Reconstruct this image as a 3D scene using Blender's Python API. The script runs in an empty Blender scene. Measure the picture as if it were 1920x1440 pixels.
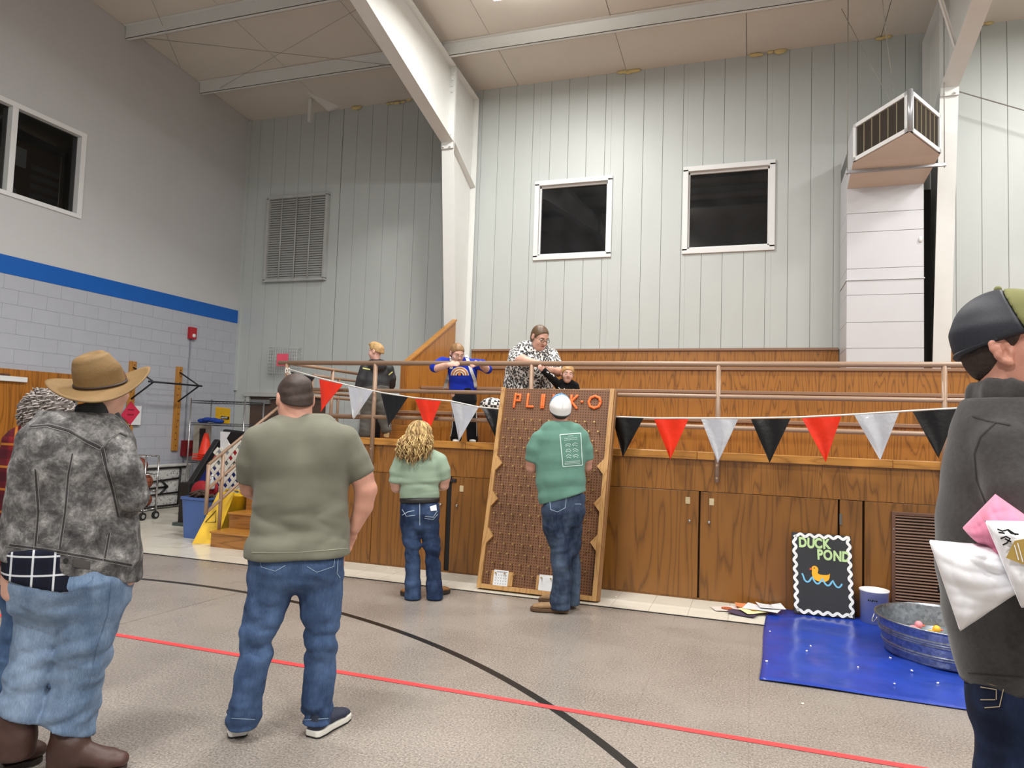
import bpy, bmesh, math, random
import numpy as np
from mathutils import Vector, Matrix
random.seed(7)
SC = bpy.context.scene
COL = SC.collection

# ---------------------------------------------------------------- camera
PITCH, ROLL, YAW, FPX, EYE = 6.03602812e-02, 3.36926041e-02, 3.31441692e-01, 1317.17, 1.58
_f = Vector((-math.sin(YAW)*math.cos(PITCH), math.cos(YAW)*math.cos(PITCH), math.sin(PITCH)))
_r0 = Vector((math.cos(YAW), math.sin(YAW), 0)); _u0 = _r0.cross(_f)
_r = _r0*math.cos(ROLL) + _u0*math.sin(ROLL)
_u = _u0*math.cos(ROLL) - _r0*math.sin(ROLL)
cam = bpy.data.cameras.new('camera'); cam_o = bpy.data.objects.new('camera', cam); COL.objects.link(cam_o)
cam.sensor_width = 36; cam.lens = 36*FPX/1920; cam.clip_start = .05; cam.clip_end = 100
cam_o.matrix_world = Matrix(((_r.x, _u.x, -_f.x, 0), (_r.y, _u.y, -_f.y, 0), (_r.z, _u.z, -_f.z, EYE), (0, 0, 0, 1)))
SC.camera = cam_o

# ---------------------------------------------------------------- world (night outside), exposure
w = bpy.data.worlds.new('night'); SC.world = w; w.use_nodes = True
w.node_tree.nodes['Background'].inputs[0].default_value = (.01, .012, .018, 1)
w.node_tree.nodes['Background'].inputs[1].default_value = .3
vs = SC.view_settings
vs.view_transform = 'Standard'; vs.look = 'None'; vs.gamma = 1; vs.use_curve_mapping = False
vs.exposure = 0.0
LAMP_W = 242.0                      # watts per ceiling fixture
LAMP_GAIN = {8.4: .78, 4.7: .85, 1.2: 1.2, -3.0: 1.5}
LAMPS = [(-2.8, 8.4), (-2.55, 4.7), (-2.55, 1.2), (-2.55, -3.0), (4.4, 8.4), (4.4, 4.7), (4.4, 1.2), (4.4, -3.0)]

def ray(px, py):
    return _f + _r*((px-960)/FPX) - _u*((py-720)/FPX)
def atY(px, py, Y):
    d = ray(px, py); return Vector((0, 0, EYE)) + d*(Y/d.y)
def atX(px, py, X):
    d = ray(px, py); return Vector((0, 0, EYE)) + d*(X/d.x)
def atZ(px, py, Z):
    d = ray(px, py); return Vector((0, 0, EYE)) + d*((Z-EYE)/d.z)

# ---------------------------------------------------------------- materials
def lin(c):
    if isinstance(c, str):
        c = c.lstrip('#'); c = tuple(int(c[i:i+2], 16) for i in (0, 2, 4))
    return tuple((v/255/12.92 if v/255 <= .04045 else ((v/255+.055)/1.055)**2.4) for v in c)
def nt(name):
    m = bpy.data.materials.new(name); m.use_nodes = True
    n = m.node_tree; return m, n, n.nodes['Principled BSDF']
def N(n, t, **kw):
    x = n.nodes.new(t)
    for k, v in kw.items():
        if k.startswith('i_'):
            key = k[2:]; key = int(key) if key.isdigit() else key.replace('_', ' ')
            x.inputs[key].default_value = v
        else: setattr(x, k, v)
    return x
def ramp(n, stops, interp='LINEAR'):
    r = n.nodes.new('ShaderNodeValToRGB'); cr = r.color_ramp; cr.interpolation = interp
    while len(cr.elements) < len(stops): cr.elements.new(.5)
    for e, (p, c) in zip(cr.elements, stops):
        e.position = p; e.color = (*c, 1)
    return r
def coords(n, scale=(1, 1, 1), rot=(0, 0, 0), rnd=0.0):
    tc = N(n, 'ShaderNodeTexCoord'); mp = N(n, 'ShaderNodeMapping'); mp.inputs['Scale'].default_value = scale
    mp.inputs['Rotation'].default_value = rot
    src = tc.outputs['Object']
    if rnd:
        oi = N(n, 'ShaderNodeObjectInfo'); mu = N(n, 'ShaderNodeMath', operation='MULTIPLY', i_1=rnd)
        n.links.new(oi.outputs['Random'], mu.inputs[0])
        ad = N(n, 'ShaderNodeVectorMath', operation='ADD'); n.links.new(src, ad.inputs[0]); n.links.new(mu.outputs[0], ad.inputs[1]); src = ad.outputs[0]
    n.links.new(src, mp.inputs['Vector']); return mp
def bump(n, b, src, strength, dist=.01):
    bp = N(n, 'ShaderNodeBump', i_Strength=strength, i_Distance=dist); n.links.new(src, bp.inputs['Height']); n.links.new(bp.outputs[0], b.inputs['Normal'])
def scl(c, k): return tuple(max(0, v*k) for v in c)
_mc = {}
def M(name, col, rough=.5, metal=0, var=.08, vs=6, bmp=0, bs=60, spec=.5, rnd=0.0, stretch=(1, 1, 1), coat=0, sheen=0, emit=0, alpha=1, trans=0, sss=0):
    if name in _mc: return _mc[name]
    m, n, b = nt(name); c = lin(col)
    mp = coords(n, stretch, rnd=rnd)
    no = N(n, 'ShaderNodeTexNoise', i_Scale=vs, i_Detail=5, i_Roughness=.6); n.links.new(mp.outputs[0], no.inputs['Vector'])
    r = ramp(n, [(.3, scl(c, 1-var)), (.7, scl(c, 1+var))]); n.links.new(no.outputs[0], r.inputs[0]); n.links.new(r.outputs[0], b.inputs['Base Color'])
    b.inputs['Roughness'].default_value = rough; b.inputs['Metallic'].default_value = metal; b.inputs['Specular IOR Level'].default_value = spec
    b.inputs['Coat Weight'].default_value = coat; b.inputs['Sheen Weight'].default_value = sheen; b.inputs['Coat Roughness'].default_value = .15
    if sss: b.inputs['Subsurface Weight'].default_value = sss; b.inputs['Subsurface Radius'].default_value = (.01, .004, .002)
    if trans: b.inputs['Transmission Weight'].default_value = trans
    if alpha < 1: b.inputs['Alpha'].default_value = alpha
    if emit: b.inputs['Emission Color'].default_value = (*c, 1); b.inputs['Emission Strength'].default_value = emit
    if bmp:
        n2 = N(n, 'ShaderNodeTexNoise', i_Scale=bs, i_Detail=3); n.links.new(mp.outputs[0], n2.inputs['Vector']); bump(n, b, n2.outputs[0], bmp)
    _mc[name] = m; return m
def oak(name, dark, light, along='Z', rough=.33, rnd=9.0, rings=1.0, coat=.25):
    if name in _mc: return _mc[name]
    m, n, b = nt(name)
    s = {'Z': (5.5, 5.5, .55), 'X': (.55, 5.5, 5.5), 'Y': (5.5, .55, 5.5)}[along]
    mp = coords(n, s, rnd=rnd)
    n0 = N(n, 'ShaderNodeTexNoise', i_Scale=.75, i_Detail=2, i_Roughness=.45); n.links.new(mp.outputs[0], n0.inputs['Vector'])
    mu = N(n, 'ShaderNodeMath', operation='MULTIPLY', i_1=15.0*rings); n.links.new(n0.outputs[0], mu.inputs[0])
    fr = N(n, 'ShaderNodeMath', operation='FRACT'); n.links.new(mu.outputs[0], fr.inputs[0])
    s2 = tuple(v*(18 if v > 1 else 2.2) for v in s)
    mp2 = coords(n, s2, rnd=rnd)
    n1 = N(n, 'ShaderNodeTexNoise', i_Scale=1.0, i_Detail=3); n.links.new(mp2.outputs[0], n1.inputs['Vector'])
    mx = N(n, 'ShaderNodeMath', operation='MULTIPLY_ADD', i_1=.45, i_2=-.2); n.links.new(n1.outputs[0], mx.inputs[0])
    ad = N(n, 'ShaderNodeMath', operation='ADD'); n.links.new(fr.outputs[0], ad.inputs[0]); n.links.new(mx.outputs[0], ad.inputs[1])
    l = lin(light); d = tuple(.75*x+.25*y for x, y in zip(lin(dark), l)); mid = tuple(.35*x+.65*y for x, y in zip(d, l))
    r = ramp(n, [(0.0, d), (.12, mid), (.4, l), (.82, scl(l, .94)), (1.0, d)]); n.links.new(ad.outputs[0], r.inputs[0])
    n.links.new(r.outputs[0], b.inputs['Base Color']); b.inputs['Roughness'].default_value = rough
    b.inputs['Coat Weight'].default_value = coat; b.inputs['Coat Roughness'].default_value = .25
    bump(n, b, n1.outputs[0], .06, .004)
    _mc[name] = m; return m

# ---------------------------------------------------------------- geometry helpers
class MB:
    def __init__(s): s.v = []; s.f = []; s.sm = []
    def add(s, vs, fs, smooth=False):
        o = len(s.v); s.v += [tuple(v) for v in vs]; s.f += [tuple(i+o for i in f) for f in fs]; s.sm += [smooth]*len(fs); return s
    def box(s, x0, x1, y0, y1, z0, z1):
        return s.add([(x0, y0, z0), (x1, y0, z0), (x1, y1, z0), (x0, y1, z0), (x0, y0, z1), (x1, y0, z1), (x1, y1, z1), (x0, y1, z1)],
                     [(0, 3, 2, 1), (4, 5, 6, 7), (0, 1, 5, 4), (1, 2, 6, 5), (2, 3, 7, 6), (3, 0, 4, 7)])
    def obox(s, c, ax, ay, az):            # centre + half-axis vectors
        c, ax, ay, az = map(Vector, (c, ax, ay, az))
        vs = [c+sx*ax+sy*ay+sz*az for sz in (-1, 1) for sx, sy in ((-1, -1), (1, -1), (1, 1), (-1, 1))]
        return s.add(vs, [(0, 3, 2, 1), (4, 5, 6, 7), (0, 1, 5, 4), (1, 2, 6, 5), (2, 3, 7, 6), (3, 0, 4, 7)])
    def bar(s, a, b, wx, wy, up=(0, 0, 1)):   # rectangular bar from a to b
        a, b = Vector(a), Vector(b); d = (b-a).normalized(); u = Vector(up)
        if abs(d.dot(u)) > .95: u = Vector((0, 1, 0))
        x = d.cross(u).normalized(); y = x.cross(d).normalized()
        return s.obox((a+b)/2, x*wx/2, y*wy/2, (b-a)/2)
    def tube(s, pts, r, n=8, closed=False, caps=True):
        P = [Vector(p) for p in pts]; R = r if isinstance(r, (list, tuple)) else [r]*len(P)
        rings = []; prev = None
        for i, p in enumerate(P):
            if closed: t = P[(i+1) % len(P)]-P[i-1]
            else: t = P[min(i+1, len(P)-1)]-P[max(i-1, 0)]
            t.normalize()
            if prev is None:
                a = Vector((0, 0, 1)) if abs(t.z) < .9 else Vector((1, 0, 0)); x = t.cross(a).normalized()
            else:
                x = (prev-t*prev.dot(t)).normalized()
            prev = x; y = t.cross(x)
            rings.append([p+x*(R[i]*math.cos(2*math.pi*k/n))+y*(R[i]*math.sin(2*math.pi*k/n)) for k in range(n)])
        o = len(s.v); vs = [q for g in rings for q in g]; fs = []
        m = len(P)
        for i in range(m if closed else m-1):
            j = (i+1) % m
            for k in range(n):
                fs.append((i*n+k, i*n+(k+1) % n, j*n+(k+1) % n, j*n+k))
        s.add(vs, fs, True)
        if caps and not closed:
            s.add([], [], False)
            s.f.append(tuple(o+k for k in reversed(range(n)))); s.sm.append(False)
            s.f.append(tuple(o+(m-1)*n+k for k in range(n))); s.sm.append(False)
        return s
    def cyl(s, a, b, r, n=12, r2=None): return s.tube([a, b], [r, r if r2 is None else r2], n)
    def lathe(s, prof, n=24, c=(0, 0, 0), smooth=True):  # prof: (r,z)
        o = []
        for r, z in prof: o += [(c[0]+r*math.cos(2*math.pi*k/n), c[1]+r*math.sin(2*math.pi*k/n), c[2]+z) for k in range(n)]
        fs = [(i*n+k, i*n+(k+1) % n, (i+1)*n+(k+1) % n, (i+1)*n+k) for i in range(len(prof)-1) for k in range(n)]
        return s.add(o, fs, smooth)
    def prism(s, poly, off):               # poly: list of 3d points (planar), off: extrusion vector
        P = [Vector(p) for p in poly]; off = Vector(off); n = len(P)
        return s.add(P+[p+off for p in P], [tuple(reversed(range(n))), tuple(range(n, 2*n))]+[(i, (i+1) % n, n+(i+1) % n, n+i) for i in range(n)])
    def sphere(s, c, r, n=10, m=6, sc=(1, 1, 1)):
        return s.lathe([(max(1e-4, math.sin(math.pi*i/m))*r, -math.cos(math.pi*i/m)*r) for i in range(m+1)], n, (0, 0, 0)).xf(Matrix.Translation(c) @ Matrix.Diagonal((*sc, 1)), n*(m+1))
    def xf(s, mat, last=None):
        k = len(s.v)-(last or len(s.v))
        s.v[k:] = [tuple(mat @ Vector(v)) for v in s.v[k:]]; return s
    def mesh(s, name, mat):
        me = bpy.data.meshes.new(name); me.from_pydata(s.v, [], s.f); me.materials.append(mat)
        me.polygons.foreach_set('use_smooth', s.sm); me.update(); return me
    def build(s, name, mat, parent=None, bev=0, fix=True):
        me = s.mesh(name, mat)
        if fix:
            bm = bmesh.new(); bm.from_mesh(me); bmesh.ops.recalc_face_normals(bm, faces=bm.faces); bm.to_mesh(me); bm.free()
        return link(name, me, parent, bev)
def link(name, me, parent=None, bev=0):
    o = bpy.data.objects.new(name, me); COL.objects.link(o)
    if parent is not None: attach(o, parent)
    if bev:
        b = o.modifiers.new('bevel', 'BEVEL'); b.width = bev; b.segments = 2; b.limit_method = 'ANGLE'; b.angle_limit = .7
    return o
def wmat(p):
    m = p.matrix_basis.copy()
    if p.parent is not None: m = wmat(p.parent) @ p.matrix_parent_inverse @ m
    return m
def attach(o, p):
    o.parent = p; o.matrix_parent_inverse = wmat(p).inverted()
def tag(o, label, cat, group=None):
    o['label'] = label; o['category'] = cat
    if group: o['group'] = group
    return o
def struct(o): o['kind'] = 'structure'; return o
def thing(name, label, cat, loc=(0, 0, 0), group=None):
    o = bpy.data.objects.new(name, None); o.empty_display_size = .1; o.location = loc; COL.objects.link(o); return tag(o, label, cat, group)
def inst(name, me, loc, parent, rot=None, sc=None):   # copy sharing mesh data
    o = bpy.data.objects.new(name, me); COL.objects.link(o); o.location = loc
    if rot: o.rotation_euler = rot
    if sc: o.scale = sc
    if parent is not None: attach(o, parent)
    return o
def text_mesh(body, size, mat, extrude=.002, name='lettering'):
    cu = bpy.data.curves.new('t', 'FONT'); cu.body = body; cu.size = size; cu.extrude = extrude; cu.offset = size*.045
    t = bpy.data.objects.new('t', cu); COL.objects.link(t)
    dg = bpy.context.evaluated_depsgraph_get(); me = bpy.data.meshes.new_from_object(t.evaluated_get(dg)); bpy.data.objects.remove(t)
    me.materials.clear(); me.materials.append(mat); me.name = name; return me
# ================================================================ the room
XL, YB, XR, YF = -9.56, 11.2, 9.6, -9.0
RIDGE = 1.0
def roof(Y):
    return 7.49 + .088*(YB-Y) if Y >= RIDGE else 7.49 + .088*(YB-RIDGE) - .088*(RIDGE-Y)

m_wallw = M('wall_paint_white', (196, 197, 198), .55, var=.02, vs=2, bmp=.05, bs=120)
m_block = M('block_paint_grey_blue', (176, 180, 190), .5, var=.03, vs=3, bmp=.25, bs=90, rnd=5)
m_mortar = M('mortar_paint', (164, 167, 177), .7, var=.03)
m_blue = M('stripe_paint_blue', (0, 92, 182), .4, var=.03)
m_panel = M('steel_panel_grey_green', (190, 196, 194), .46, var=.018, vs=3, bmp=.06, bs=14, rnd=3, stretch=(1, 1, .35))
m_gap = M('panel_joint_grey', (104, 107, 106), .8)
m_ceil = M('ceiling_liner_beige', (214, 208, 198), .6, var=.03, vs=1.5, bmp=.12, bs=5)
m_steel = M('steel_paint_white', (222, 224, 221), .4, var=.025, vs=4, bmp=.04, bs=30)
m_black = M('black_rubber', (22, 22, 23), .6)
m_dark = M('dark_void', (12, 12, 13), .7)
m_frame = M('window_frame_white', (226, 228, 228), .45, var=.02)

# ---- floor
def floor_mat():
    m, n, b = nt('floor_speckled_grey')
    mp = coords(n)
    n1 = N(n, 'ShaderNodeTexNoise', i_Scale=85, i_Detail=4, i_Roughness=.75); n.links.new(mp.outputs[0], n1.inputs['Vector'])
    r = ramp(n, [(.30, lin((92, 87, 82))), (.46, lin((138, 131, 124))), (.58, lin((160, 152, 144))), (.76, lin((204, 197, 188)))]); n.links.new(n1.outputs[0], r.inputs[0])
    n2 = N(n, 'ShaderNodeTexNoise', i_Scale=1.1, i_Detail=4, i_Roughness=.6); n.links.new(mp.outputs[0], n2.inputs['Vector'])
    r2 = ramp(n, [(.32, (.86, .85, .84)), (.68, (1.06, 1.05, 1.04))]); n.links.new(n2.outputs[0], r2.inputs[0])
    mx = N(n, 'ShaderNodeMix', data_type='RGBA', blend_type='MULTIPLY'); mx.inputs[0].default_value = 1
    n.links.new(r.outputs[0], mx.inputs[6]); n.links.new(r2.outputs[0], mx.inputs[7])
    # faint tile joints
    br = N(n, 'ShaderNodeTexBrick', offset=0.0, i_Scale=1.0, i_Mortar_Size=.0022, i_Brick_Width=.61, i_Row_Height=.61)
    br.inputs['Color1'].default_value = br.inputs['Color2'].default_value = (1, 1, 1, 1); br.inputs['Mortar'].default_value = (.72, .71, .7, 1)
    n.links.new(mp.outputs[0], br.inputs['Vector'])
    m2 = N(n, 'ShaderNodeMix', data_type='RGBA', blend_type='MULTIPLY'); m2.inputs[0].default_value = .6
    n.links.new(mx.outputs[2], m2.inputs[6]); n.links.new(br.outputs['Color'], m2.inputs[7])
    n.links.new(m2.outputs[2], b.inputs['Base Color'])
    r3 = ramp(n, [(.3, (.2, .2, .2)), (.7, (.34, .34, .34))]); n.links.new(n2.outputs[0], r3.inputs[0]); n.links.new(r3.outputs[0], b.inputs['Roughness'])
    bump(n, b, n1.outputs[0], .03, .002)
    return m
fl = struct(MB().box(XL-.2, XR+.2, YF-.2, YB+.2, -.12, 0).build('floor', floor_mat()))
m_tile = M('tile_cream_white', (226, 222, 208), .2, var=.035, vs=5, rnd=7, bmp=.02)
YT, YFR = 6.32, 6.99           # dark tape line, front face of the bleacher
tm = MB().box(.0015, .3335, .0015, .3335, -.003, .0035).mesh('tile', m_tile)
for i in range(40):
    for j in range(2): inst('tile', tm, (XL+i*.335, YT+.01+j*.335, 0), fl)
for i in range(10):
    for j in range(2, 14): inst('tile', tm, (XL+i*.335, YT+.01+j*.335, 0), fl)
MB().box(XL, XR, YT-.012, YT+.012, -.002, .0042).build('tape_line', m_black, fl)
m_blk = M('court_line_black', (28, 27, 26), .35, var=.1)
m_red = M('court_line_red', (226, 72, 74), .4, var=.06)
def strip(pts, wd, z, name, mat):
    b = MB(); P = [Vector((p.x, p.y, 0)) for p in pts]; L = []
    for i, p in enumerate(P):
        t = (P[min(i+1, len(P)-1)]-P[max(i-1, 0)]).normalized(); nrm = Vector((-t.y, t.x, 0))*wd/2
        L += [p+nrm+Vector((0, 0, z)), p-nrm+Vector((0, 0, z))]
    b.add(L, [(2*i, 2*i+1, 2*i+3, 2*i+2) for i in range(len(P)-1)]); return b.build(name, mat, fl)
arc = [atZ(x, y, 0) for x, y in ((235, 1083), (400, 1101), (560, 1129), (640, 1154), (780, 1196), (900, 1245), (1000, 1302), (1095, 1370), (1180, 1438))]
# smooth arc through the measured points: fit a circle
A = np.array([[2*p.x, 2*p.y, 1] for p in arc]); bb = np.array([p.x**2+p.y**2 for p in arc]); sol = np.linalg.lstsq(A, bb, rcond=None)[0]
cx, cy = sol[0], sol[1]; R = math.sqrt(sol[2]+cx*cx+cy*cy)
a0 = math.atan2(arc[0].y-cy, arc[0].x-cx); a1 = math.atan2(arc[-1].y-cy, arc[-1].x-cx)
ARC = [Vector((cx+R*math.cos(a), cy+R*math.sin(a), 0)) for a in np.linspace(a0+(a0-a1)*.35, a1+(a1-a0)*.4, 90)]
strip(ARC, .055, .0015, 'court_line_black', m_blk)
ra, rb = atZ(215, 1190, 0), atZ(1715, 1440, 0)
strip([ra+(ra-rb)*1.0, ra+(rb-ra)*1.6], .05, .0025, 'court_line_red', m_red)
j0, j1 = atZ(220, 1172, 0), atZ(470, 1105, 0)
strip([j0+(j0-j1)*.5, j1], .006, .001, 'control_joint', M('joint_grey', (120, 112, 106), .6))

# ---- left wall: blocks below, blue stripe, plain board above
wl = MB()
for y0, y1 in ((YF, YB),):
    for y0, y1, z0, z1 in ((YF, 5.42, 3.41, 5.73), (7.64, YB, 3.41, 5.73), (5.42, 7.64, 3.41, 4.49), (YF, YB, 0, 3.41)): wl.box(XL-.2, XL-.004, y0, y1, z0, z1)
    wl.prism([(XL-.004, YF, 5.73), (XL-.004, YB, 5.73), (XL-.004, YB, roof(YB)), (XL-.004, RIDGE, roof(RIDGE)), (XL-.004, YF, roof(YF))], (-.196, 0, 0))
wall_left = struct(wl.build('wall_left', m_mortar))
bl = MB().box(-.03, 0, .002, .414, .002, .1995).mesh('block', m_block)
bh = MB().box(-.03, 0, .002, .206, .002, .1995).mesh('block', m_block)
CH = 3.41/17
for r in range(17):
    off = -.208 if r % 2 else 0
    for c in range(16):
        y = YB-.416*(c+1)-off
        if y+.416 > YB+.01:
            inst('block', bh, (XL, YB-.208, r*CH), wall_left)
        else: inst('block', bl, (XL, y, r*CH), wall_left)
MB().box(XL-.03, XL-.001, YF, YB-.416*16-.21, 0, 3.41).build('block_field', m_block, wall_left)
MB().box(XL-.03, XL+.006, YF, YB, 3.41, 3.66).build('painted_stripe', m_blue, wall_left)
WL = (4.49, 5.73)              # left-wall window heights
up = MB()
wy0, wy1 = 5.42, 7.64
def upbox(y0, y1, z0, z1): up.box(XL-.03, XL, y0, y1, z0, z1)
upbox(YF, wy0, 3.66, WL[1]); upbox(wy1, YB, 3.66, WL[1]); upbox(wy0, wy1, 3.66, WL[0])
up.prism([(XL, YF, WL[1]), (XL, YB, WL[1]), (XL, YB, roof(YB)), (XL, RIDGE, roof(RIDGE)), (XL, YF, roof(YF))], (-.03, 0, 0))
up.build('plaster_board', m_wallw, wall_left)
trim = MB().box(XL, XL+.05, YB-.05, YB, 2.1, roof(YB)-.02).build('corner_trim', m_panel, wall_left)

def glass_dark(name):
    m, n, b = nt(name); b.inputs['Base Color'].default_value = (.006, .007, .008, 1); b.inputs['Roughness'].default_value = .03
    b.inputs['Specular IOR Level'].default_value = .6
    mp = coords(n); no = N(n, 'ShaderNodeTexNoise', i_Scale=3); n.links.new(mp.outputs[0], no.inputs['Vector'])
    r = ramp(n, [(.3, (.004, .005, .006)), (.7, (.012, .013, .015))]); n.links.new(no.outputs[0], r.inputs[0]); n.links.new(r.outputs[0], b.inputs['Base Color'])
    return m
m_glass = glass_dark('night_glass')
# left-wall office window: two panes looking into a dim room
def clear_glass():
    m, n, b = nt('clear_glass'); b.inputs['Transmission Weight'].default_value = 1; b.inputs['Roughness'].default_value = 0
    b.inputs['IOR'].default_value = 1.45; b.inputs['Base Color'].default_value = (.75, .78, .8, 1)
    mp = coords(n); no = N(n, 'ShaderNodeTexNoise', i_Scale=2); n.links.new(mp.outputs[0], no.inputs['Vector'])
    r = ramp(n, [(.3, (.30, .31, .32)), (.7, (.36, .37, .38))]); n.links.new(no.outputs[0], r.inputs[0]); n.links.new(r.outputs[0], b.inputs['Base Color'])
    return m
w1 = struct(thing('window_1', 'two-pane office window high in the left white wall', 'window', (XL, wy0, WL[0])))
f = MB()
for a, b_, c, d in ((wy0-.03, wy1+.03, WL[0]-.03, WL[0]+.03), (wy0-.03, wy1+.03, WL[1]-.04, WL[1]+.03), (wy0-.03, wy0+.04, WL[0]+.03, WL[1]-.04), (wy1-.05, wy1+.03, WL[0]+.03, WL[1]-.04), (6.55, 6.63, WL[0]+.03, WL[1]-.04)):
    f.box(XL-.1, XL+.025, a, b_, c, d)
f.build('window_frame', m_frame, w1, .004)
for y0, y1 in ((wy0+.04, 6.55), (6.63, wy1-.05)):
    MB().box(XL-.075, XL-.069, y0, y1, WL[0]+.03, WL[1]-.04).build('pane', clear_glass(), w1)
# the dim room behind that window
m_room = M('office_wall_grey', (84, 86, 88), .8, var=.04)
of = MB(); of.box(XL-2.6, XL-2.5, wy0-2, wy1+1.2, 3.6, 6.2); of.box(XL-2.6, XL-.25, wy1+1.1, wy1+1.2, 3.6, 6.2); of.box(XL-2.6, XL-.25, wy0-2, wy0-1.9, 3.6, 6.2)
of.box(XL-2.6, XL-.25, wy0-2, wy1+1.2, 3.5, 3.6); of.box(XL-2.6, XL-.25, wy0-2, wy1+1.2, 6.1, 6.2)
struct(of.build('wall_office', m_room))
cb = thing('cork_board', 'brown notice board hung inside the dark office window', 'notice board', (XL-1.0, 7.6, 4.3))
MB().box(XL-.64, XL-.6, 6.85, 8.2, 4.0, 5.5).build('board', M('cork_brown', (96, 62, 30), .8), cb)
MB().box(XL-.6, XL-.595, 7.0, 7.22, 5.12, 5.4).build('paper', M('paper_white', (205, 205, 200), .7), cb)
for k in range(7): MB().box(XL-.6, XL-.595, 7.3, 7.75, 4.3+k*.14, 4.38+k*.14).build('paper_slip', M('paper_grey', (120, 118, 112), .7), cb)

# ---- wooden door in the left wall
d1 = struct(thing('door_1', 'wide oak door in the grey block wall behind the man in the hat', 'door', (XL, 6, 0)))
m_oakdoor = oak('oak_door', (112, 66, 20), (172, 110, 42), 'Z', rings=.8)
for y0, y1 in ((5.3, 6.5), (6.515, 7.95)): MB().box(XL-.02, XL+.05, y0, y1, 0, 2.13).build('door_leaf', m_oakdoor, d1, .004)
MB().box(XL+.05, XL+.10, 5.9, 6.98, 1.96, 2.03).build('door_closer', m_frame, d1, .006)
MB().box(XL+.05, XL+.075, 6.3, 6.75, 2.03, 2.06).build('closer_arm', M('brown_metal', (90, 60, 45), .5), d1)
MB().box(XL+.05, XL+.056, 7.2, 7.75, 1.45, 1.86).build('door_light', m_glass, d1)
MB().box(XL+.05, XL+.062, 7.16, 7.79, 1.41, 1.45).box(XL+.05, XL+.062, 7.16, 7.79, 1.86, 1.9).box(XL+.05, XL+.062, 7.16, 7.2, 1.45, 1.86).box(XL+.05, XL+.062, 7.75, 7.79, 1.45, 1.86).build('light_frame', M('steel_grey', (150, 152, 150), .4, .6), d1)

# ---- back wall of standing-seam panels, with openings
OPEN = [(-3.50, -2.27, 4.44, 5.70), (-1.04, .23, 4.43, 5.73), (-9.27, -7.40, 0, 2.06)]
wb = MB(); xs = sorted({XL-.2, XR+.2, *[v for o in OPEN for v in o[:2]]})
def back_rects(x0, x1, z0, z1):
    rs = [(x0, x1, z0, z1)]
    for ox0, ox1, oz0, oz1 in OPEN:
        out = []
        for a, b_, c, d in rs:
            if b_ <= ox0 or a >= ox1 or d <= oz0 or c >= oz1: out.append((a, b_, c, d)); continue
            if a < ox0: out.append((a, ox0, c, d))
            if b_ > ox1: out.append((ox1, b_, c, d))
            m0, m1 = max(a, ox0), min(b_, ox1)
            if c < oz0: out.append((m0, m1, c, oz0))
            if d > oz1: out.append((m0, m1, oz1, d))
        rs = out
    return rs
for a, b_, c, d in back_rects(XL-.2, XR+.2, 0, 7.52): wb.box(a, b_, YB+.007, YB+.2, c, d)
wall_back = struct(wb.build('wall_back', m_gap))
def bpanel(x0, x1):
    for a, b_, c, d in back_rects(x0+.0025, x1-.0025, 0, 7.49):
        if b_-a < .02: continue
        p = MB().box(a, b_, YB, YB+.035, c, d)
        p.build('panel', m_panel, wall_back, .003)
x = .15-.315*31
while x < XR:
    if x+.315 > XL: bpanel(max(x, XL), min(x+.315, XR))
    x += .315
def back_window(nm, lab, o):
    x0, x1, z0, z1 = o
    wn = struct(thing(nm, lab, 'window', (x0, YB, z0)))
    f = MB(); t = .05
    f.box(x0-t, x1+t, YB-.035, YB+.1, z1-.03, z1+t); f.box(x0-t, x1+t, YB-.035, YB+.1, z0-t, z0+.03)
    f.box(x0-t, x0+.03, YB-.035, YB+.1, z0, z1); f.box(x1-.03, x1+t, YB-.035, YB+.1, z0, z1)
    f.build('window_frame', m_frame, wn, .004)
    f = MB(); g = .035
    f.box(x0+.02, x1-.02, YB+.03, YB+.07, z0+.03, z0+.03+g); f.box(x0+.02, x1-.02, YB+.03, YB+.07, z1-.03-g, z1-.03); f.box(x0+.02, x0+.02+g, YB+.03, YB+.07, z0+.03, z1-.03); f.box(x1-.02-g, x1-.02, YB+.03, YB+.07, z0+.03, z1-.03)
    f.build('sash', m_frame, wn, .003)
    MB().box(x0, x1, YB+.06, YB+.068, z0, z1).build('pane', m_glass, wn)
back_window('window_2', 'dark square window in the grey panel wall nearer the tall white column', OPEN[0])
back_window('window_3', 'dark square window in the grey panel wall nearer the air duct', OPEN[1])
# brown steel door below
d2 = struct(thing('door_2', 'dark brown steel door at the foot of the back wall behind the stair', 'door', (-8.3, YB, 0)))
m_brown = M('door_paint_brown', (88, 70, 60), .45, var=.04)
for x0, x1 in ((-9.2, -8.34), (-8.33, -7.47)): MB().box(x0, x1, YB+.02, YB+.06, 0, 1.99).build('door_leaf', m_brown, d2, .003)
f = MB(); f.box(-9.27, -9.2, YB-.03, YB+.1, 0, 2.06); f.box(-7.47, -7.4, YB-.03, YB+.1, 0, 2.06); f.box(-9.32, -7.35, YB-.05, YB+.1, 1.99, 2.08)
f.build('door_frame', M('door_frame_grey', (186, 188, 184), .45), d2, .004)
MB().box(-9.16, -8.72, YB-.04, YB+.02, 1.85, 1.93).build('door_closer', M('steel_grey', (150, 152, 150), .4, .6), d2, .004)
MB().bar((-8.72, YB-.03, 1.95), (-8.4, YB-.01, 1.975), .02, .015).build('closer_arm', M('steel_grey', (150, 152, 150), .4, .6), d2)

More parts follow.
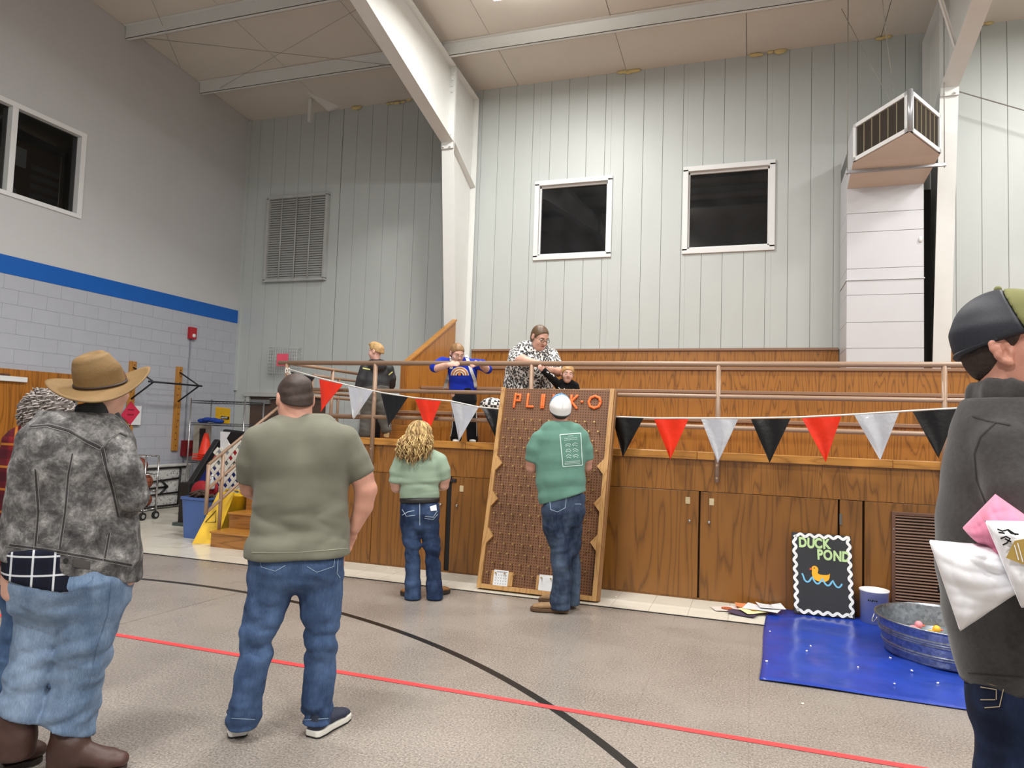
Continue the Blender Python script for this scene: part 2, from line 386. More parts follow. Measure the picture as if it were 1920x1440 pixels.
# ---- far sides of the hall (behind and right of the camera)
wr = MB().prism([(XR, YF, 0), (XR, YB, 0), (XR, YB, roof(YB)), (XR, RIDGE, roof(RIDGE)), (XR, YF, roof(YF))], (.2, 0, 0)); struct(wr.build('wall_right', m_wallw))
struct(MB().box(XL-.2, XR+.2, YF-.2, YF, 0, roof(YF)).build('wall_front', m_wallw))

# ---- ceiling: liner boards between seams
ce = MB().prism([(XL-.2, YB+.2, roof(YB)+.01), (XL-.2, RIDGE, roof(RIDGE)+.03), (XL-.2, YF-.2, roof(YF)+.01), (XL-.2, YF-.2, roof(YF)+.2), (XL-.2, RIDGE, roof(RIDGE)+.3), (XL-.2, YB+.2, roof(YB)+.2)], (XR-XL+.4, 0, 0))
ceil = struct(ce.build('ceiling', m_gap))
PUR = [9.83, 8.22, 6.6, 5.0, 3.4, 1.8]
ys = [YB]+PUR[:3]+[3.4, RIDGE]
sx = [XL]+[-3.92+1.88*k for k in range(-2, 8)]+[XR]
sx = [v for v in sx if XL <= v <= XR]
for i in range(len(sx)-1):
    for a, b_ in zip(ys[:-1], ys[1:]):
        x0, x1 = sx[i]+.004, sx[i+1]-.004
        dz = random.uniform(0, .008)
        MB().add([(x0, a, roof(a)-dz), (x1, a, roof(a)-dz), (x1, b_, roof(b_)-dz), (x0, b_, roof(b_)-dz), (x0, a, roof(a)+.012), (x1, a, roof(a)+.012), (x1, b_, roof(b_)+.012), (x0, b_, roof(b_)+.012)],
                 [(0, 3, 2, 1), (4, 5, 6, 7), (0, 1, 5, 4), (1, 2, 6, 5), (2, 3, 7, 6), (3, 0, 4, 7)]).build('liner_board', m_ceil, ceil)
MB().prism([(XL, RIDGE, roof(RIDGE)), (XL, YF, roof(YF)), (XL, YF, roof(YF)+.01), (XL, RIDGE, roof(RIDGE)+.01)], (XR-XL, 0, 0)).build('far_slope', m_ceil, ceil)
# yellowed foam at the eave
m_foam = M('yellowed_foam', (214, 196, 140), .9, bmp=.5, bs=40)
for x, wd in ((-2.0, .3), (.05, .28), (1.75, .12), (2.95, .35), (-6.2, .5), (-7.1, .12), (.33, .08)):
    b = MB()
    for k in range(6): b.sphere((x+random.uniform(-.5, .5)*wd, YB-.03, roof(YB)-.02+random.uniform(-.02, .01)), random.uniform(.03, .05), 8, 5, (1.6, .7, .6))
    b.build('eave_foam', m_foam, ceil)

# ---- purlins
def purlin(Y, lab):
    z1 = roof(Y)-.002; z0 = z1-.2
    p = thing('roof_purlin', lab, 'purlin', (XL, Y, z0), 'white roof purlins')
    for x0, x1 in ((XL+.01, -4.73), (-4.715, 2.335), (2.355, XR-.01)):
        b = MB(); b.box(x0, x1, Y-.004, Y+.004, z0, z1); b.box(x0, x1, Y-.004, Y+.065, z0, z0+.006); b.box(x0, x1, Y-.065, Y+.004, z1-.006, z1); b.box(x0, x1, Y+.06, Y+.065, z0, z0+.02)
        b.build('purlin_length', m_steel, p)
    for xb in (-4.3, -4.2, -4.05, -3.95, -3.65, -3.55, -5.1, -5.2):
        for dz in (.06, .14): MB().cyl((xb, Y-.012, z0+dz), (xb, Y, z0+dz), .008, 6).build('bolt', m_steel, p)
for i, Y in enumerate(PUR):
    purlin(Y, ['white steel roof purlin nearest the panelled back wall', 'second white roof purlin out from the back wall, cut by the picture top'][i] if i < 2 else 'white roof purlin overhead beyond the top of the picture')

# ---- portal frames
def portal(Xc, lab, cat='steel frame'):
    fr = thing('steel_portal_frame', lab, cat, (Xc, 10.9, 0), 'white steel portal frames')
    ctop = lambda Y: roof(Y)-.205
    ci = lambda z: 10.12+(6.13-z)*.125          # column inner face
    kb = (10.12, 6.13)
    poly = [(11.1, 0), (ci(0), 0), kb, (7.0, 6.91), (RIDGE, 7.75), (RIDGE, ctop(RIDGE)), (11.1, ctop(11.1))]
    MB().prism([(Xc-.006, y, z) for y, z in poly], (.012, 0, 0)).build('web', m_steel, fr)
    h = .105
    def plate(a, b_, t, nm, hw=h):
        MB().bar((Xc, *a), (Xc, *b_), 2*hw, t, up=(0, 0, 1)).build(nm, m_steel, fr)
    plate((ci(0), 0), (kb[0], kb[1]), .014, 'column_flange')
    plate((11.12, 0), (11.12, ctop(11.12)), .014, 'outer_flange')
    plate(kb, (7.0, 6.91), .014, 'rafter_flange'); plate((7.0, 6.91), (RIDGE, 7.75), .014, 'rafter_flange')
    plate((11.12, ctop(11.12)), (RIDGE, ctop(RIDGE)), .014, 'top_flange')
    MB().box(Xc-h, Xc+h, 10.10, 10.125, 6.02, ctop(10.1)).build('splice_plate', m_steel, fr)
    MB().box(Xc-h, Xc+h, 10.13, 10.155, 6.02, ctop(10.1)).build('splice_plate', m_steel, fr)
    plate((10.16, 6.16), (11.1, 5.72), .012, 'stiffener', .1)
    for s in (-1, 1):
        for z in (6.05, 6.25, 6.95, 7.05, 7.15, 7.25):
            MB().cyl((Xc+s*.06, 10.07, z), (Xc+s*.06, 10.2, z), .016, 6).build('bolt', m_steel, fr)
    # mirrored far leg
    poly2 = [(2*RIDGE-y, z) for y, z in poly]
    MB().prism([(Xc-.1, max(y, YF+.02), z) for y, z in poly2], (.2, 0, 0)).build('far_leg', m_steel, fr)
    return fr
fr1 = portal(-4.72, 'tapered white steel column and rafter standing left of the two square windows')
fr2 = portal(2.345, 'tapered white steel column and rafter standing right of the air duct')
# girt braces on the frames
def brace(fr, a, b_, wd=.05):
    MB().bar(a, b_, wd, .006).bar(a, b_, .006, wd).build('girt_brace', m_steel, fr)
brace(fr1, (-4.76, 10.3, 5.82), (-5.0, 11.17, 5.42)); brace(fr1, (-4.76, 10.52, 3.98), (-5.0, 11.17, 3.72))
brace(fr2, (2.26, 9.45, 6.32), (1.55, 8.3, 7.5)); brace(fr2, (2.2, 10.4, 5.6), (2.0, 11.15, 5.2))
# thin rods and wires of the roof bracing
m_wire = M('wire_grey', (150, 146, 138), .6, .1)
rods = [((2.45, 10.9, 6.5), (9.3, 10.9, 3.3), .008), ((-4.8, 10.2, 7.36), (-9.4, 8.3, 7.6), .004), ((-9.4, 9.2, 7.56), (-8.3, 7.4, 7.72), .004), ((-4.8, 8.2, 7.5), (-9.3, 9.9, 7.45), .003)]
for i, (a, b_, r) in enumerate(rods):
    tag(MB().cyl(a, b_, r, 6).build('brace_rod', m_wire), ['thin diagonal brace rod crossing the panels right of the right-hand column', 'thin brace rod under the ceiling from the knee to the left wall', 'short bracing wire hanging by the left wall under the ceiling', 'fainter of the thin crossing wires under the left ceiling'][i], 'brace rod')
# small hanging stubs at the left eave
hp = thing('pipe_hanger', 'white pipe stub and bracket hanging under the ceiling near the left eave', 'pipe hanger', (-8.0, 10.6, 7.3))
p = atY(582, 205, 10.75)
MB().box(p.x-.03, p.x+.03, 10.72, 10.78, p.z-.24, p.z+.19).build('stub', m_steel, hp)
q = atY(622, 205, 10.95)
MB().prism([(p.x+.06, 10.5, roof(10.5)), (q.x+.06, 11.1, roof(11.1)), (q.x-.1, 10.95, roof(11)-.14)], (0, .05, .0)).build('bracket', m_steel, hp)
# ================================================================ ceiling lights
m_lamp = M('lamp_diffuser', (255, 250, 240), .5, emit=9, var=0)
for i, (x, y) in enumerate(LAMPS):
    z = 7.32
    t = thing('ceiling_light', 'long white high-bay ceiling light above the hall', 'ceiling light', (x, y, z), 'high-bay ceiling lights')
    MB().box(x-.62, x+.62, y-.18, y+.18, z+.02, z+.1).build('housing', m_steel, t, .01)
    MB().box(x-.58, x+.58, y-.15, y+.15, z, z+.02).build('diffuser', m_lamp, t)
    for s in (-1, 1): MB().cyl((x+s*.5, y, z+.1), (x+s*.5, y, roof(y)), .004, 6).build('hanger_wire', m_wire, t)
    L = bpy.data.lights.new('high_bay', 'AREA'); L.shape = 'RECTANGLE'; L.size = 1.16; L.size_y = .3; L.energy = LAMP_W*LAMP_GAIN[y]; L.color = (1, .98, .95)
    lo = bpy.data.objects.new('lamp_light', L); COL.objects.link(lo); lo.location = (x, y, z-.004); attach(lo, t)
    L = bpy.data.lights.new('up_light', 'AREA'); L.shape = 'RECTANGLE'; L.size = 1.16; L.size_y = .3; L.energy = LAMP_W*.11; L.color = (1, .98, .95)
    lo = bpy.data.objects.new('up_light', L); COL.objects.link(lo); lo.location = (x, y, z+.104); lo.rotation_euler = (math.pi, 0, 0); attach(lo, t)

# ================================================================ bleacher
m_oakr = oak('oak_riser', (100, 60, 18), (162, 107, 42), 'Z', rings=1.3)
m_oakc = oak('oak_cabinet', (90, 55, 17), (134, 87, 33), 'Z', rings=.7)
m_oaks = oak('oak_strip', (94, 58, 18), (146, 95, 37), 'Z', rings=1.5)
m_oake = oak('oak_edge', (142, 92, 34), (190, 132, 58), 'X')
m_oakend = oak('oak_end', (140, 92, 38), (176, 118, 50), 'Z', rings=.5)
m_oakstep = oak('oak_step', (116, 74, 26), (164, 110, 50), 'X', rings=1.2)
m_trim = M('nosing_brown_metal', (144, 114, 92), .4, .05, var=.04)
m_rail = M('rail_paint_tan', (158, 130, 108), .34, .0, var=.04)
m_plate = M('plate_beige', (196, 178, 140), .5)
m_chrome = M('chrome', (190, 190, 192), .2, .9, var=.02)
Z0 = 1.36
TY = [8.35, 9.3, 10.25, 11.17]; TZ = [1.74, 2.12, 2.50, 2.88]
XE = 6.5                                     # right end beyond the frame
X0 = -5.1
ble = thing('bleacher', 'oak-faced tiered bleacher with cabinet doors along its front', 'bleacher', (0, YFR, 0))
core = MB(); core.box(X0+.02, XE, YFR+.03, 11.17, 0, Z0-.03); core.box(-4.58, XE, TY[0]+.02, 11.17, Z0-.03, TZ[0]-.03)
core.box(-4.58, XE, TY[1]+.02, 11.17, TZ[0]-.03, TZ[1]-.03); core.box(-4.58, XE, TY[2]+.02, 11.17, TZ[1]-.03, TZ[2]-.03); core.box(-6.2, -5.2, 8.8, 11.17, 0, Z0-.03)
core.build('core', M('plywood_dark', (60, 42, 24), .8), ble)
# upper strip above the doors
for a, b_ in ((X0, -3.9), (-3.9, -2.68), (-2.68, -1.46), (-1.46, -.24), (-.24, .6), (.6, 1.8), (1.8, 3.0), (3.0, XE)):
    MB().box(a+.001, b_-.001, YFR-.004, YFR+.03, 1.025, 1.325).build('front_panel', m_oaks, ble)
for a, b_ in ((X0, -2.9), (-2.9, -.5), (-.5, 1.17), (1.17, XE)):
    MB().box(a+.001, b_-.001, YFR-.03, YFR+.05, 1.325, 1.40).build('edge_board', m_oake, ble, .006)
MB().box(X0-.002, X0+.02, YFR, 8.8, 0, 1.36).build('side_panel', m_oakc, ble)
def cab(a, b_, hinge=None, z1=1.02, proud=.0):
    d = MB().box(a+.004, b_-.004, YFR-.012-proud, YFR+.03, .02, z1).build('cabinet_door', m_oakc, ble, .002); return d
def knob(d, x, z):
    MB().cyl((x, YFR-.012, z), (x, YFR-.032, z), .011, 10).sphere((x, YFR-.034, z), .014, 10, 6).build('knob', m_chrome, d)
def latch(d, x, z): MB().box(x-.022, x+.022, YFR-.018, YFR-.011, z-.032, z+.032).build('latch_plate', m_plate, d, .002)
cab(X0+.02, -4.0)
d = cab(-4.0, -3.10); knob(d, -3.16, .72)
d = cab(-3.05, -1.76); knob(d, -2.97, .72); latch(d, -2.93, .9)
MB().box(-3.08, -2.99, YFR-.03, YFR-.012, .965, 1.0).build('hasp', M('dark_steel', (70, 70, 72), .35, .8), ble, .003)
MB().box(-3.10, -3.05, YFR+.0, YFR+.02, .02, 1.02).build('door_gap', m_dark, ble)
d = cab(-1.76, -.475); knob(d, -.56, .74); latch(d, -.58, .93)
d = cab(-.465, .735); knob(d, -.38, .74); latch(d, -.36, .93)
cab(.745, .935, z1=1.02); cab(.945, 3.0); cab(3.0, 5.0)
MB().box(.745, .765, YFR-.022, YFR-.012, .8, .9).build('hinge', M('hinge_steel', (120, 118, 112), .4, .7), ble)
MB().box(X0, XE, YFR-.006, YFR+.03, 0, .02).build('kick_strip', m_oakc, ble)
# walkway and tiers
b = MB().box(X0, XE, YFR+.05, TY[0], Z0-.03, Z0).build('walkway', m_oakstep, ble)
MB().box(-6.2, -5.1, 8.79, 11.17, Z0-.03, Z0).box(-5.11, -4.6, TY[0], 11.17, Z0-.03, Z0).build('landing', m_oakstep, ble)
for i in range(4):
    z0 = Z0 if i == 0 else TZ[i-1]
    for a, b_ in ((-4.6, -3.72), (-3.72, -2.5), (-2.5, -1.28), (-1.28, -.06), (-.06, 1.16), (1.16, 2.38), (2.38, 3.6), (3.6, XE)):
        if i == 3 and a == 1.16: b2 = 1.17; MB().box(a, b2, TY[i], TY[i]+.025, z0, TZ[i]-.01).build('riser_panel', m_oakr, ble); continue
        MB().box(a+.001, b_-.001, TY[i], TY[i]+.025, z0-.02, TZ[i]-.01).build('riser_panel', m_oakr, ble)
    for a, b_ in ((-4.6, 1.165), (2.12, XE)) if i == 3 else ((-4.6, XE),):
        MB().box(a, b_, TY[i]-.03, TY[i]+.05, TZ[i]-.035, TZ[i]+.005).build('nosing', m_trim, ble, .006)
    if i < 3: MB().box(-4.6, XE, TY[i]+.03, TY[i+1], TZ[i]-.03, TZ[i]).build('tread', m_oakstep, ble)
MB().box(-4.52, -3.82, 8.0, 8.34, Z0, 1.55).build('aisle_step', m_oakstep, ble, .004)
MB().box(-4.52, -3.82, 8.98, 9.29, TZ[0], 1.93).build('aisle_step', m_oakstep, ble, .004)
# end wall with sloping top
MB().prism([(-4.66, 8.81, Z0), (-4.66, 8.81, 2.40), (-4.66, 10.46, 3.27), (-4.66, 10.46, Z0)], (.055, 0, 0)).build('end_wall', m_oakend, ble)
cap = MB(); cap.bar((-4.63, 8.8, 2.415), (-4.63, 10.47, 3.285), .085, .03); cap.build('end_cap', m_oake, ble, .004)
MB().box(-4.68, -4.59, 8.775, 8.81, Z0, 2.42).build('end_post', oak('oak_endpost', (120, 72, 20), (158, 98, 30), 'Z'), ble, .004)
MB().box(-4.72, -4.44, 8.6, 8.75, 1.36, 1.5).build('end_block', m_oakstep, ble, .004)

# ---- louvred grille in the cabinet front
gr = thing('vent_grille', 'brown louvred return-air grille at floor level in the bleacher front', 'vent grille', (1.15, YFR, .16))
m_grb = M('grille_brown', (112, 82, 66), .42, .3)
f = MB(); gx0, gx1, gz0, gz1 = 1.16, 2.06, .13, .95; y0, y1 = YFR-.035, YFR-.012
f.box(gx0, gx1, y0, y1, gz1-.03, gz1); f.box(gx0, gx1, y0, y1, gz0, gz0+.03); f.box(gx0, gx0+.03, y0, y1, gz0+.03, gz1-.03); f.box(gx1-.03, gx1, y0, y1, gz0+.03, gz1-.03)
f.build('grille_frame', m_grb, gr, .003)
MB().box(gx0+.03, gx1-.03, YFR-.014, YFR-.012, gz0+.03, gz1-.03).build('backing', m_dark, gr)
sl = MB().obox((0, 0, 0), ((gx1-gx0)/2-.03, 0, 0), (0, .009, .004), (0, -.0012, .0028)).mesh('slat', M('slat_brown', (168, 134, 112), .4, .3))
n = 29
for k in range(n): inst('slat', sl, ((gx0+gx1)/2, YFR-.026, gz0+.04+k*(gz1-gz0-.08)/(n-1)), gr)
for z in (.3, .6, .8): MB().cyl((gx0+.015, y0-.003, z), (gx0+.015, y0, z), .006, 8).build('screw', m_chrome, gr)

# ================================================================ guard rail on the front
RY = 6.95
gr1 = thing('guard_rail', 'tan pipe guard rail running along the front edge of the bleacher', 'guard rail', (0, RY, Z0))
RZ = (2.24, 1.93, 1.635)
posts = [-5.2, -4.02, -2.18, -.315, 1.565, 3.43, 5.3]
for z in RZ: MB().cyl((-5.2 if z < 2.2 else -5.32, RY, z), (XE, RY, z), .026 if z > 2 else .022, 12).build('rail', m_rail, gr1)
for x in posts:
    MB().cyl((x, RY, 1.12), (x, RY, 2.24), .024, 12).build('post', m_rail, gr1)
    MB().box(x-.024, x+.024, RY+.0, YFR-.03, 1.13, 1.31).build('mount', m_rail, gr1, .004)
    for z in (1.16, 1.28): MB().cyl((x, RY-.03, z), (x, RY-.02, z), .012, 6).build('bolt', m_rail, gr1)
# side rail beside the stair opening
gr2 = thing('guard_rail', 'tan pipe rail running back along the stair opening to the panel wall', 'guard rail', (-5.2, 7, Z0))
for z in RZ: MB().cyl((-5.2, RY+.03, z), (-5.2, 8.75, z), .022, 10).build('rail', m_rail, gr2)
for y in (7.9, 8.75): MB().cyl((-5.2, y, Z0-.1), (-5.2, y, 2.24), .022, 10).build('post', m_rail, gr2)
MB().box(-5.222, -5.178, 7.05, 8.75, 0, Z0-.035).build('stair_cheek', m_oakc, gr2)
gr3 = thing('guard_rail', 'tan pipe rail along the far landing behind the boy in the dark jacket', 'guard rail', (-6.2, 9, Z0))
for z in RZ: MB().cyl((-6.2, 8.9, z), (-6.2, 11.1, z), .022, 10).build('rail', m_rail, gr3)
for y in (8.9, 9.6, 11.1): MB().cyl((-6.2, y, Z0), (-6.2, y, 2.24), .022, 10).build('post', m_rail, gr3)

# ---- stair going up from the floor
st = thing('stair', 'oak-faced stair climbing from the floor to the bleacher walkway', 'stair', (-5.7, YFR, 0))
for k in range(6):
    y = YFR+.3*k
    s = MB().box(-6.2, -5.24, y, 8.79, .194*k, .194*(k+1)-.025).build('riser', m_oakstep, st)
    MB().box(-6.21, -5.24, y-.02, y+.32, .194*(k+1)-.025, .194*(k+1)).build('tread', m_oake, st, .004)
MB().box(-6.2, -5.24, 8.775, 8.8, 1.164, Z0).build('riser', m_oakstep, st)
hr = thing('stair_handrail', 'sloping tan three-bar handrail on the open side of the stair', 'handrail', (-6.2, 7, 0))
for dz in (0, -.3, -.58):
    pts = [(-6.2, 6.88, 1.0+dz), (-6.2, 8.9, 2.18+dz)]
    MB().cyl(*pts, .02, 10).build('rail', m_rail, hr)
MB().cyl((-6.2, 6.88, .40), (-6.2, 6.88, 1.0), .023, 12).build('end_loop', m_rail, hr)
MB().cyl((-6.2, 7.12, .19), (-6.2, 7.12, 1.12), .023, 12).build('post', m_rail, hr)
MB().cyl((-6.2, 8.35, 1.0), (-6.2, 8.35, 1.85), .023, 12).build('post', m_rail, hr)

# ================================================================ air duct with corner diffuser
ad = thing('air_duct', 'white sheet-metal air duct with a pointed two-sided grille head', 'air duct', (1.64, 10.6, 2.5))
m_duct = M('duct_white', (197, 198, 202), .32, .0, var=.02, vs=3)
dx0, dx1, dy = 1.18, 2.10, 10.35
zs = [2.5, 2.78, 3.13, 3.5, 3.7, 3.86, 4.36, 4.62, 4.98]
for a, b_ in zip(zs[:-1], zs[1:]): MB().box(dx0, dx1, dy, 11.14, a+.002, b_-.002).build('duct_sheet', m_duct, ad, .003)
MB().box(dx0+.005, dx1-.005, dy+.006, 11.14, 2.5, 5.5).build('duct_core', m_gap, ad)
MB().box(dx0-.01, dx1+.01, dy-.012, 11.14, 3.70, 3.715).build('joint_band', m_duct, ad)
zb, zt = 5.15, 5.64
A, B, Cc = (1.19, 9.85), (1.68, 8.97), (2.17, 9.80)
D_, E_ = (2.17, 11.14), (1.19, 11.14)
hd = MB()
def f3(p, z): return (p[0], p[1], z)
hd.add([f3(p, zt) for p in (A, B, Cc, D_, E_)], [(0, 1, 2, 3, 4)])
hd.add([f3(A, zb), f3(A, zt), f3(E_, zt), (1.18, 11.14, 4.97), (1.18, 10.35, 4.97)], [(0, 1, 2, 3, 4)])
hd.add([f3(Cc, zb), f3(Cc, zt), f3(D_, zt), (2.10, 11.14, 4.97), (2.10, 10.35, 4.97)], [(0, 1, 2, 3, 4)])
hd.build('diffuser_hood', m_duct, ad, fix=False)
m_hoodb = M('hood_underside', (214, 206, 198), .4, var=.02)
MB().add([f3(A, zb), f3(B, zb), f3(Cc, zb)], [(0, 1, 2)]).add([f3(A, zb), f3(Cc, zb), (2.10, 10.35, 4.97), (1.18, 10.35, 4.97)], [(0, 1, 2, 3)]).build('hood_underside', m_hoodb, ad, fix=False)
m_grd = M('grille_mesh_dark', (52, 48, 44), .5, .3, var=.25, vs=60)
m_grm = M('grille_bar', (104, 96, 86), .5, .3)
for P, Q in ((A, B), (B, Cc)):
    P, Q = Vector((*P, 0)), Vector((*Q, 0)); t = (Q-P).normalized(); nrm = Vector((t.y, -t.x, 0)); Ln = (Q-P).length
    q = lambda u, z, o=0: P+t*u+nrm*o+Vector((0, 0, z))
    e = .05 if P.x < 1.3 else .0
    u0, u1 = .02, Ln-.02
    fr = MB(); wd = .05
    for a, b_, c, d in ((u0, u1, zb, zb+wd), (u0, u1, zt-wd, zt), (u0, u0+wd, zb, zt), (u1-wd, u1, zb, zt)):
        fr.obox(q((a+b_)/2, (c+d)/2, .004), t*(b_-a)/2, nrm*.012, (0, 0, (d-c)/2))
    fr.build('grille_frame', m_frame, ad)
    MB().obox(q((u0+u1)/2, (zb+zt)/2, -.015), t*((u1-u0)/2-wd), nrm*.002, (0, 0, (zt-zb)/2-wd)).build('grille_backing', m_grd, ad)
    me = MB().obox((0, 0, 0), t*((u1-u0)/2-wd), nrm*.006, (0, 0, .0022)).mesh('grille_blade', m_grm)
    for k in range(26): inst('grille_blade', me, q((u0+u1)/2, zb+wd+.008+k*(zt-zb-2*wd-.016)/25, -.006), ad)
    for k in range(1, 6): MB().obox(q(u0+wd+(u1-u0-2*wd)*k/6, (zb+zt)/2, .0), t*.003, nrm*.006, (0, 0, (zt-zb)/2-wd)).build('grille_mullion', M('grille_mullion', (168, 156, 126), .4), ad)
MB().cyl(f3((B[0], B[1]-.01), zb), f3((B[0], B[1]-.01), zt), .03, 8).build('corner_strip', M('galvanised', (176, 178, 182), .35, .6, var=.1), ad)
m_galv = M('galvanised', (176, 178, 182), .35, .6)
MB().box(1.12, 2.28, 9.98, 10.02, 5.06, 5.10).build('hanger_strut', m_galv, ad, .003)
for x, r in ((1.14, .006), (2.26, .006)): MB().cyl((x, 10.0, 5.04), (x, 10.0, roof(10.0)), r, 6).build('hanger_rod', m_wire, ad)
MB().cyl((1.62, 9.5, zt), (1.35, 9.2, roof(9.2)), .005, 6).build('hanger_wire', m_wire, ad)
MB().cyl((1.62, 9.5, zt), (1.10, 10.4, roof(10.4)), .004, 6).build('hanger_wire', m_wire, ad)
MB().box(2.10, 2.26, 10.72, 11.14, 2.5, 5.0).build('gap_strip', M('gap_strip_black', (30, 30, 28), .8), ad)  # near-black strip set in the gap between duct and column
MB().sphere((2.06, 10.34, 4.22), .035, 10, 6, (.7, .5, 1.2)).build('sensor', m_frame, ad)

# ================================================================ wall vent with guard bars (left part of the back wall)
vx0, vx1, vz0, vz1 = -8.96, -7.64, 4.23, 5.84
vt = thing('wall_vent', 'galvanised louvred wall vent behind guard bars on the back wall', 'wall vent', (vx0, YB, vz0))
m_zinc = M('zinc_grey', (188, 190, 188), .45, .2, var=.06)
MB().box(vx0, vx1, YB-.02, YB-.004, vz0, vz1).build('backing', M('vent_backing', (110, 110, 106), .6), vt)
f = MB()
f.box(vx0-.03, vx1+.03, YB-.09, YB-.004, vz0-.03, vz0+.02); f.box(vx0-.03, vx1+.03, YB-.09, YB-.004, vz1-.02, vz1+.03); f.box(vx0-.03, vx0+.025, YB-.09, YB-.004, vz0, vz1); f.box(vx1-.025, vx1+.03, YB-.09, YB-.004, vz0, vz1)
f.build('vent_frame', m_zinc, vt, .004)
me = MB().obox((0, 0, 0), (.315, 0, 0), (0, .010, .019), (0, -.0015, .001)).mesh('louvre', m_zinc)
for c in range(2):
    for k in range(34): inst('louvre', me, (vx0+.34+c*.64, YB-.04, vz0+.05+k*(vz1-vz0-.1)/33), vt)
for x in (vx0+.33, (vx0+vx1)/2, vx0+.98): MB().cyl((x, YB-.085, vz0), (x, YB-.085, vz1), .012, 8).build('guard_bar', m_zinc, vt)

# ---- wire cage over a pink notice
cx0, cx1, cz0, cz1 = -8.72, -8.08, 2.42, 2.92
cg = thing('wire_guard', 'white wire guard cage on the back wall above the brown door', 'wire guard', (cx0, YB, cz0))
m_wcage = M('cage_wire_white', (205, 208, 208), .4, .3)
b = MB()
for k in range(13):
    x = cx0+k*(cx1-cx0)/12; b.tube([(x, YB, cz0), (x, YB-.14, cz0+.02), (x, YB-.14, cz1-.02), (x, YB, cz1)], .004, 5)
for k in range(9):
    z = cz0+k*(cz1-cz0)/8; b.tube([(cx0, YB, z), (cx0, YB-.14, z), (cx1, YB-.14, z), (cx1, YB, z)], .004, 5)
b.build('cage', m_wcage, cg)
MB().box(cx0+.21, cx0+.46, YB-.155, YB-.150, cz0+.15, cz0+.38).build('notice', M('notice_pink', (250, 96, 120), .6), cg)
# ================================================================ plinko board leaning on the rail
pb = thing('plinko_board', 'tall pegboard drop game lettered PLINK-O leaning on the rail', 'game board', (-1.91, 6.46, 0))
O_ = Vector((-2.50, 6.455, .012)); U_ = Vector((1, -.012, 0)).normalized(); V_ = Vector((.045, .385, 1.93)).normalized(); W_ = U_.cross(V_).normalized()*1.0   # W_ points to the camera
if W_.y > 0: W_ = -W_
BW, BH = 1.175, 2.0
q3 = lambda u, v, w=0: O_+U_*u+V_*v+W_*w
def peg_mat():
    m, n, b = nt('pegboard_brown'); tc = N(n, 'ShaderNodeTexCoord'); comb = []
    for vec in (U_, V_):
        dt = N(n, 'ShaderNodeVectorMath', operation='DOT_PRODUCT'); n.links.new(tc.outputs['Object'], dt.inputs[0]); dt.inputs[1].default_value = tuple(vec)
        mu = N(n, 'ShaderNodeMath', operation='MULTIPLY', i_1=1/.0262); n.links.new(dt.outputs['Value'], mu.inputs[0]); fr_ = N(n, 'ShaderNodeMath', operation='FRACT'); n.links.new(mu.outputs[0], fr_.inputs[0])
        sb = N(n, 'ShaderNodeMath', operation='SUBTRACT', i_1=.5); n.links.new(fr_.outputs[0], sb.inputs[0]); pw = N(n, 'ShaderNodeMath', operation='MULTIPLY'); n.links.new(sb.outputs[0], pw.inputs[0]); n.links.new(sb.outputs[0], pw.inputs[1]); comb.append(pw)
    ad = N(n, 'ShaderNodeMath', operation='ADD'); n.links.new(comb[0].outputs[0], ad.inputs[0]); n.links.new(comb[1].outputs[0], ad.inputs[1])
    no = N(n, 'ShaderNodeTexNoise', i_Scale=6); n.links.new(tc.outputs['Object'], no.inputs['Vector'])
    base = ramp(n, [(.3, lin((114, 76, 48))), (.7, lin((130, 88, 58)))]); n.links.new(no.outputs[0], base.inputs[0])
    r = ramp(n, [(.045, (.22, .2, .18)), (.07, (1, 1, 1))]); n.links.new(ad.outputs[0], r.inputs[0])
    mx = N(n, 'ShaderNodeMix', data_type='RGBA', blend_type='MULTIPLY'); mx.inputs[0].default_value = 1; n.links.new(base.outputs[0], mx.inputs[6]); n.links.new(r.outputs[0], mx.inputs[7]); n.links.new(mx.outputs[2], b.inputs['Base Color']); b.inputs['Roughness'].default_value = .55; return m
m_pine = oak('pine_frame', (158, 112, 62), (196, 152, 96), 'Z', coat=.05, rough=.5); m_pined = oak('pine_side_shade', (120, 84, 50), (150, 108, 66), 'Z', coat=0, rough=.6)
def pbox(u0, u1, v0, v1, w0, w1, nm, mat, par=pb, bev=.003): return MB().obox(q3((u0+u1)/2, (v0+v1)/2, (w0+w1)/2), U_*(u1-u0)/2, V_*(v1-v0)/2, W_*(w1-w0)/2).build(nm, mat, par, bev)
pbox(.03, BW-.03, .03, BH-.005, .0, .006, 'pegboard', peg_mat(), bev=0)
pbox(0, .042, 0, BH, -.05, .045, 'frame_side', m_pine); pbox(BW-.042, BW, 0, BH, -.05, .045, 'frame_side', m_pine); pbox(.042, BW-.042, 0, .042, -.05, .045, 'frame_bottom', m_pine)
pbox(BW, BW+.018, 0, BH-.02, -.06, .03, 'side_shade', m_pined); pbox(.042, BW-.042, BH-.03, BH, -.05, -.001, 'frame_top', m_pine)  # right strip in browner wood: the frame's side shading put into colour
m_brass = M('brass', (206, 176, 112), .3, .7)
pegm = MB(); pegm.cyl((0, 0, 0), (0, 0, .06), .0048, 6); pegm.cyl((0, 0, .06), (0, 0, .066), .008, 8); pegm = pegm.mesh('peg', m_brass)
rot = Matrix((U_, V_, W_)).transposed().to_euler()
for r in range(17):
    for c in range(12):
        u = .095+c*.0915+(.046 if r % 2 else 0); v = 1.66-r*.094
        if u < BW-.08: inst('peg', pegm, q3(u, v, .004), pb, rot)
tri = [(.042, .09, 1), (BW-.042, .09, -1)]
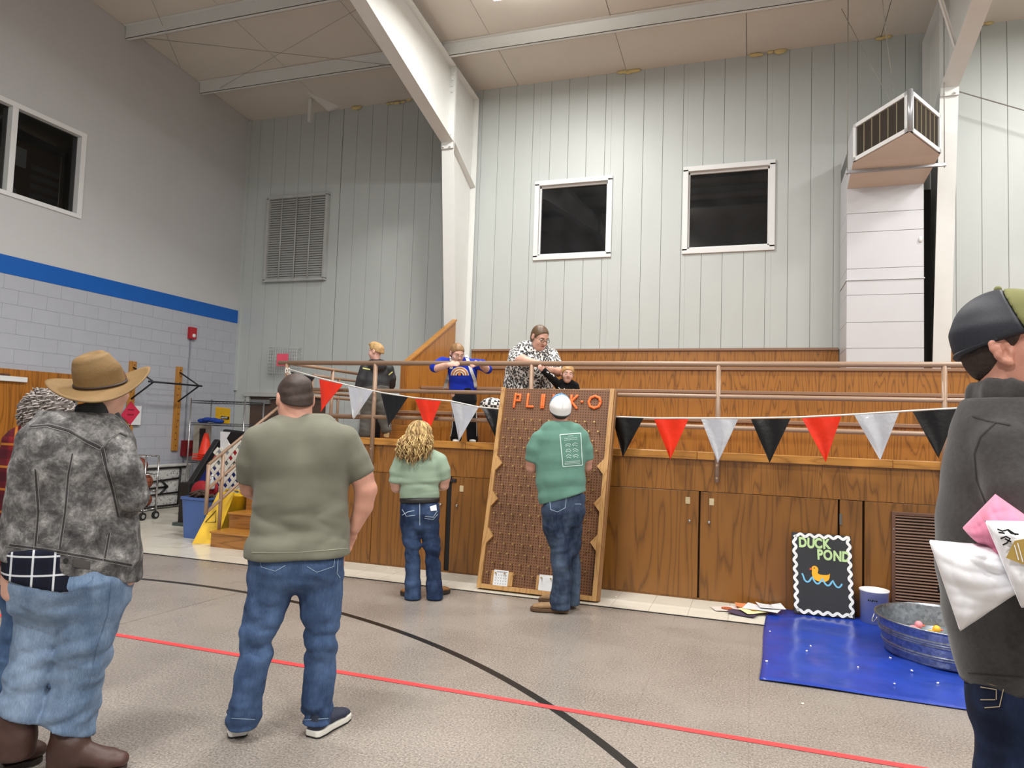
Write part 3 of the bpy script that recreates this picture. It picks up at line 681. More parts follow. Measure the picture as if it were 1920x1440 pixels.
for v in (.50, .86, 1.215):
    for s, u in ((1, .042), (-1, BW-.042)):
        MB().prism([q3(u, v-.075+(.02 if s < 0 else 0), .006), q3(u+s*.062, v+(.02 if s < 0 else 0), .006), q3(u, v+.075+(.02 if s < 0 else 0), .006)], W_*.036).build('deflector', m_pine, pb)
m_orange = M('letter_orange', (252, 122, 58), .5, var=.05)
def letter(u, strokes, h=.135, v0=1.80, r=.0125):
    root = None; b = MB()
    for st in strokes:
        P = [q3(u+x*h, v0+y*h, .016) for x, y in st]; Q = []
        for a, c in zip(P[:-1], P[1:]):
            k = max(1, int((c-a).length/.02)); Q += [a+(c-a)*i/k for i in range(k)]
        Q.append(P[-1])
        for pt in Q: b.sphere(tuple(pt), r*1.08, 8, 5)
        b.tube([tuple(x) for x in Q], r*1.0, 7)
    return b.build('letter', m_orange, pb)
letter(.15, [[(0, 0), (.04, 1)], [(.04, .95), (.42, .95), (.42, .5), (.03, .5)]]); letter(.29, [[(0, 1), (0, .05), (.45, .05)]]); letter(.435, [[(.05, 0), (.05, .95)], [(.2, 0), (.2, .95)]])
letter(.56, [[(0, 0), (0, .95), (.45, .05), (.45, 1)]]); letter(.745, [[(0, 0), (0, .95)], [(.42, .95), (.04, .5), (.45, .02)]]); letter(.855, [[(0, .5), (.02, .5)]]); letter(.985, [[(.5+.45*math.cos(a)-.5, .5+.45*math.sin(a)) for a in np.linspace(0, 2*math.pi, 9)]], r=.0135)
m_card = M('card_white', (230, 232, 234), .6)
for u in (.245, .70):
    bx = pbox(u-.11, u+.11, .045, .175, .006, .04, 'prize_box', m_pine)
    cd = pbox(u-.082, u+.065, .042, .185, .041, .044, 'prize_card', m_card, bx, 0)
    if u < .5:
        for i in range(5):
            for j in range(4): pbox(u-.062+i*.027, u-.054+i*.027, .055+j*.026, .062+j*.026, .0442, .0448, 'card_mark', m_black, cd, 0) if False else None
        b = MB()
        for i in range(5):
            for j in range(4): b.obox(q3(u-.058+i*.026, .060+j*.026, .0447), U_*.004, V_*.003, W_*.0004)
        for i in range(9): b.obox(q3(u-.05+i*.012, .168, .0447), U_*.004, V_*.0045, W_*.0004)
        b.build('card_print', M('print_grey', (120, 120, 124), .7), cd)['kind'] = 'stuff'

# ================================================================ bunting
bt = thing('bunting', 'string of black, orange and silver pennants hung across the bleacher front', 'bunting', (0, 6.9, 1.7))
def bY(px): return 6.885 if px < 1150 else 6.885-(px-1150)/670*.72
SP = [(541, 692), (600, 709), (652, 722), (715, 736), (778, 746), (846, 752), (897, 763), (1020, 775), (1148, 781), (1227, 784), (1315, 784), (1408, 784), (1503, 782), (1601, 777), (1711, 770), (1800, 765), (1900, 757), (2100, 740)]
MB().tube([tuple(atY(x, y, bY(x))) for x, y in SP], .008, 6).build('string', M('string_white', (226, 224, 218), .6), bt)
kn = atY(541, 695, 6.92); MB().tube([tuple(kn+Vector((.02*math.cos(a)*1.5, -.02, .03*math.sin(2*a)))) for a in np.linspace(0, 6.2, 16)], .006, 5).tube([tuple(kn+Vector((.03, -.02, 0))), tuple(kn+Vector((.05, -.02, -.08))), tuple(kn+Vector((.045, -.02, -.16)))], .009, 5).build('tie', M('string_white', (226, 224, 218), .6), bt)
m_fb = M('pennant_black', (6, 6, 8), .35, coat=.1, bmp=.3, bs=25); m_fo = M('pennant_orange', (222, 44, 10), .32, var=.12, coat=.2, bmp=.3, bs=25); m_fs = M('pennant_silver', (222, 224, 230), .22, .55, var=.06, bmp=.4, bs=22)
FL = [('b', (545, 697), (592, 708), (574, 730)), ('o', (600, 711), (644, 721), (603, 772)), ('s', (653, 724), (701, 733), (664, 785)), ('b', (715, 738), (766, 745), (729, 800)), ('o', (779, 748), (828, 752), (803, 816)), ('s', (846, 754), (898, 764), (861, 828)), ('b', (905, 765), (942, 769), (930, 822)),
      ('b', (1148, 783), (1207, 784), (1168, 858)), ('o', (1227, 786), (1291, 786), (1257, 862)), ('s', (1315, 786), (1384, 786), (1346, 868)), ('b', (1408, 786), (1482, 785), (1443, 868)), ('o', (1503, 784), (1577, 781), (1548, 866)), ('s', (1601, 778), (1685, 774), (1650, 863)), ('b', (1711, 772), (1796, 767), (1759, 860))]
rs = random.Random(11)
for c, a, b_, t in FL:
    Y = bY((a[0]+b_[0])/2); A, B, T = atY(*a, bY(a[0])), atY(*b_, bY(b_[0])), atY(*t, Y-.01); n = 13; V = []; F = []; ph = rs.uniform(0, 6)
    for sgn in (0, 1):
        for j in range(n):
            v = j/(n-1)
            for i in range(n):
                u = i/(n-1); p_ = (A*(1-u)+B*u)*(1-v)+T*v
                wv = .012*math.sin(3*u+2.5*v+ph)*v+.006*math.sin(9*u-4*v+ph*2)*(1-v*.5); p_ = p_+Vector((0, -.012-wv+sgn*.0025, 0)); V.append(tuple(p_))
    o = n*n
    for j in range(n-1):
        for i in range(n-1): F += [(j*n+i, j*n+i+1, (j+1)*n+i+1, (j+1)*n+i), (o+j*n+i, o+(j+1)*n+i, o+(j+1)*n+i+1, o+j*n+i+1)]
    MB().add(V, F, True).build('pennant', {'b': m_fb, 'o': m_fo, 's': m_fs}[c], bt, fix=False)

# ================================================================ duck pond corner
tarp = MB(); n1, n2 = 60, 48; c0, c1, c2, c3 = Vector((.06, 4.91, 0)), Vector((2.75, 4.88, 0)), Vector((2.75, 6.93, 0)), Vector((.14, 6.93, 0)); V = []
for j in range(n2+1):
    for i in range(n1+1):
        u, v = i/n1, j/n2; p_ = (c0*(1-u)+c1*u)*(1-v)+(c3*(1-u)+c2*u)*v
        z = .010+.004*math.sin(9*u+5*math.sin(7*v))*math.sin(11*v+2*u)+.003*math.sin(31*v+6*u)+.003*math.sin(23*u-17*v)+.007*math.exp(-((v-.93)/.03)**2)*(.5+.5*math.sin(40*u+3*v))
        if v < .02 or u < .02: z = .008+.004*math.sin(14*u+9*v)
        V.append((p_.x+.006*math.sin(8*v), p_.y+.008*math.sin(5*u+1), max(.006, z)))
tarp.add(V, [(j*(n1+1)+i, j*(n1+1)+i+1, (j+1)*(n1+1)+i+1, (j+1)*(n1+1)+i) for j in range(n2) for i in range(n1)], True)
tp = tag(tarp.build('tarp', M('tarp_blue', (30, 62, 162), .3, var=.16, vs=5, bmp=.55, bs=9, coat=.3)), 'bright blue plastic tarp spread on the floor under the metal tub', 'tarp')
sm = tp.modifiers.new('thick', 'SOLIDIFY'); sm.thickness = .004; sm.offset = -1
sg = thing('duck_pond_sign', 'black DUCK POND sign board with a wavy white border and yellow duck', 'sign', (.6, 6.8, 0))
S0 = Vector((.365, 6.80, .022)); SU = Vector((1, .02, 0)).normalized(); SV = Vector((-.02, .13, .71)).normalized(); SW = SU.cross(SV).normalized(); SW = SW if SW.y < 0 else -SW; sw_, sh_ = .487, .70
sq = lambda u, v, w=0: S0+SU*u+SV*v+SW*w
MB().obox(sq(sw_/2, sh_/2, 0), SU*sw_/2, SV*sh_/2, SW*.012).build('board', M('sign_board_black', (40, 42, 45), .6), sg, .003)
def ribbon(pts, wd, w, nm, mat, par, closed=False):
    b = MB(); P = [Vector((x, y)) for x, y in pts]; m = len(P); A = []
    for i in range(m):
        t = (P[(i+1) % m]-P[i-1]) if closed else (P[min(i+1, m-1)]-P[max(i-1, 0)]); t.normalize(); k = Vector((-t.y, t.x))*wd/2; A += [P[i]+k, P[i]-k]
    vs_ = [tuple(sq(a.x, a.y, w)) for a in A]+[tuple(sq(a.x, a.y, w-.003)) for a in A]; f_ = []; mm = m if closed else m-1
    for i in range(mm):
        j = (i+1) % m; f_ += [(2*i, 2*j, 2*j+1, 2*i+1), (2*i, 2*m+2*i, 2*m+2*j, 2*j), (2*i+1, 2*j+1, 2*m+2*j+1, 2*m+2*i+1)]
    return b.add(vs_, f_).build(nm, mat, par)
wvp = []; e_ = .022; W2, H2 = sw_-2*e_, sh_-2*e_
for s in np.linspace(0, 1, 240, endpoint=False):
    L_ = s*2*(W2+H2)
    if L_ < W2: x, y, nx, ny = L_, 0, 0, 1
    elif L_ < W2+H2: x, y, nx, ny = W2, L_-W2, 1, 0
    elif L_ < 2*W2+H2: x, y, nx, ny = W2-(L_-W2-H2), H2, 0, 1
    else: x, y, nx, ny = 0, H2-(L_-2*W2-H2), 1, 0
    k = .011*math.sin(L_/.0775*2*math.pi); wvp.append((e_+x+nx*k, e_+y+ny*k))
ribbon(wvp, .024, .0155, 'wavy_border', M('border_white', (236, 236, 232), .7), sg, True)
m_lime = M('letter_pale_green', (196, 226, 160), .7)
srot = Matrix((SU, SV, SW)).transposed().to_4x4()
def sign_text(body, u, v, size, rotz=0):
    x = u
    for ch in body:
        me = text_mesh(ch, size, m_lime, .0015, 'letter'); o = link('letter', me); o.matrix_world = Matrix.Translation(sq(x, v, .0145)) @ srot @ Matrix.Rotation(rotz+rs.uniform(-.05, .05), 4, 'Z') @ Matrix.Diagonal((.8, 1.05, 1, 1)); attach(o, sg)
        wd = max(p_.co.x for p_ in me.vertices)-min(p_.co.x for p_ in me.vertices); x += wd*.8+.004
sign_text('DUCK', .055, .575, .112); sign_text('POND', .205, .48, .112)
def disc(poly, w, nm, mat, par=sg): return MB().prism([sq(x, y, w) for x, y in poly], SW*.002).build(nm, mat, par)
m_dy = M('duck_yellow', (246, 178, 40), .7)
body = [(.155, .355), (.16, .325), (.178, .30), (.205, .288), (.24, .286), (.27, .292), (.29, .306), (.30, .33), (.303, .362), (.29, .352), (.272, .348), (.25, .347), (.228, .347), (.21, .352), (.204, .362), (.208, .375), (.21, .39), (.206, .405), (.195, .416), (.18, .419), (.165, .414), (.156, .402), (.154, .388), (.158, .374)]
dk = disc(body, .0135, 'painted_duck', m_dy); disc([(.157, .398), (.137, .396), (.142, .388), (.134, .380), (.157, .382)], .0137, 'bill', M('bill_red', (226, 96, 70), .7), dk); disc([(.178+.005*math.cos(a), .40+.005*math.sin(a)) for a in np.linspace(0, 6.28, 8, endpoint=False)], .0155, 'eye', m_black, dk)
wp = []
for k in range(4):
    x0 = .075+k*.083
    wp += [(x0+.083*t, .275+.055*(2*t-1)**2+(.015 if k == 0 and t < .2 else 0)-.008*k) for t in np.linspace(0, 1, 10)][:-1]
ribbon(wp, .014, .0160, 'painted_waves', M('wave_blue', (120, 190, 222), .7), sg)

wb_ = thing('bucket', 'white plastic bucket beside the duck pond sign', 'bucket', (1.0, 6.86, 0))
MB().lathe([(.001, .005), (.106, .005), (.108, .0), (.112, .262), (.118, .262), (.119, .275), (.112, .277), (.106, .262), (.095, .015), (.001, .015)], 32, (1.005, 6.83, .012)).build('pail', M('bucket_white', (246, 246, 244), .4), wb_)
b = MB()
for k, (dx, dz) in enumerate(((-.055, 0), (-.045, .006), (-.033, -.004), (-.022, .004), (-.01, -.002))):
    a = 4.15+k*.14; b.bar((1.005+.1115*math.cos(a), 6.83+.1115*math.sin(a), .205+dz), (1.005+.1115*math.cos(a+.06), 6.83+.1115*math.sin(a+.06), .213-dz), .004, .012)
b.build('marker_writing', m_black, wb_)['kind'] = 'stuff'
# galvanised tub with ducks
TC = (1.385, 6.02, .02)
tb = thing('metal_tub', 'round galvanised wash tub standing on the blue tarp', 'tub', (TC[0], TC[1], 0))
def tubmat():
    m, n, b = nt('galvanised_spangle'); mp = coords(n); vo = N(n, 'ShaderNodeTexVoronoi', i_Scale=46); n.links.new(mp.outputs[0], vo.inputs['Vector'])
    r = ramp(n, [(0, lin((128, 134, 142))), (1, lin((178, 184, 190)))]); n.links.new(vo.outputs['Color'], r.inputs[0]); n.links.new(r.outputs[0], b.inputs['Base Color']); b.inputs['Metallic'].default_value = .9; b.inputs['Roughness'].default_value = .28; return m
m_tub = tubmat()
rt = lambda z: .425+.19*z
prof = [(.001, .006), (.42, .006), (.428, .0), (rt(.02), .02)]
for z in np.linspace(.03, .30, 46): prof.append((rt(z)+sum(.008*math.exp(-((z-zz)/.006)**2) for zz in (.075, .095, .185, .205, .225)), z))
prof += [(rt(.31)+.002, .31), (rt(.31)+.012, .316), (rt(.31)+.013, .326), (rt(.31)+.004, .331), (rt(.31)-.006, .326), (rt(.3)-.006, .30), (rt(.2)-.012, .205), (rt(.1)-.012, .09), (.42, .02), (.001, .014)]
prof = [(r, z*.79) for r, z in prof]
MB().lathe(prof, 64, TC).build('tub_body', m_tub, tb)
for a in (math.pi+.0, 0): MB().tube([(TC[0]+(.49+.02*math.sin(t))*math.cos(a+.12*math.cos(t)), TC[1]+(.49+.02*math.sin(t))*math.sin(a+.12*math.cos(t)), .25-.05*math.sin(t)) for t in np.linspace(0, math.pi, 10)], .006, 6).build('handle', m_galv, tb)
b = MB(); PA = []
for j in range(5):
    for i in range(9):
        a = -1.66+.40*i/8; z = .072+.075*j/4; r = rt(z/.79)+.005; PA.append((TC[0]+r*math.cos(a), TC[1]+r*math.sin(a), TC[2]+z))
b.add(PA, [(j*9+i, j*9+i+1, j*9+i+10, j*9+i+9) for j in range(4) for i in range(8) if not (j < 2 and i in (2, 3, 4))], True).build('torn_sticker', M('sticker_white', (206, 208, 214), .6), tb, fix=False)
MB().lathe([(.001, .10), (.43, .10)], 48, TC).build('pond_water', M('water_dim', (150, 170, 176), .05, spec=.6, trans=.6), tb)
for k, (dx, dy, col, nm) in enumerate(((-.12, -.02, (246, 190, 60), 'yellow'), (-.22, .06, (236, 150, 160), 'pink'), (.06, .1, (246, 190, 60), 'far yellow'), (.2, -.05, (160, 200, 120), 'green'))):
    d = thing('toy_duck', f'{nm} toy duck floating in the galvanised tub', 'toy duck', (TC[0]+dx, TC[1]+dy, .125), 'toy ducks in the tub'); c_ = Vector((TC[0]+dx, TC[1]+dy, .155))
    MB().sphere(tuple(c_), .045, 12, 8, (1.25, 1, .8)).sphere(tuple(c_+Vector((.03, 0, .045))), .028, 10, 8).build('duck_body', M('toy_%d' % k, col, .4), d); MB().sphere(tuple(c_+Vector((.06, 0, .042))), .012, 8, 6, (1.2, 1, .5)).build('bill', M('bill_red', (226, 96, 70), .7), d)
tag(MB().sphere((1.62, 6.72, .36), .12, 14, 8, (1.4, .5, .5)).box(1.5, 1.78, 6.66, 6.76, .02, .34).build('black_bag', M('bag_black', (18, 18, 20), .6, bmp=.4, bs=20)), 'black bag standing behind the metal tub by the louvred grille', 'bag')
# papers on the white tiles
PPR = [((-.20, 6.72), .26, .19, .35, (232, 220, 214), 'pale flyer with an orange print lying leftmost in the paper heap'), ((-.06, 6.60), .24, .17, -.3, (74, 62, 84), 'dark purple flyer lying lowest in the paper heap'), ((.02, 6.84), .30, .14, .1, (232, 146, 96), 'orange sheet lying furthest back in the paper heap'), ((.03, 6.66), .22, .16, .55, (230, 222, 170), 'yellow-printed flyer in the middle of the paper heap'), ((.10, 6.74), .30, .2, -.25, (236, 236, 238), 'large white sheet lying on top of the paper heap'), ((.17, 6.82), .22, .2, .2, (240, 242, 246), 'white sheet with a black dot nearest the blue tarp')]
for k, ((x, y), a, b_, r, col, lab) in enumerate(PPR):
    t = thing('paper_sheet', lab, 'paper', (x, y, .006+.006*k), 'papers heaped on the white tiles'); n = 8; V = []
    for sgn in (0, 1):
        for j in range(n):
            for i in range(n):
                u, v = i/(n-1)-.5, j/(n-1)-.5; xx, yy = u*a, v*b_; zz = .010+.008*k+.012*math.sin(4*u+k)*v+.02*u*u*(k % 3); V.append((x+xx*math.cos(r)-yy*math.sin(r), y+xx*math.sin(r)+yy*math.cos(r), zz+sgn*.0008))
    F = [(j*n+i, j*n+i+1, (j+1)*n+i+1, (j+1)*n+i) for j in range(n-1) for i in range(n-1)]; MB().add(V, F+[tuple(reversed([q+n*n for q in f])) for f in F]).build('sheet', M('sheet_%d' % k, col, .6), t, fix=False)
    zt_ = max(v[2] for v in V)
    if k in (0, 3, 5):
        c_ = {0: (186, 96, 60), 3: (190, 150, 40), 5: (20, 20, 22)}[k]; s_ = {0: .05, 3: .03, 5: .012}[k]; MB().lathe([(.001, .0), (s_, .0)], 12, (x, y, zt_+.001)).build('print_mark', M('mark_%d' % k, c_, .6), t)
for k, (x, y, z) in enumerate([(.15, 6.08, .016), (.11, 5.28, .016), (.39, 5.66, .016), (.43, 5.8, .016), (1.04, 5.5, .016), (.88, 5.16, .016), (.7, 5.42, .016), (1.15, 5.3, .016), (.95, 5.75, .016), (-3.95, 6.8, .006), (-3.7, 6.86, .006), (-3.6, 6.8, .006), (-3.05, 6.85, .006), (-2.88, 6.78, .006), (-1.2, 6.7, .006), (.3, 4.6, 0)]):
    b = MB()
    for i in range(4): b.sphere((x+rs.uniform(-.005, .005), y+rs.uniform(-.005, .005), z+.005), rs.uniform(.0035, .006), 7, 5)
    tag(b.build('popcorn', M('popcorn_white', (238, 234, 220), .8)), 'stray piece of white popcorn on the blue tarp' if z > .01 else ('stray piece of white popcorn on the cream tiles' if y > 6.4 else 'stray piece of popcorn on the grey floor before the tarp'), 'popcorn', 'popcorn pieces on tarp and tiles')

# ================================================================ back-left corner
# two drilled boards with bracket arms and a bar
m_brd = oak('oak_batten', (150, 96, 36), (190, 132, 56), 'Z')
pbk = thing('pull_up_bar', 'wall-mounted black pull-up bar on two drilled oak battens', 'pull-up bar', (XL, 9.2, 1))
for y in (8.76, 9.74):
    bo = MB().box(XL, XL+.045, y-.06, y+.06, .96, 2.43).build('batten', m_brd, pbk, .004)
    for z in np.arange(1.05, 2.4, .11): MB().cyl((XL+.04, y+.02*math.sin(z*9), z), (XL+.0465, y+.02*math.sin(z*9), z), .011, 8).build('hole', m_dark, bo)
    for z in (2.33, 1.82): MB().cyl((XL+.04, y, z), (-9.08, y, 2.1), .014, 8).build('arm', M('iron_black', (44, 46, 50), .5, .4), pbk)
MB().cyl((-9.08, 8.66, 2.1), (-9.08, 9.80, 2.1), .016, 10).build('bar', M('iron_black', (44, 46, 50), .5, .4), pbk)
nt1 = MB().obox((XL+.055, 8.84, 1.555), (0, .115, 0), (.003, 0, 0), (0, 0, .155)).build('white_notice', M('paper_bright', (226, 228, 230), .7)); tag(nt1, 'white paper notice behind the red card on the oak batten', 'notice')
rc = thing('red_card', 'red card hung as a diamond on the drilled oak batten', 'notice', (XL+.065, 8.73, 1.58)); MB().prism([(XL+.062, 8.56, 1.55), (XL+.062, 8.75, 1.40), (XL+.062, 8.92, 1.61), (XL+.062, 8.73, 1.78)], (.004, 0, 0)).build('card', M('card_crimson', (206, 44, 78), .7), rc)
for k in range(2): MB().box(XL+.066, XL+.068, 8.68, 8.8, 1.55+k*.08, 1.575+k*.08).build('marking', M('marking_dark_red', (140, 24, 50), .7), rc)
# alarm, conduit, pull box
al = thing('fire_alarm', 'small red fire alarm sounder high on the block wall', 'fire alarm', (XL, 9.97, 3.0)); MB().box(XL, XL+.07, 9.90, 10.05, 2.95, 3.16).build('case', M('alarm_red', (176, 30, 40), .5), al, .006); MB().lathe([(.001, .03), (.03, .02), (.035, 0)], 12).xf(Matrix.Translation((XL+.07, 9.98, 3.01)) @ Matrix.Rotation(math.pi/2, 4, 'Y')).build('strobe', M('strobe_clear', (226, 226, 230), .2), al)
tag(MB().cyl((XL+.015, 9.97, .75), (XL+.015, 9.97, 2.95), .012, 8).build('conduit', M('conduit_grey', (140, 144, 154), .5)), 'thin grey conduit running down the block wall from the alarm', 'conduit')
px_ = thing('pull_box', 'dark red fire box low on the block wall beside the wire shelf', 'fire box', (XL, 10.02, .9)); MB().box(XL, XL+.09, 9.9, 10.12, .86, 1.14).build('case', M('pullbox_red', (128, 24, 34), .5), px_, .006); MB().box(XL+.09, XL+.096, 9.94, 10.08, .9, 1.0).build('cover', M('pullbox_dark', (92, 18, 28), .5), px_)
# wire shelf
wsf = thing('wire_shelf', 'chrome wire storage shelf in the corner beside the brown door', 'shelf', (-8.7, 9.85, 0)); sx0, sx1, sy0, sy1 = -9.12, -8.0, 9.62, 10.1
for x in (sx0, sx1):
    for y in (sy0, sy1): MB().cyl((x, y, 0), (x, y, 1.88), .013, 8).build('post', m_chrome, wsf)
m_swire = M('shelf_wire', (96, 98, 102), .35, .8)
for z in (1.84, 1.46, .82, .35):
    b = MB()
    for y in (sy0, sy1):
        for dz in (0, -.035): b.cyl((sx0, y, z+dz), (sx1, y, z+dz), .005, 6)
        b.tube([(sx0+(sx1-sx0)*k/30, y, z-.0175+(.0175 if k % 2 else -.0175)) for k in range(31)], .0025, 5)
    for x in (sx0, sx1):
        for dz in (0, -.035): b.cyl((x, sy0, z+dz), (x, sy1, z+dz), .005, 6)
    for k in range(24): x = sx0+(sx1-sx0)*(k+.5)/24; b.cyl((x, sy0, z+.003), (x, sy1, z+.003), .0025, 5)
    b.build('wire_tray', m_swire, wsf)
ys_ = thing('yellow_placard', 'yellow placard with a black lettered band standing on the wire shelf', 'placard', (-8.75, 9.9, 1.47)); MB().obox((-8.70, 9.92, 1.60), (.155, 0, -.01), (0, .004, .002), (.006, -.01, .135)).build('card', M('placard_yellow', (242, 190, 30), .6), ys_); MB().obox((-8.64, 9.908, 1.565), (.085, 0, -.006), (0, .003, 0), (0, 0, .024)).build('band', m_black, ys_)
for k in range(6): MB().box(-8.71+k*.022, -8.698+k*.022, 9.903, 9.906, 1.553, 1.58).build('letter_mark', M('mark_white', (220, 220, 216), .7), ys_)
bc = Shape(.04) if 'Shape' in globals() else None
b = MB()
for k, (x, z, s) in enumerate(((-8.98, 1.50, .8), (-8.88, 1.52, .9), (-8.76, 1.515, .85), (-8.66, 1.5, .75))): b.sphere((x, 9.78, z), .085, 12, 8, (1.3*s, 1.3, .5))
tag(b.build('blue_cloth', M('cloth_royal', (16, 60, 150), .8, bmp=.5, bs=20)), 'folded royal blue cloth lying on the upper wire shelf', 'cloth')
gb = thing('grey_cabinet', 'weathered grey panel with a dark slot standing on the wire shelf', 'panel', (-9.0, 9.95, .82)); MB().box(-9.38, -9.26, 10.0, 10.03, .84, 1.44).box(-9.12, -9.02, 10.0, 10.03, .84, 1.44).box(-9.26, -9.12, 10.0, 10.03, 1.36, 1.44).build('panel_frame', M('panel_beige', (176, 172, 158), .7), gb); MB().box(-9.26, -9.12, 10.01, 10.02, .9, 1.36).build('slot', M('slot_dark', (46, 40, 40), .8), gb)
m_cone = M('cone_orange_red', (244, 62, 34), .5)
for k in range(4):
    cn = thing('traffic_cone', ['orange traffic cone at the bottom of the nested stack on the shelf', 'second orange cone up in the nested stack on the shelf', 'third orange cone up in the nested stack on the shelf', 'topmost orange traffic cone of the nested stack on the shelf'][k], 'traffic cone', (-8.95, 9.82, .825), 'nested orange cones'); z = .825+k*.032
    MB().box(-9.09, -8.79, 9.68, 9.96, z, z+.015).build('base', m_cone, cn, .004)
    if k in (0, 3): MB().lathe([(.115, .015), (.035, .36-.02*(3-k)), (.03, .365-.02*(3-k)), (.001, .365-.02*(3-k))], 20, (-8.94, 9.82, z)).build('cone', m_cone, cn)
    else: MB().lathe([(.117, .015), (.10, .07)], 20, (-8.94, 9.82, z)).build('cone', m_cone, cn)
tag(MB().box(-8.3, -8.05, 9.66, 9.95, .83, 1.03).build('red_carton', M('carton_red', (170, 24, 36), .5), None, .01), 'small red carton on the middle wire shelf', 'carton')
tag(MB().box(-8.95, -8.2, 9.66, 10.0, .36, .7).build('blue_crate', M('crate_blue', (24, 40, 120), .5), None, .02), 'dark blue crate on the lowest wire shelf', 'crate')
# folded table standing on edge against the wall
ft = thing('folding_table', 'white folding table with black legs standing on edge by the block wall', 'table', (-9.36, 9.2, 0))
def dimple():
    m, n, b = nt('table_plastic_dimpled'); mp = coords(n); vo = N(n, 'ShaderNodeTexVoronoi', i_Scale=22); n.links.new(mp.outputs[0], vo.inputs['Vector']); r = ramp(n, [(.15, lin((120, 120, 122))), (.4, lin((200, 200, 198)))]); n.links.new(vo.outputs['Distance'], r.inputs[0]); n.links.new(r.outputs[0], b.inputs['Base Color']); bump(n, b, vo.outputs['Distance'], .6, .01); return m
MB().box(-9.42, -9.37, 8.2, 9.95, .02, .74).build('tabletop', dimple(), ft, .01); MB().box(-9.43, -9.36, 8.18, 9.97, .70, .745).build('rim', M('rim_white', (206, 206, 202), .5), ft, .01)
m_tl = M('table_leg_black', (26, 26, 28), .45)
for a, b_ in (((8.6, .68), (9.85, .69)), ((8.75, .06), (9.7, .05)), ((9.7, .05), (9.72, .68)), ((8.75, .45), (9.68, .50)), ((8.75, .24), (9.68, .26)), ((8.75, .35), (9.45, .37)), ((8.72, .06), (8.72, .6)), ((9.45, .37), (9.3, .49)), ((9.45, .37), (9.3, .26)), ((8.72, .6), (8.9, .47))): MB().cyl((-9.35, *a), (-9.35, *b_), .016, 8).build('leg_tube', m_tl, ft)
# ball cart and basketballs
bcart = thing('ball_cart', 'chrome wheeled ball cart beside the folded table', 'cart', (-8.8, 8.6, 0)); cx = (-9.25, -8.55); cyy = (8.2, 8.44)
for x in cx:
    for y in cyy:
        MB().cyl((x, y, .12), (x, y, .95), .014, 8).build('post', m_chrome, bcart); w_ = MB().cyl((x-.018, y, .06), (x+.018, y, .06), .058, 16).build('caster', m_black, bcart); MB().cyl((x-.02, y, .06), (x+.02, y, .06), .03, 12).build('hub', M('hub_grey', (150, 150, 150), .5), w_)
for z in (.15, .42, .68, .95):
    for a, b_ in (((cx[0], cyy[0]), (cx[1], cyy[0])), ((cx[0], cyy[1]), (cx[1], cyy[1])), ((cx[0], cyy[0]), (cx[0], cyy[1])), ((cx[1], cyy[0]), (cx[1], cyy[1]))): MB().cyl((*a, z), (*b_, z), .009, 8).build('rail', m_chrome, bcart)
for k in range(12): MB().cyl((cx[0]+(cx[1]-cx[0])*(k+.5)/12, cyy[0], .15), (cx[0]+(cx[1]-cx[0])*(k+.5)/12, cyy[0], .68), .003, 5).build('wire', m_chrome, bcart)
MB().box(cx[0], cx[1], cyy[0], cyy[1], .13, .145).build('cart_base', m_tl, bcart)
def ballmat():
    m, n, b = nt('basketball_brown'); mp = coords(n); vo = N(n, 'ShaderNodeTexVoronoi', i_Scale=160); n.links.new(mp.outputs[0], vo.inputs['Vector']); r = ramp(n, [(0, lin((112, 56, 36))), (1, lin((146, 76, 50)))]); n.links.new(vo.outputs['Distance'], r.inputs[0]); n.links.new(r.outputs[0], b.inputs['Base Color']); b.inputs['Roughness'].default_value = .6; bump(n, b, vo.outputs['Distance'], .3, .002); return m
m_ball = ballmat()
for k, (x, y, z, lab) in enumerate(((-8.80, 8.32, .80, 'brown basketball on top of the pile in the ball cart'), (-8.68, 8.32, .56, 'brown basketball at mid height on the near side of the cart'), (-8.95, 8.32, .56, 'brown basketball at mid height on the far side of the cart'), (-8.68, 8.32, .29, 'brown basketball lowest on the near side of the cart'), (-8.95, 8.32, .29, 'brown basketball lowest on the far side of the cart'))):
    bb_ = thing('basketball', lab, 'basketball', (x, y, z-.12), 'basketballs in the cart'); MB().sphere((x, y, z), .12, 24, 16).build('ball', m_ball, bb_)
    for ax in range(3):
        pts = [(x+.121*math.cos(t)*(ax != 0), y+.121*(math.cos(t) if ax == 0 else math.sin(t) if ax == 1 else 0), z+.121*(math.sin(t) if ax != 1 else 0)) for t in np.linspace(0, 2*math.pi, 28, endpoint=False)]; MB().tube(pts, .0025, 5, closed=True).build('seam_line', m_black, bb_)
# blue bin with brown cloths
bn = thing('trash_bin', 'blue plastic bin heaped with brown cloth beside the stair', 'bin', (-6.8, 7.5, 0))
b = MB(); bx, by = -6.80, 7.45
def rr(hx, hy, z, r=.05, n=5):
    o = []
    for cx_, cy_, a0_ in ((hx-r, hy-r, 0), (-hx+r, hy-r, 90), (-hx+r, -hy+r, 180), (hx-r, -hy+r, 270)):
        for k in range(n): a = math.radians(a0_+90*k/(n-1)); o.append((bx+cx_+r*math.cos(a), by+cy_+r*math.sin(a), z))
    return o
rings = [rr(.165, .12, .002), rr(.20, .15, .50), rr(.215, .165, .50), rr(.215, .165, .53), rr(.195, .145, .53), rr(.16, .115, .03)]; n = len(rings[0]); V = [v for r in rings for v in r]; F = [(i*n+k, i*n+(k+1) % n, (i+1)*n+(k+1) % n, (i+1)*n+k) for i in range(5) for k in range(n)]+[tuple(range(n-1, -1, -1)), tuple(5*n+k for k in range(n))]
b.add(V, F, False).build('bin_body', M('bin_blue', (74, 104, 164), .45, var=.05), bn)
ch = MB()
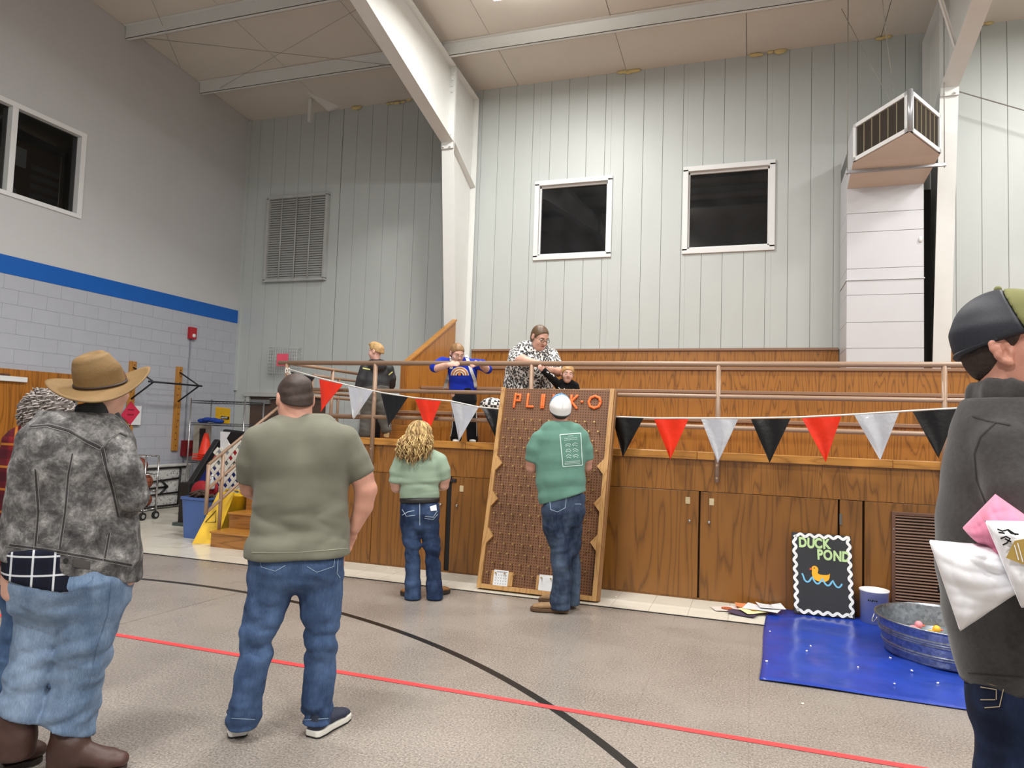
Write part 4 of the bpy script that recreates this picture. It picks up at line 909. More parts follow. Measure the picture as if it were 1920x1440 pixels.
for k in range(40):
    c_ = Vector((bx+rs.uniform(-.13, .13), by+rs.uniform(-.1, .1), .50+rs.uniform(-.02, .08))); a = rs.uniform(0, 6); d_ = Vector((math.cos(a), math.sin(a), rs.uniform(-.3, .5)))*.06; ch.tube([tuple(c_-d_), tuple(c_+Vector((0, 0, .025))), tuple(c_+d_)], [.012, .018, .01], 6)
tag(ch.build('cloth_heap', M('cloth_brown', (70, 54, 46), .85, var=.4, vs=12)), 'tangled brown cloths heaped in the blue bin', 'cloth heap')['kind'] = 'stuff'
rd = MB()
for x, y, z, s in ((-7.12, 7.8, .55, 1), (-7.0, 7.82, .60, .8), (-7.05, 7.8, .4, 1.1), (-7.05, 7.8, .2, 1.3)): rd.sphere((x, y, z), .15*s, 12, 8, (1.1, .6, 1.0))
tag(rd.build('red_sack', M('sack_red', (150, 22, 34), .7, bmp=.5, bs=18)), 'red cloth sack slumped behind the blue bin', 'sack')
bt_ = thing('spray_bottle', 'clear plastic bottle standing on the red sack behind the bin', 'bottle', (-6.92, 7.75, .60)); MB().lathe([(.001, 0), (.035, 0), (.038, .02), (.036, .1), (.015, .14), (.014, .17), (.001, .17)], 14, (-6.90, 7.74, .60)).build('bottle_body', M('bottle_clear', (206, 212, 214), .2, trans=.3), bt_); MB().cyl((-6.90, 7.74, .77), (-6.90, 7.74, .795), .016, 10).build('bottle_cap', m_frame, bt_)
# wet-floor sign and yellow mop bucket
wf = thing('wet_floor_sign', 'folded yellow wet-floor sign leaning by the foot of the stair', 'floor sign', (-6.4, 7.15, 0)); m_yel = M('sign_yellow', (240, 196, 34), .45)
for a, b_, c_, d_ in (((-6.52, 7.03), (-6.31, 7.16), (-6.42, 7.32), (-6.27, 7.42)), ((-6.57, 7.10), (-6.36, 7.24), (-6.44, 7.36), (-6.30, 7.46))): MB().prism([(*a, .003), (*b_, .003), (*d_, .62), (*c_, .62)], (.012, .016, 0)).build('sign_leaf', m_yel, wf, .003)
tri_ = [(-6.44, 7.175, .26), (-6.34, 7.24, .26), (-6.365, 7.265, .40)]; MB().tube([tuple(Vector(v)+Vector((-.008, -.018, 0))) for v in tri_], .006, 6, closed=True).build('warning_triangle', m_black, wf)
mb_ = thing('mop_bucket', 'yellow mop bucket behind the stair handrail', 'bucket', (-6.45, 7.75, 0)); MB().lathe([(.001, .03), (.13, .03), (.165, .55), (.175, .555), (.175, .57), (.16, .57), (.125, .05), (.001, .05)], 20, (-6.42, 7.62, 0)).build('pail', m_yel, mb_); MB().tube([(-6.58, 7.62, .55), (-6.52, 7.58, .63), (-6.32, 7.58, .63), (-6.26, 7.62, .55)], .01, 6).build('handle', m_yel, mb_)
for s in (-1, 1): MB().cyl((-6.42+s*.08-.01, 7.56, .025), (-6.42+s*.08+.01, 7.56, .025), .025, 10).build('wheel', m_black, mb_)
# lattice panel
lt = thing('lattice_panel', 'white diamond lattice panel leaning behind the stair handrail', 'lattice', (-6.8, 8.3, 0)); LY = 7.95
lc = [atY(x, y, LY) for x, y in ((384, 905), (404, 842), (462, 822), (480, 900), (472, 945), (424, 972))]; lc[-1].z = .012; xs_ = [v.x for v in lc]; zs_ = [v.z for v in lc]; poly = [(v.x, v.z) for v in lc]
def clip(poly, p0, d):     # part of the line inside the convex polygon
    ts = []; m = len(poly)
    for i in range(m):
        a, b = poly[i], poly[(i+1) % m]; e = (b[0]-a[0], b[1]-a[1]); den = d[0]*e[1]-d[1]*e[0]
        if abs(den) < 1e-9: continue
        t = ((a[0]-p0[0])*e[1]-(a[1]-p0[1])*e[0])/den; s = ((a[0]-p0[0])*d[1]-(a[1]-p0[1])*d[0])/den
        if 0 <= s <= 1: ts.append(t)
    return (min(ts), max(ts)) if len(ts) >= 2 else None
m_lat = M('lattice_white', (226, 224, 214), .5); cxm, czm = sum(xs_)/6, sum(zs_)/6
for dirn, yo in (((.66, .75), 0), ((-.66, .75), .012)):
    nx, nz = dirn[1], -dirn[0]
    for k in range(-9, 10):
        p0 = (cxm+nx*k*.10, czm+nz*k*.10); c_ = clip(poly, p0, dirn)
        if c_ and c_[1]-c_[0] > .05: MB().bar((p0[0]+dirn[0]*c_[0], LY+yo, p0[1]+dirn[1]*c_[0]), (p0[0]+dirn[0]*c_[1], LY+yo, p0[1]+dirn[1]*c_[1]), .042, .010, up=(0, 1, 0)).build('lath', m_lat, lt)
# portable hoop stand
hp_ = thing('portable_hoop', 'black padded portable basketball stand folded beside the wire shelf', 'hoop stand', (-7.7, 8.6, 0)); m_pad = M('pad_black', (20, 20, 23), .5, bmp=.15, bs=10)
MB().box(-7.80, -7.62, 8.1, 8.35, .03, .62).build('base_pad', m_pad, hp_, .02); MB().bar(tuple(atY(354, 916, 8.3)), tuple(atY(410, 826, 8.75)), .11, .10).build('mast_pad', m_pad, hp_, .02); MB().box(-7.84, -7.5, 8.05, 8.5, .0, .05).build('base_plate', M('base_green_grey', (70, 82, 80), .6), hp_, .006)
MB().obox((-7.36, 8.95, 1.25), (.44, 0, -.03), (0, .05, 0), (0, 0, .11)).build('board_pad', m_pad, hp_, .03)
tag(MB().prism([tuple(atY(x_, y_, 8.62)) for x_, y_ in ((413, 809), (432, 810), (425, 822), (436, 842), (413, 846))], (0, .004, 0)).build('tape_strip', M('tape_white', (226, 228, 232), .5)), 'crumpled white strip hanging in front of the black hoop stand', 'strip')
# checked cushion on the first tier
ck = MB().sphere((-3.22, 8.58, 1.845), .11, 20, 12, (1.5, 1.2, .95))
def checker():
    m, n, b = nt('check_black_white'); mp = coords(n, (1, 1, 1)); c_ = N(n, 'ShaderNodeTexChecker', i_Scale=26); c_.inputs[1].default_value = (.02, .02, .022, 1); c_.inputs[2].default_value = (.8, .8, .78, 1); n.links.new(mp.outputs[0], c_.inputs['Vector']); n.links.new(c_.outputs[0], b.inputs['Base Color']); b.inputs['Roughness'].default_value = .8; return m
tag(ck.build('checked_bag', checker()), 'black and white checked bag lying on the first bleacher tier', 'bag')
tag(MB().box(-4.95, -4.7, 8.2, 8.5, Z0, 1.42).box(-4.95, -4.93, 8.2, 8.5, 1.42, 1.75).box(-4.72, -4.7, 8.2, 8.5, 1.42, 1.75).box(-4.97, -4.68, 8.18, 8.52, 1.75, 1.8).build('black_stool', m_tl, None, .01), 'low black stool on the walkway behind the boy in the dark jacket', 'stool')
# ================================================================ people: signed-distance bodies meshed by surface nets
def seg_sd(P, a, b, ra, rb, xr, cap=1.0, cap0=1.0):
    """elliptic tapered capsule; ra/rb = (half width along xr, half depth)"""
    ab = b-a; L2 = float(ab @ ab)+1e-12; ax = ab/math.sqrt(L2)
    x = xr-ax*(xr @ ax); x = x/(np.linalg.norm(x)+1e-9); y = np.cross(ax, x)
    D = P-a; t0 = D @ ab/L2; t = np.clip(t0, 0, 1)
    e = (t0-t)*math.sqrt(L2)
    A = ra[0]+(rb[0]-ra[0])*t; B = ra[1]+(rb[1]-ra[1])*t; Cp = np.minimum(A, B)*np.where(t0 > .5, cap, cap0)
    X = D @ x; Y = D @ y
    k0 = np.sqrt((X/A)**2+(Y/B)**2+(e/Cp)**2); k1 = np.sqrt((X/A**2)**2+(Y/B**2)**2+(e/Cp**2)**2)+1e-9
    return np.where(k0 < .05, -np.minimum(A, B), k0*(k0-1)/k1)
def smin(a, b, k):
    h = np.clip(.5+.5*(b-a)/k, 0, 1); return b*(1-h)+a*h-k*h*(1-h)
from concurrent.futures import ThreadPoolExecutor
POOL = ThreadPoolExecutor(4)
class Shape:
    def __init__(s, k=.03): s.pr = []; s.k = k; s.cuts = []; s.holes = []; s.wr = []
    def tube(s, pts, rad, xr=(1, 0, 0), k=None, cap=1.0, cap0=None):
        pts = [np.array(p, float) for p in pts]; rad = [r if isinstance(r, (tuple, list)) else (r, r) for r in rad]
        s.pr.append(([(pts[i], pts[i+1], rad[i], rad[i+1]) for i in range(len(pts)-1)] if len(pts) > 1 else [(pts[0], pts[0]+np.array((0, 0, 1e-4)), rad[0], rad[0])], np.array(xr, float), s.k if k is None else k, cap, cap if cap0 is None else cap0)); return s
    def ell(s, c, r, fr, k=None):         # ellipsoid in frame fr=(x,y,z) axes, r three radii
        s.pr.append(('E', np.array(c, float), np.array(r, float), fr, s.k if k is None else k)); return s
    def dig(s, c, r, fr, k=.006): s.holes.append((np.array(c, float), np.array(r, float), fr, k)); return s
    def cut(s, p, n): s.cuts.append((np.array(p, float), np.array(n, float)/np.linalg.norm(n))); return s   # keep side opposite to n
    def wrinkle(s, amp, freq, stretch=(1, 1, 1), seed=0, mask=None): s.wr.append((amp, freq, np.array(stretch, float), seed, mask)); return s
    @staticmethod
    def esd(P, c, r, fr):
        D = P-c; q = np.stack([D @ a for a in fr], 1); k0 = np.linalg.norm(q/r, axis=1); k1 = np.linalg.norm(q/r**2, axis=1)+1e-9
        return np.where(k0 < .05, -r.min(), k0*(k0-1)/k1)
    def __call__(s, P):
        d = None
        for p in s.pr:
            if p[0] == 'E': e = s.esd(P, p[1], p[2], p[3]); k = p[4]
            else:
                e = None
                nseg = len(p[0])
                for si, (a, b, ra, rb) in enumerate(p[0]):
                    q = seg_sd(P, a, b, ra, rb, p[1], p[3] if si == nseg-1 else 1.0, p[4] if si == 0 else 1.0); e = q if e is None else smin(e, q, .012)
                k = p[2]
            d = e if d is None else smin(d, e, k)
        for c, r, fr, k in s.holes: d = -smin(-d, s.esd(P, c, r, fr), k)
        for amp, fq, stx, seed, mask in s.wr:
            rs = np.random.RandomState(seed); v = np.zeros(len(P)); Q = P*stx*fq
            wv = np.stack([np.sin(Q @ rs.normal(size=3)*.6+rs.rand()*6) for _ in range(3)], 1)
            for j in range(4):
                dv = rs.normal(size=3); dv /= np.linalg.norm(dv); v += (1.25-2*np.abs(np.sin((Q+wv*.9) @ dv*(.5+j*.225)+rs.rand()*6)))/(1+.4*j)
            m = 1 if mask is None else mask(P)
            d = d+amp*m*v/2
        for p, n in s.cuts:
            c = (P-p) @ n; d = -smin(-d, -c, .006)
        return d
    def bbox(s):
        lo, hi = [], []
        for p in s.pr:
            if p[0] == 'E': lo.append(p[1]-p[2].max()); hi.append(p[1]+p[2].max())
            else:
                for a, b, ra, rb in p[0]:
                    r = max(*ra, *rb); lo.append(np.minimum(a, b)-r); hi.append(np.maximum(a, b)+r)
        lo = np.min(lo, 0)-.025; hi = np.max(hi, 0)+.025
        for p, n in s.cuts:
            for ax in range(3):
                if n[ax] > .97: hi[ax] = min(hi[ax], p[ax]+.05)
                if n[ax] < -.97: lo[ax] = max(lo[ax], p[ax]-.05)
        return lo, hi
    def mesh(s, h):
        lo, hi = s.bbox(); c = 4; n = np.maximum(2, np.ceil((hi-lo)/(h*c)).astype(int))
        g = [lo[i]+(np.arange(n[i])+.5)*h*c for i in range(3)]
        Pc = np.stack(np.meshgrid(*g, indexing='ij'), -1).reshape(-1, 3)
        dc = s(Pc).reshape(n)
        near = np.abs(dc) < h*c*1.35
        nb = near.copy()
        D = np.repeat(np.repeat(np.repeat(dc, c, 0), c, 1), c, 2)
        mk = np.repeat(np.repeat(np.repeat(nb, c, 0), c, 1), c, 2)
        I = np.argwhere(mk); P = lo+(I+.5)*h
        vals = np.empty(len(P))
        CH_ = 50000
        def job(a): vals[a:a+CH_] = s(P[a:a+CH_])
        list(POOL.map(job, range(0, len(P), CH_)))
        D[mk] = vals
        return surface_nets(D, lo+.5*h, h)
def surface_nets(D, org, h):
    S = D < 0; nx, ny, nz = D.shape
    cor = [(i, j, k) for i in (0, 1) for j in (0, 1) for k in (0, 1)]
    sl = lambda A, i, j, k: A[i:nx-1+i, j:ny-1+j, k:nz-1+k]
    cnt = sum(sl(S, *c).astype(np.int8) for c in cor); act = (cnt > 0) & (cnt < 8)
    idx = np.full(act.shape, -1, np.int64); I = np.argwhere(act); idx[act] = np.arange(len(I))
    acc = np.zeros((len(I), 3)); num = np.zeros(len(I))
    for a in range(8):
        for b in range(a+1, 8):
            ca, cb = np.array(cor[a]), np.array(cor[b])
            if np.abs(ca-cb).sum() != 1: continue
            da = D[tuple((I+ca).T)]; db = D[tuple((I+cb).T)]; m = (da < 0) != (db < 0)
            t = np.where(m, da/(da-db+1e-12), 0); p = ca+(cb-ca)*t[:, None]
            acc += p*m[:, None]; num += m
    V = org+(I+acc/np.maximum(num, 1)[:, None])*h
    F = []
    for ax in range(3):
        u, v = (ax+1) % 3, (ax+2) % 3
        A = np.take(S, range(0, S.shape[ax]-1), ax); B = np.take(S, range(1, S.shape[ax]), ax)
        E = np.argwhere(A != B); fl = A[tuple(E.T)]
        ok = (E[:, u] > 0) & (E[:, v] > 0) & (E[:, u] < S.shape[u]-1) & (E[:, v] < S.shape[v]-1); E = E[ok]; fl = fl[ok]
        q = []
        for du, dv in ((1, 1), (0, 1), (0, 0), (1, 0)):
            e = E.copy(); e[:, u] -= du; e[:, v] -= dv; q.append(idx[tuple(e.T)])
        q = np.stack(q, 1); q[~fl] = q[~fl][:, ::-1]; F.append(q)
    F = np.concatenate(F); F = F[(F >= 0).all(1)]
    return V, F
def np_mesh(name, V, F, mat, smooth=True):
    me = bpy.data.meshes.new(name); me.vertices.add(len(V)); me.vertices.foreach_set('co', np.asarray(V, np.float32).ravel())
    me.loops.add(F.size); me.polygons.add(len(F)); me.loops.foreach_set('vertex_index', F.ravel().astype(np.int32))
    me.polygons.foreach_set('loop_start', np.arange(0, F.size, F.shape[1], dtype=np.int32))
    me.update(calc_edges=True); me.polygons.foreach_set('use_smooth', np.full(len(F), smooth)); me.materials.append(mat); return me
def sculpt(name, sh, h, mat, parent, relax=1):
    V, F = sh.mesh(h)
    for _ in range(relax):
        acc = np.zeros_like(V); cn = np.zeros(len(V))
        for a in range(4):
            i, j = F[:, a], F[:, (a+1) % 4]
            np.add.at(acc, i, V[j]); np.add.at(cn, i, 1); np.add.at(acc, j, V[i]); np.add.at(cn, j, 1)
        V = V*.5+.5*acc/np.maximum(cn, 1)[:, None]
    return link(name, np_mesh(name, V, F, mat), parent)

nv = lambda v: np.array((v.x, v.y, v.z))
R3, U3, F3 = nv(_r), nv(_u), nv(_f)
def rays(px):
    px = np.asarray(px, float); return F3+R3*((px[:, :1]-960)/FPX)-U3*((px[:, 1:2]-720)/FPX)
def trace(sh, px, t0, t1, off=.003):
    """where sight lines through the given picture points meet the garment; lifted slightly off its surface"""
    d = rays(px); ln = np.linalg.norm(d, axis=1); t = np.full(len(d), t0/1.0); C0 = np.array((0, 0, EYE))
    for _ in range(40):
        v = sh(C0+d*t[:, None]); t = np.minimum(t+np.maximum(v-off, -.02)*.8/ln, t1)
    return C0+d*t[:, None]
def densify(pts, step=4.0, closed=False):
    out = []; P = [np.array(p, float) for p in pts]
    if closed: P.append(P[0])
    for a, b in zip(P[:-1], P[1:]):
        m = max(1, int(np.linalg.norm(b-a)/step)); out += [a+(b-a)*k/m for k in range(m)]
    out.append(P[-1]); return np.array(out)
def decal_lines(name, sh, lines, width, mat, parent, t0, t1, off=.003, step=4.0, closed=False, kind=None):
    """stitched / printed lines laid on a garment; one part"""
    b = MB(); last = None
    for ln in lines:
        if kind is None: b = MB()
        wv = width
        Q = densify(ln, step, closed); T = np.gradient(Q, axis=0); T /= np.linalg.norm(T, axis=1)[:, None]+1e-9; Nn = np.stack([-T[:, 1], T[:, 0]], 1)*wv/2
        A = trace(sh, Q+Nn, t0, t1, off); B = trace(sh, Q-Nn, t0, t1, off); m = len(Q)
        b.add(np.concatenate([A, B]).tolist(), [(i, i+1, m+i+1, m+i) for i in range(m-1)], True)
        if kind is None: last = b.build(name, mat, parent, fix=False)
    if kind: last = b.build(name, mat, parent, fix=False); last['kind'] = kind
    return last
def decal_patch(name, sh, quad, mat, parent, t0, t1, off=.004, n=8):
    q = np.array(quad, float); u = np.linspace(0, 1, n)
    G = np.array([[(1-a)*(1-c)*q[0]+a*(1-c)*q[1]+a*c*q[2]+(1-a)*c*q[3] for a in u] for c in u]).reshape(-1, 2)
    V = trace(sh, G, t0, t1, off)
    return MB().add(V.tolist(), [(j*n+i, j*n+i+1, (j+1)*n+i+1, (j+1)*n+i) for j in range(n-1) for i in range(n-1)], True).build(name, mat, parent, fix=False)

class Person:
    def __init__(s, label, base, group=None):
        s.base = np.array(base, float); hz = np.array((base[0], base[1], 0.)); s.n = hz/np.linalg.norm(hz); s.e = np.array((s.n[1], -s.n[0], 0.)); s.up = np.array((0, 0, 1.))
        s.root = thing('person', label, 'person', base, group)
        s.m = float(np.linalg.norm(hz) * (s.n @ F3) / FPX)       # metres per picture pixel at the figure
        s.dist = float(s.base[:2] @ F3[:2])
    def J(s, px, py, d=0.0):                                     # joint seen at a picture point, d metres behind the figure's plane
        r = rays([(px, py)])[0]; p0 = s.base+s.n*d; t = ((p0-np.array((0, 0, EYE))) @ s.n)/(r @ s.n); return np.array((0, 0, EYE))+r*t
    def fr(s, yaw=0, tilt=0, lean=0):                            # frame: yaw 0 looks away from the camera; + turns to its left
        f = s.n*math.cos(yaw)-s.e*math.sin(yaw); x = s.e*math.cos(yaw)+s.n*math.sin(yaw); z = s.up.copy()
        f2 = f*math.cos(tilt)+z*math.sin(tilt); z2 = z*math.cos(tilt)-f*math.sin(tilt)
        x2 = x*math.cos(lean)+z2*math.sin(lean); z3 = z2*math.cos(lean)-x*math.sin(lean)
        return x2, f2, z3
    def sections(s, sh, secs, k=None, shrink=0.0, cap=.6):       # (px, py, half width px, half depth m, d)
        pts = [s.J(a[0], a[1], a[4]) for a in secs]; rad = [(max(.02, a[2]*s.m-shrink), max(.02, a[3]-shrink)) for a in secs]
        sh.tube(pts, rad, s.e, k, cap); return sh
    def limb(s, sh, pts, k=None, shrink=0.0, cap=1.0):           # (px, py, d, radius px)
        sh.tube([s.J(p[0], p[1], p[2]) for p in pts], [max(.008, p[3]*s.m-shrink) for p in pts], s.e, k, cap, 1.0); return sh

def head(sh, c, fr, k=1.0, ears=True):
    x, y, z = fr; L = lambda a, b, g: c+(x*a+y*b+z*g)*k
    E = lambda p, r, kk=.02: sh.ell(L(*p), np.array(r)*k, fr, kk*k)
    E((0, -.012, .035), (.076, .097, .084)); E((0, .022, -.045), (.06, .07, .07), .03); E((0, .062, -.092), (.027, .022, .02), .03)
    for sx in (-1, 1): E((sx*.038, .055, -.03), (.028, .03, .03), .02)
    E((0, .074, .024), (.052, .018, .013), .015)
    sh.tube([L(0, .086, .012), L(0, .106, -.024)], [.009*k, .0145*k], x, .008*k)
    for sx in (-1, 1): sh.ell(L(sx*.012, .096, -.028), np.array((.009, .01, .008))*k, fr, .006*k)
    for sx in (-1, 1): sh.dig(L(sx*.032, .098, .006), np.array((.019, .014, .012))*k, fr, .008*k)
    E((0, .084, -.05), (.023, .009, .006), .006); E((0, .082, -.062), (.021, .009, .006), .006)
    if ears:
        for sx in (-1, 1):
            sh.ell(L(sx*.080, -.008, .0), np.array((.012, .021, .033))*k, fr, .008*k); sh.dig(L(sx*.091, -.002, .004), np.array((.007, .012, .02))*k, fr, .004*k)
    return L
def face_parts(root, c, fr, k, lips=(170, 84, 80), iris=(70, 80, 90), brow=(120, 90, 60), smile=0):
    x, y, z = fr; L = lambda a, b, g: c+(x*a+y*b+z*g)*k
    m_w = M('eye_white', (228, 224, 220), .2); m_i = M('iris_%d' % iris[0], iris, .15)
    for sx in (-1, 1):
        e = MB().sphere(Vector(L(sx*.032, .0755, .006)), .0122*k, 10, 8).build('eye', m_w, root)
        MB().sphere(Vector(L(sx*.032, .0838, .005)), .005*k, 8, 6).build('iris', m_i, e)
        MB().tube([Vector(L(sx*(.015+.012*i), .093-.0035*i, .027+.004*math.sin(i))) for i in range(4)], .0035*k, 6).build('eyebrow', M('brow_%d' % brow[0], brow, .7), root)
    MB().tube([Vector(L(a*.024, .093-.008*a*a, -.0555+smile*.008*a*a)) for a in np.linspace(-1, 1, 7)], [.002*k, .004*k, .0048*k, .005*k, .0048*k, .004*k, .002*k], 6).build('lips', M('lips_%d' % lips[0], lips, .4), root)
def hand(sh, w, d, side, nrm, k=1.0, curl=.5):
    """wrist w, hand direction d, side = towards the thumb, nrm = palm normal"""
    d = d/np.linalg.norm(d); nrm = nrm-d*(nrm @ d); nrm /= np.linalg.norm(nrm); sd = np.cross(nrm, d); sd = sd*(1 if sd @ side > 0 else -1)
    sh.tube([w, w+d*.045*k, w+d*.085*k], [(.024*k, .018*k), (.037*k, .015*k), (.038*k, .012*k)], sd, .012*k)
    for i, (o, ln) in enumerate(((.028, .072), (.010, .08), (-.009, .075), (-.027, .058))):
        p = w+d*.085*k+sd*o*k; pts = [p]; a = 0
        for j, f in enumerate((.42, .33, .25)):
            a += curl*(.9 if j else .6); p = p+(d*math.cos(a)+nrm*math.sin(a))*ln*f*k; pts.append(p)
        sh.tube(pts, [.0092*k, .0088*k, .0082*k, .007*k], sd, .004*k)
    p = w+d*.03*k+sd*.022*k; q = p+(d*.6+sd*.7+nrm*.2)*.038*k; r = q+(d*.9+sd*.1+nrm*.3)*.032*k
    sh.tube([p, q, r], [.014*k, .0105*k, .0085*k], sd, .008*k)

# ---- cloth and skin materials
m_skin = M('skin', (208, 162, 142), .5, var=.06, vs=18, bmp=.05, bs=200, sss=.12)
m_skinw = M('skin_warm', (198, 146, 126), .5, var=.08, vs=14, bmp=.05, bs=200, sss=.12)
m_skinf = M('skin_fair', (226, 178, 160), .5, var=.05, vs=18, sss=.12)
def denim(name, dark, light, seed=1.0, vs=5):
    if name in _mc: return _mc[name]
    m, n, b = nt(name); mp = coords(n, (1, 1, .45)); mp.inputs['Location'].default_value = (seed, seed*2, 0)
    a = N(n, 'ShaderNodeTexNoise', i_Scale=vs, i_Detail=6, i_Roughness=.65); n.links.new(mp.outputs[0], a.inputs['Vector'])
    r = ramp(n, [(.36, lin(dark)), (.66, lin(light))]); n.links.new(a.outputs[0], r.inputs[0])
    mp2 = coords(n, (1, 1, .12)); c = N(n, 'ShaderNodeTexNoise', i_Scale=320, i_Detail=2); n.links.new(mp2.outputs[0], c.inputs['Vector'])
    r2 = ramp(n, [(.3, (.82, .82, .84)), (.7, (1.14, 1.14, 1.12))]); n.links.new(c.outputs[0], r2.inputs[0])
    mx = N(n, 'ShaderNodeMix', data_type='RGBA', blend_type='MULTIPLY'); mx.inputs[0].default_value = 1; n.links.new(r.outputs[0], mx.inputs[6]); n.links.new(r2.outputs[0], mx.inputs[7])
    n.links.new(mx.outputs[2], b.inputs['Base Color']); b.inputs['Roughness'].default_value = .85; b.inputs['Specular IOR Level'].default_value = .2
    folds(n, b, 8, .7, (1, 1, 1.5), .025)
    _mc[name] = m; return m
def folds(n, b, scale, strength, stretch, dist=.02):
    mp = coords(n, stretch); w0 = N(n, 'ShaderNodeTexNoise', i_Scale=scale*.8, i_Detail=1); n.links.new(mp.outputs[0], w0.inputs['Vector'])
    mx = N(n, 'ShaderNodeVectorMath', operation='MULTIPLY_ADD'); n.links.new(w0.outputs['Color'], mx.inputs[0]); mx.inputs[1].default_value = (.12, .12, .12); n.links.new(mp.outputs[0], mx.inputs[2])
    r = N(n, 'ShaderNodeTexNoise', noise_type='RIDGED_MULTIFRACTAL', i_Scale=scale, i_Detail=2, i_Roughness=.45); n.links.new(mx.outputs[0], r.inputs['Vector']); bump(n, b, r.outputs[0], strength, dist)
def cloth(name, col, var=.06, bs=7, bmp=.3, rough=.85):
    if name in _mc: return _mc[name]
    m, n, b = nt(name); c = lin(col); mp = coords(n); no = N(n, 'ShaderNodeTexNoise', i_Scale=9, i_Detail=5); n.links.new(mp.outputs[0], no.inputs['Vector'])
    r = ramp(n, [(.3, scl(c, 1-var)), (.7, scl(c, 1+var))]); n.links.new(no.outputs[0], r.inputs[0]); n.links.new(r.outputs[0], b.inputs['Base Color'])
    b.inputs['Roughness'].default_value = rough; b.inputs['Specular IOR Level'].default_value = .15; b.inputs['Sheen Weight'].default_value = .1
    folds(n, b, 5.0, bmp*1.8, (1, 1, .8), .035); _mc[name] = m; return m
def plaid(name, base, c2, c3, sc, ex, white=.5):
    """tartan: bands along the wearer's width and along height"""
    m, n, b = nt(name); tc = N(n, 'ShaderNodeTexCoord')
    def band(vec, s, lo, hi, ph=0.0):
        dt = N(n, 'ShaderNodeVectorMath', operation='DOT_PRODUCT'); n.links.new(tc.outputs['Object'], dt.inputs[0]); dt.inputs[1].default_value = tuple(vec)
        mu = N(n, 'ShaderNodeMath', operation='MULTIPLY_ADD', i_1=s, i_2=ph); n.links.new(dt.outputs['Value'], mu.inputs[0])
        fr_ = N(n, 'ShaderNodeMath', operation='FRACT'); n.links.new(mu.outputs[0], fr_.inputs[0])
        r = ramp(n, [(0, (0, 0, 0)), (lo, (0, 0, 0)), (lo+.02, (1, 1, 1)), (hi, (1, 1, 1)), (min(1, hi+.02), (0, 0, 0))]); n.links.new(fr_.outputs[0], r.inputs[0]); return r
    cur = None
    col = N(n, 'ShaderNodeRGB'); col.outputs[0].default_value = (*lin(base), 1); cur = col.outputs[0]
    for vec, s, lo, hi, c, f, ph in ((ex, sc, .1, .5, c2, .6, 0), ((0, 0, 1), sc, .1, .5, c2, .6, .1), (ex, sc, .7, .8, c3, white, 0), ((0, 0, 1), sc, .7, .8, c3, white, .1)):
        bd = band(vec, s, lo, hi, ph); mu = N(n, 'ShaderNodeMath', operation='MULTIPLY', i_1=f); n.links.new(bd.outputs[0], mu.inputs[0])
        mx = N(n, 'ShaderNodeMix', data_type='RGBA'); n.links.new(mu.outputs[0], mx.inputs[0]); n.links.new(cur, mx.inputs[6]); mx.inputs[7].default_value = (*lin(c), 1); cur = mx.outputs[2]
    n.links.new(cur, b.inputs['Base Color']); b.inputs['Roughness'].default_value = .9; b.inputs['Specular IOR Level'].default_value = .15
    return m
def shoe(p, heel, toe, wd, hgt, mats, sole=.03, up=.0, name='shoe', ankle=None, outs=None):
    """low shoe from heel to toe (floor points)"""
    heel, toe = np.array(heel, float), np.array(toe, float); d = toe-heel; L = np.linalg.norm(d); d /= L; sd = np.array((d[1], -d[0], 0)); z = np.array((0, 0, 1.))
    s = Shape(.02); q = lambda u, h: heel+d*u*L+z*h
    s.tube([q(.10, sole+hgt*.30), q(.42, sole+hgt*.28), q(.72, sole+hgt*.2), q(.9, sole+hgt*.13)], [(wd*.42, hgt*.33), (wd*.44, hgt*.30), (wd*.5, hgt*.24), (wd*.40, hgt*.17)], sd, .02)
    s.tube([q(.12, sole+hgt*.3), q(.17, sole+hgt*.72)], [(wd*.38, L*.10), (wd*.34, L*.10)], sd, .02)
    if ankle is not None: s.tube([q(.17, sole+hgt*.8), np.array(ankle)], [wd*.40, wd*.44], sd, .03)
    s.cut(heel+z*sole*.7, (0, 0, -1))
    o = sculpt(name, s, .007, mats[0], p.root)
    b = MB(); out = []
    for u, hw in ((0, .30), (.04, .42), (.2, .47), (.4, .44), (.6, .49), (.78, .52), (.92, .42), (1.0, .2)): out.append((u, hw))
    loop = [heel+d*u*L+sd*hw*wd for u, hw in out]+[heel+d*u*L-sd*hw*wd for u, hw in reversed(out)]
    z0 = .006
    b.prism([tuple(v+z*z0) for v in loop], (0, 0, sole)); b.build('sole', mats[1], o, .006)
    if len(mats) > 2: MB().prism([tuple(v+z*.001) for v in loop], (0, 0, z0)).build('outsole', mats[2], o)
    return o
def bodyshape(p, secs, limbs, legsecs=(), k=.03):
    b = Shape(k)
    p.sections(b, secs, shrink=.022)
    if legsecs: p.sections(b, legsecs, shrink=.025)
    for i, l in enumerate(limbs): p.limb(b, l if i < 2 else l[:-1], shrink=.014 if i < 2 else .03)
    return b
def hairshape(c, fr, k, inf=1.05, n=(0, .55, -.83), p0=(0, 0, -.03), low=0, back=0):
    x, y, z = fr; L = lambda a, b, g: c+(x*a+y*b+z*g)*k
    s = Shape(.02); s.ell(L(0, -.014, .036), np.array((.078, .099, .086))*k*inf, fr)
    s.ell(L(0, -.045, -.02), np.array((.066, .058, .07))*k*inf, fr, .03*k)
    nn = x*n[0]+y*n[1]+z*n[2]; s.cut(L(*p0), nn); return s
def hem(p, sh, a, b, down=True, d=0):
    A, B = p.J(a[0], a[1], d), p.J(b[0], b[1], d); t = (B-A)/np.linalg.norm(B-A); u = p.up-t*(p.up @ t); u /= np.linalg.norm(u)
    sh.cut((A+B)/2, -u if down else u); return sh
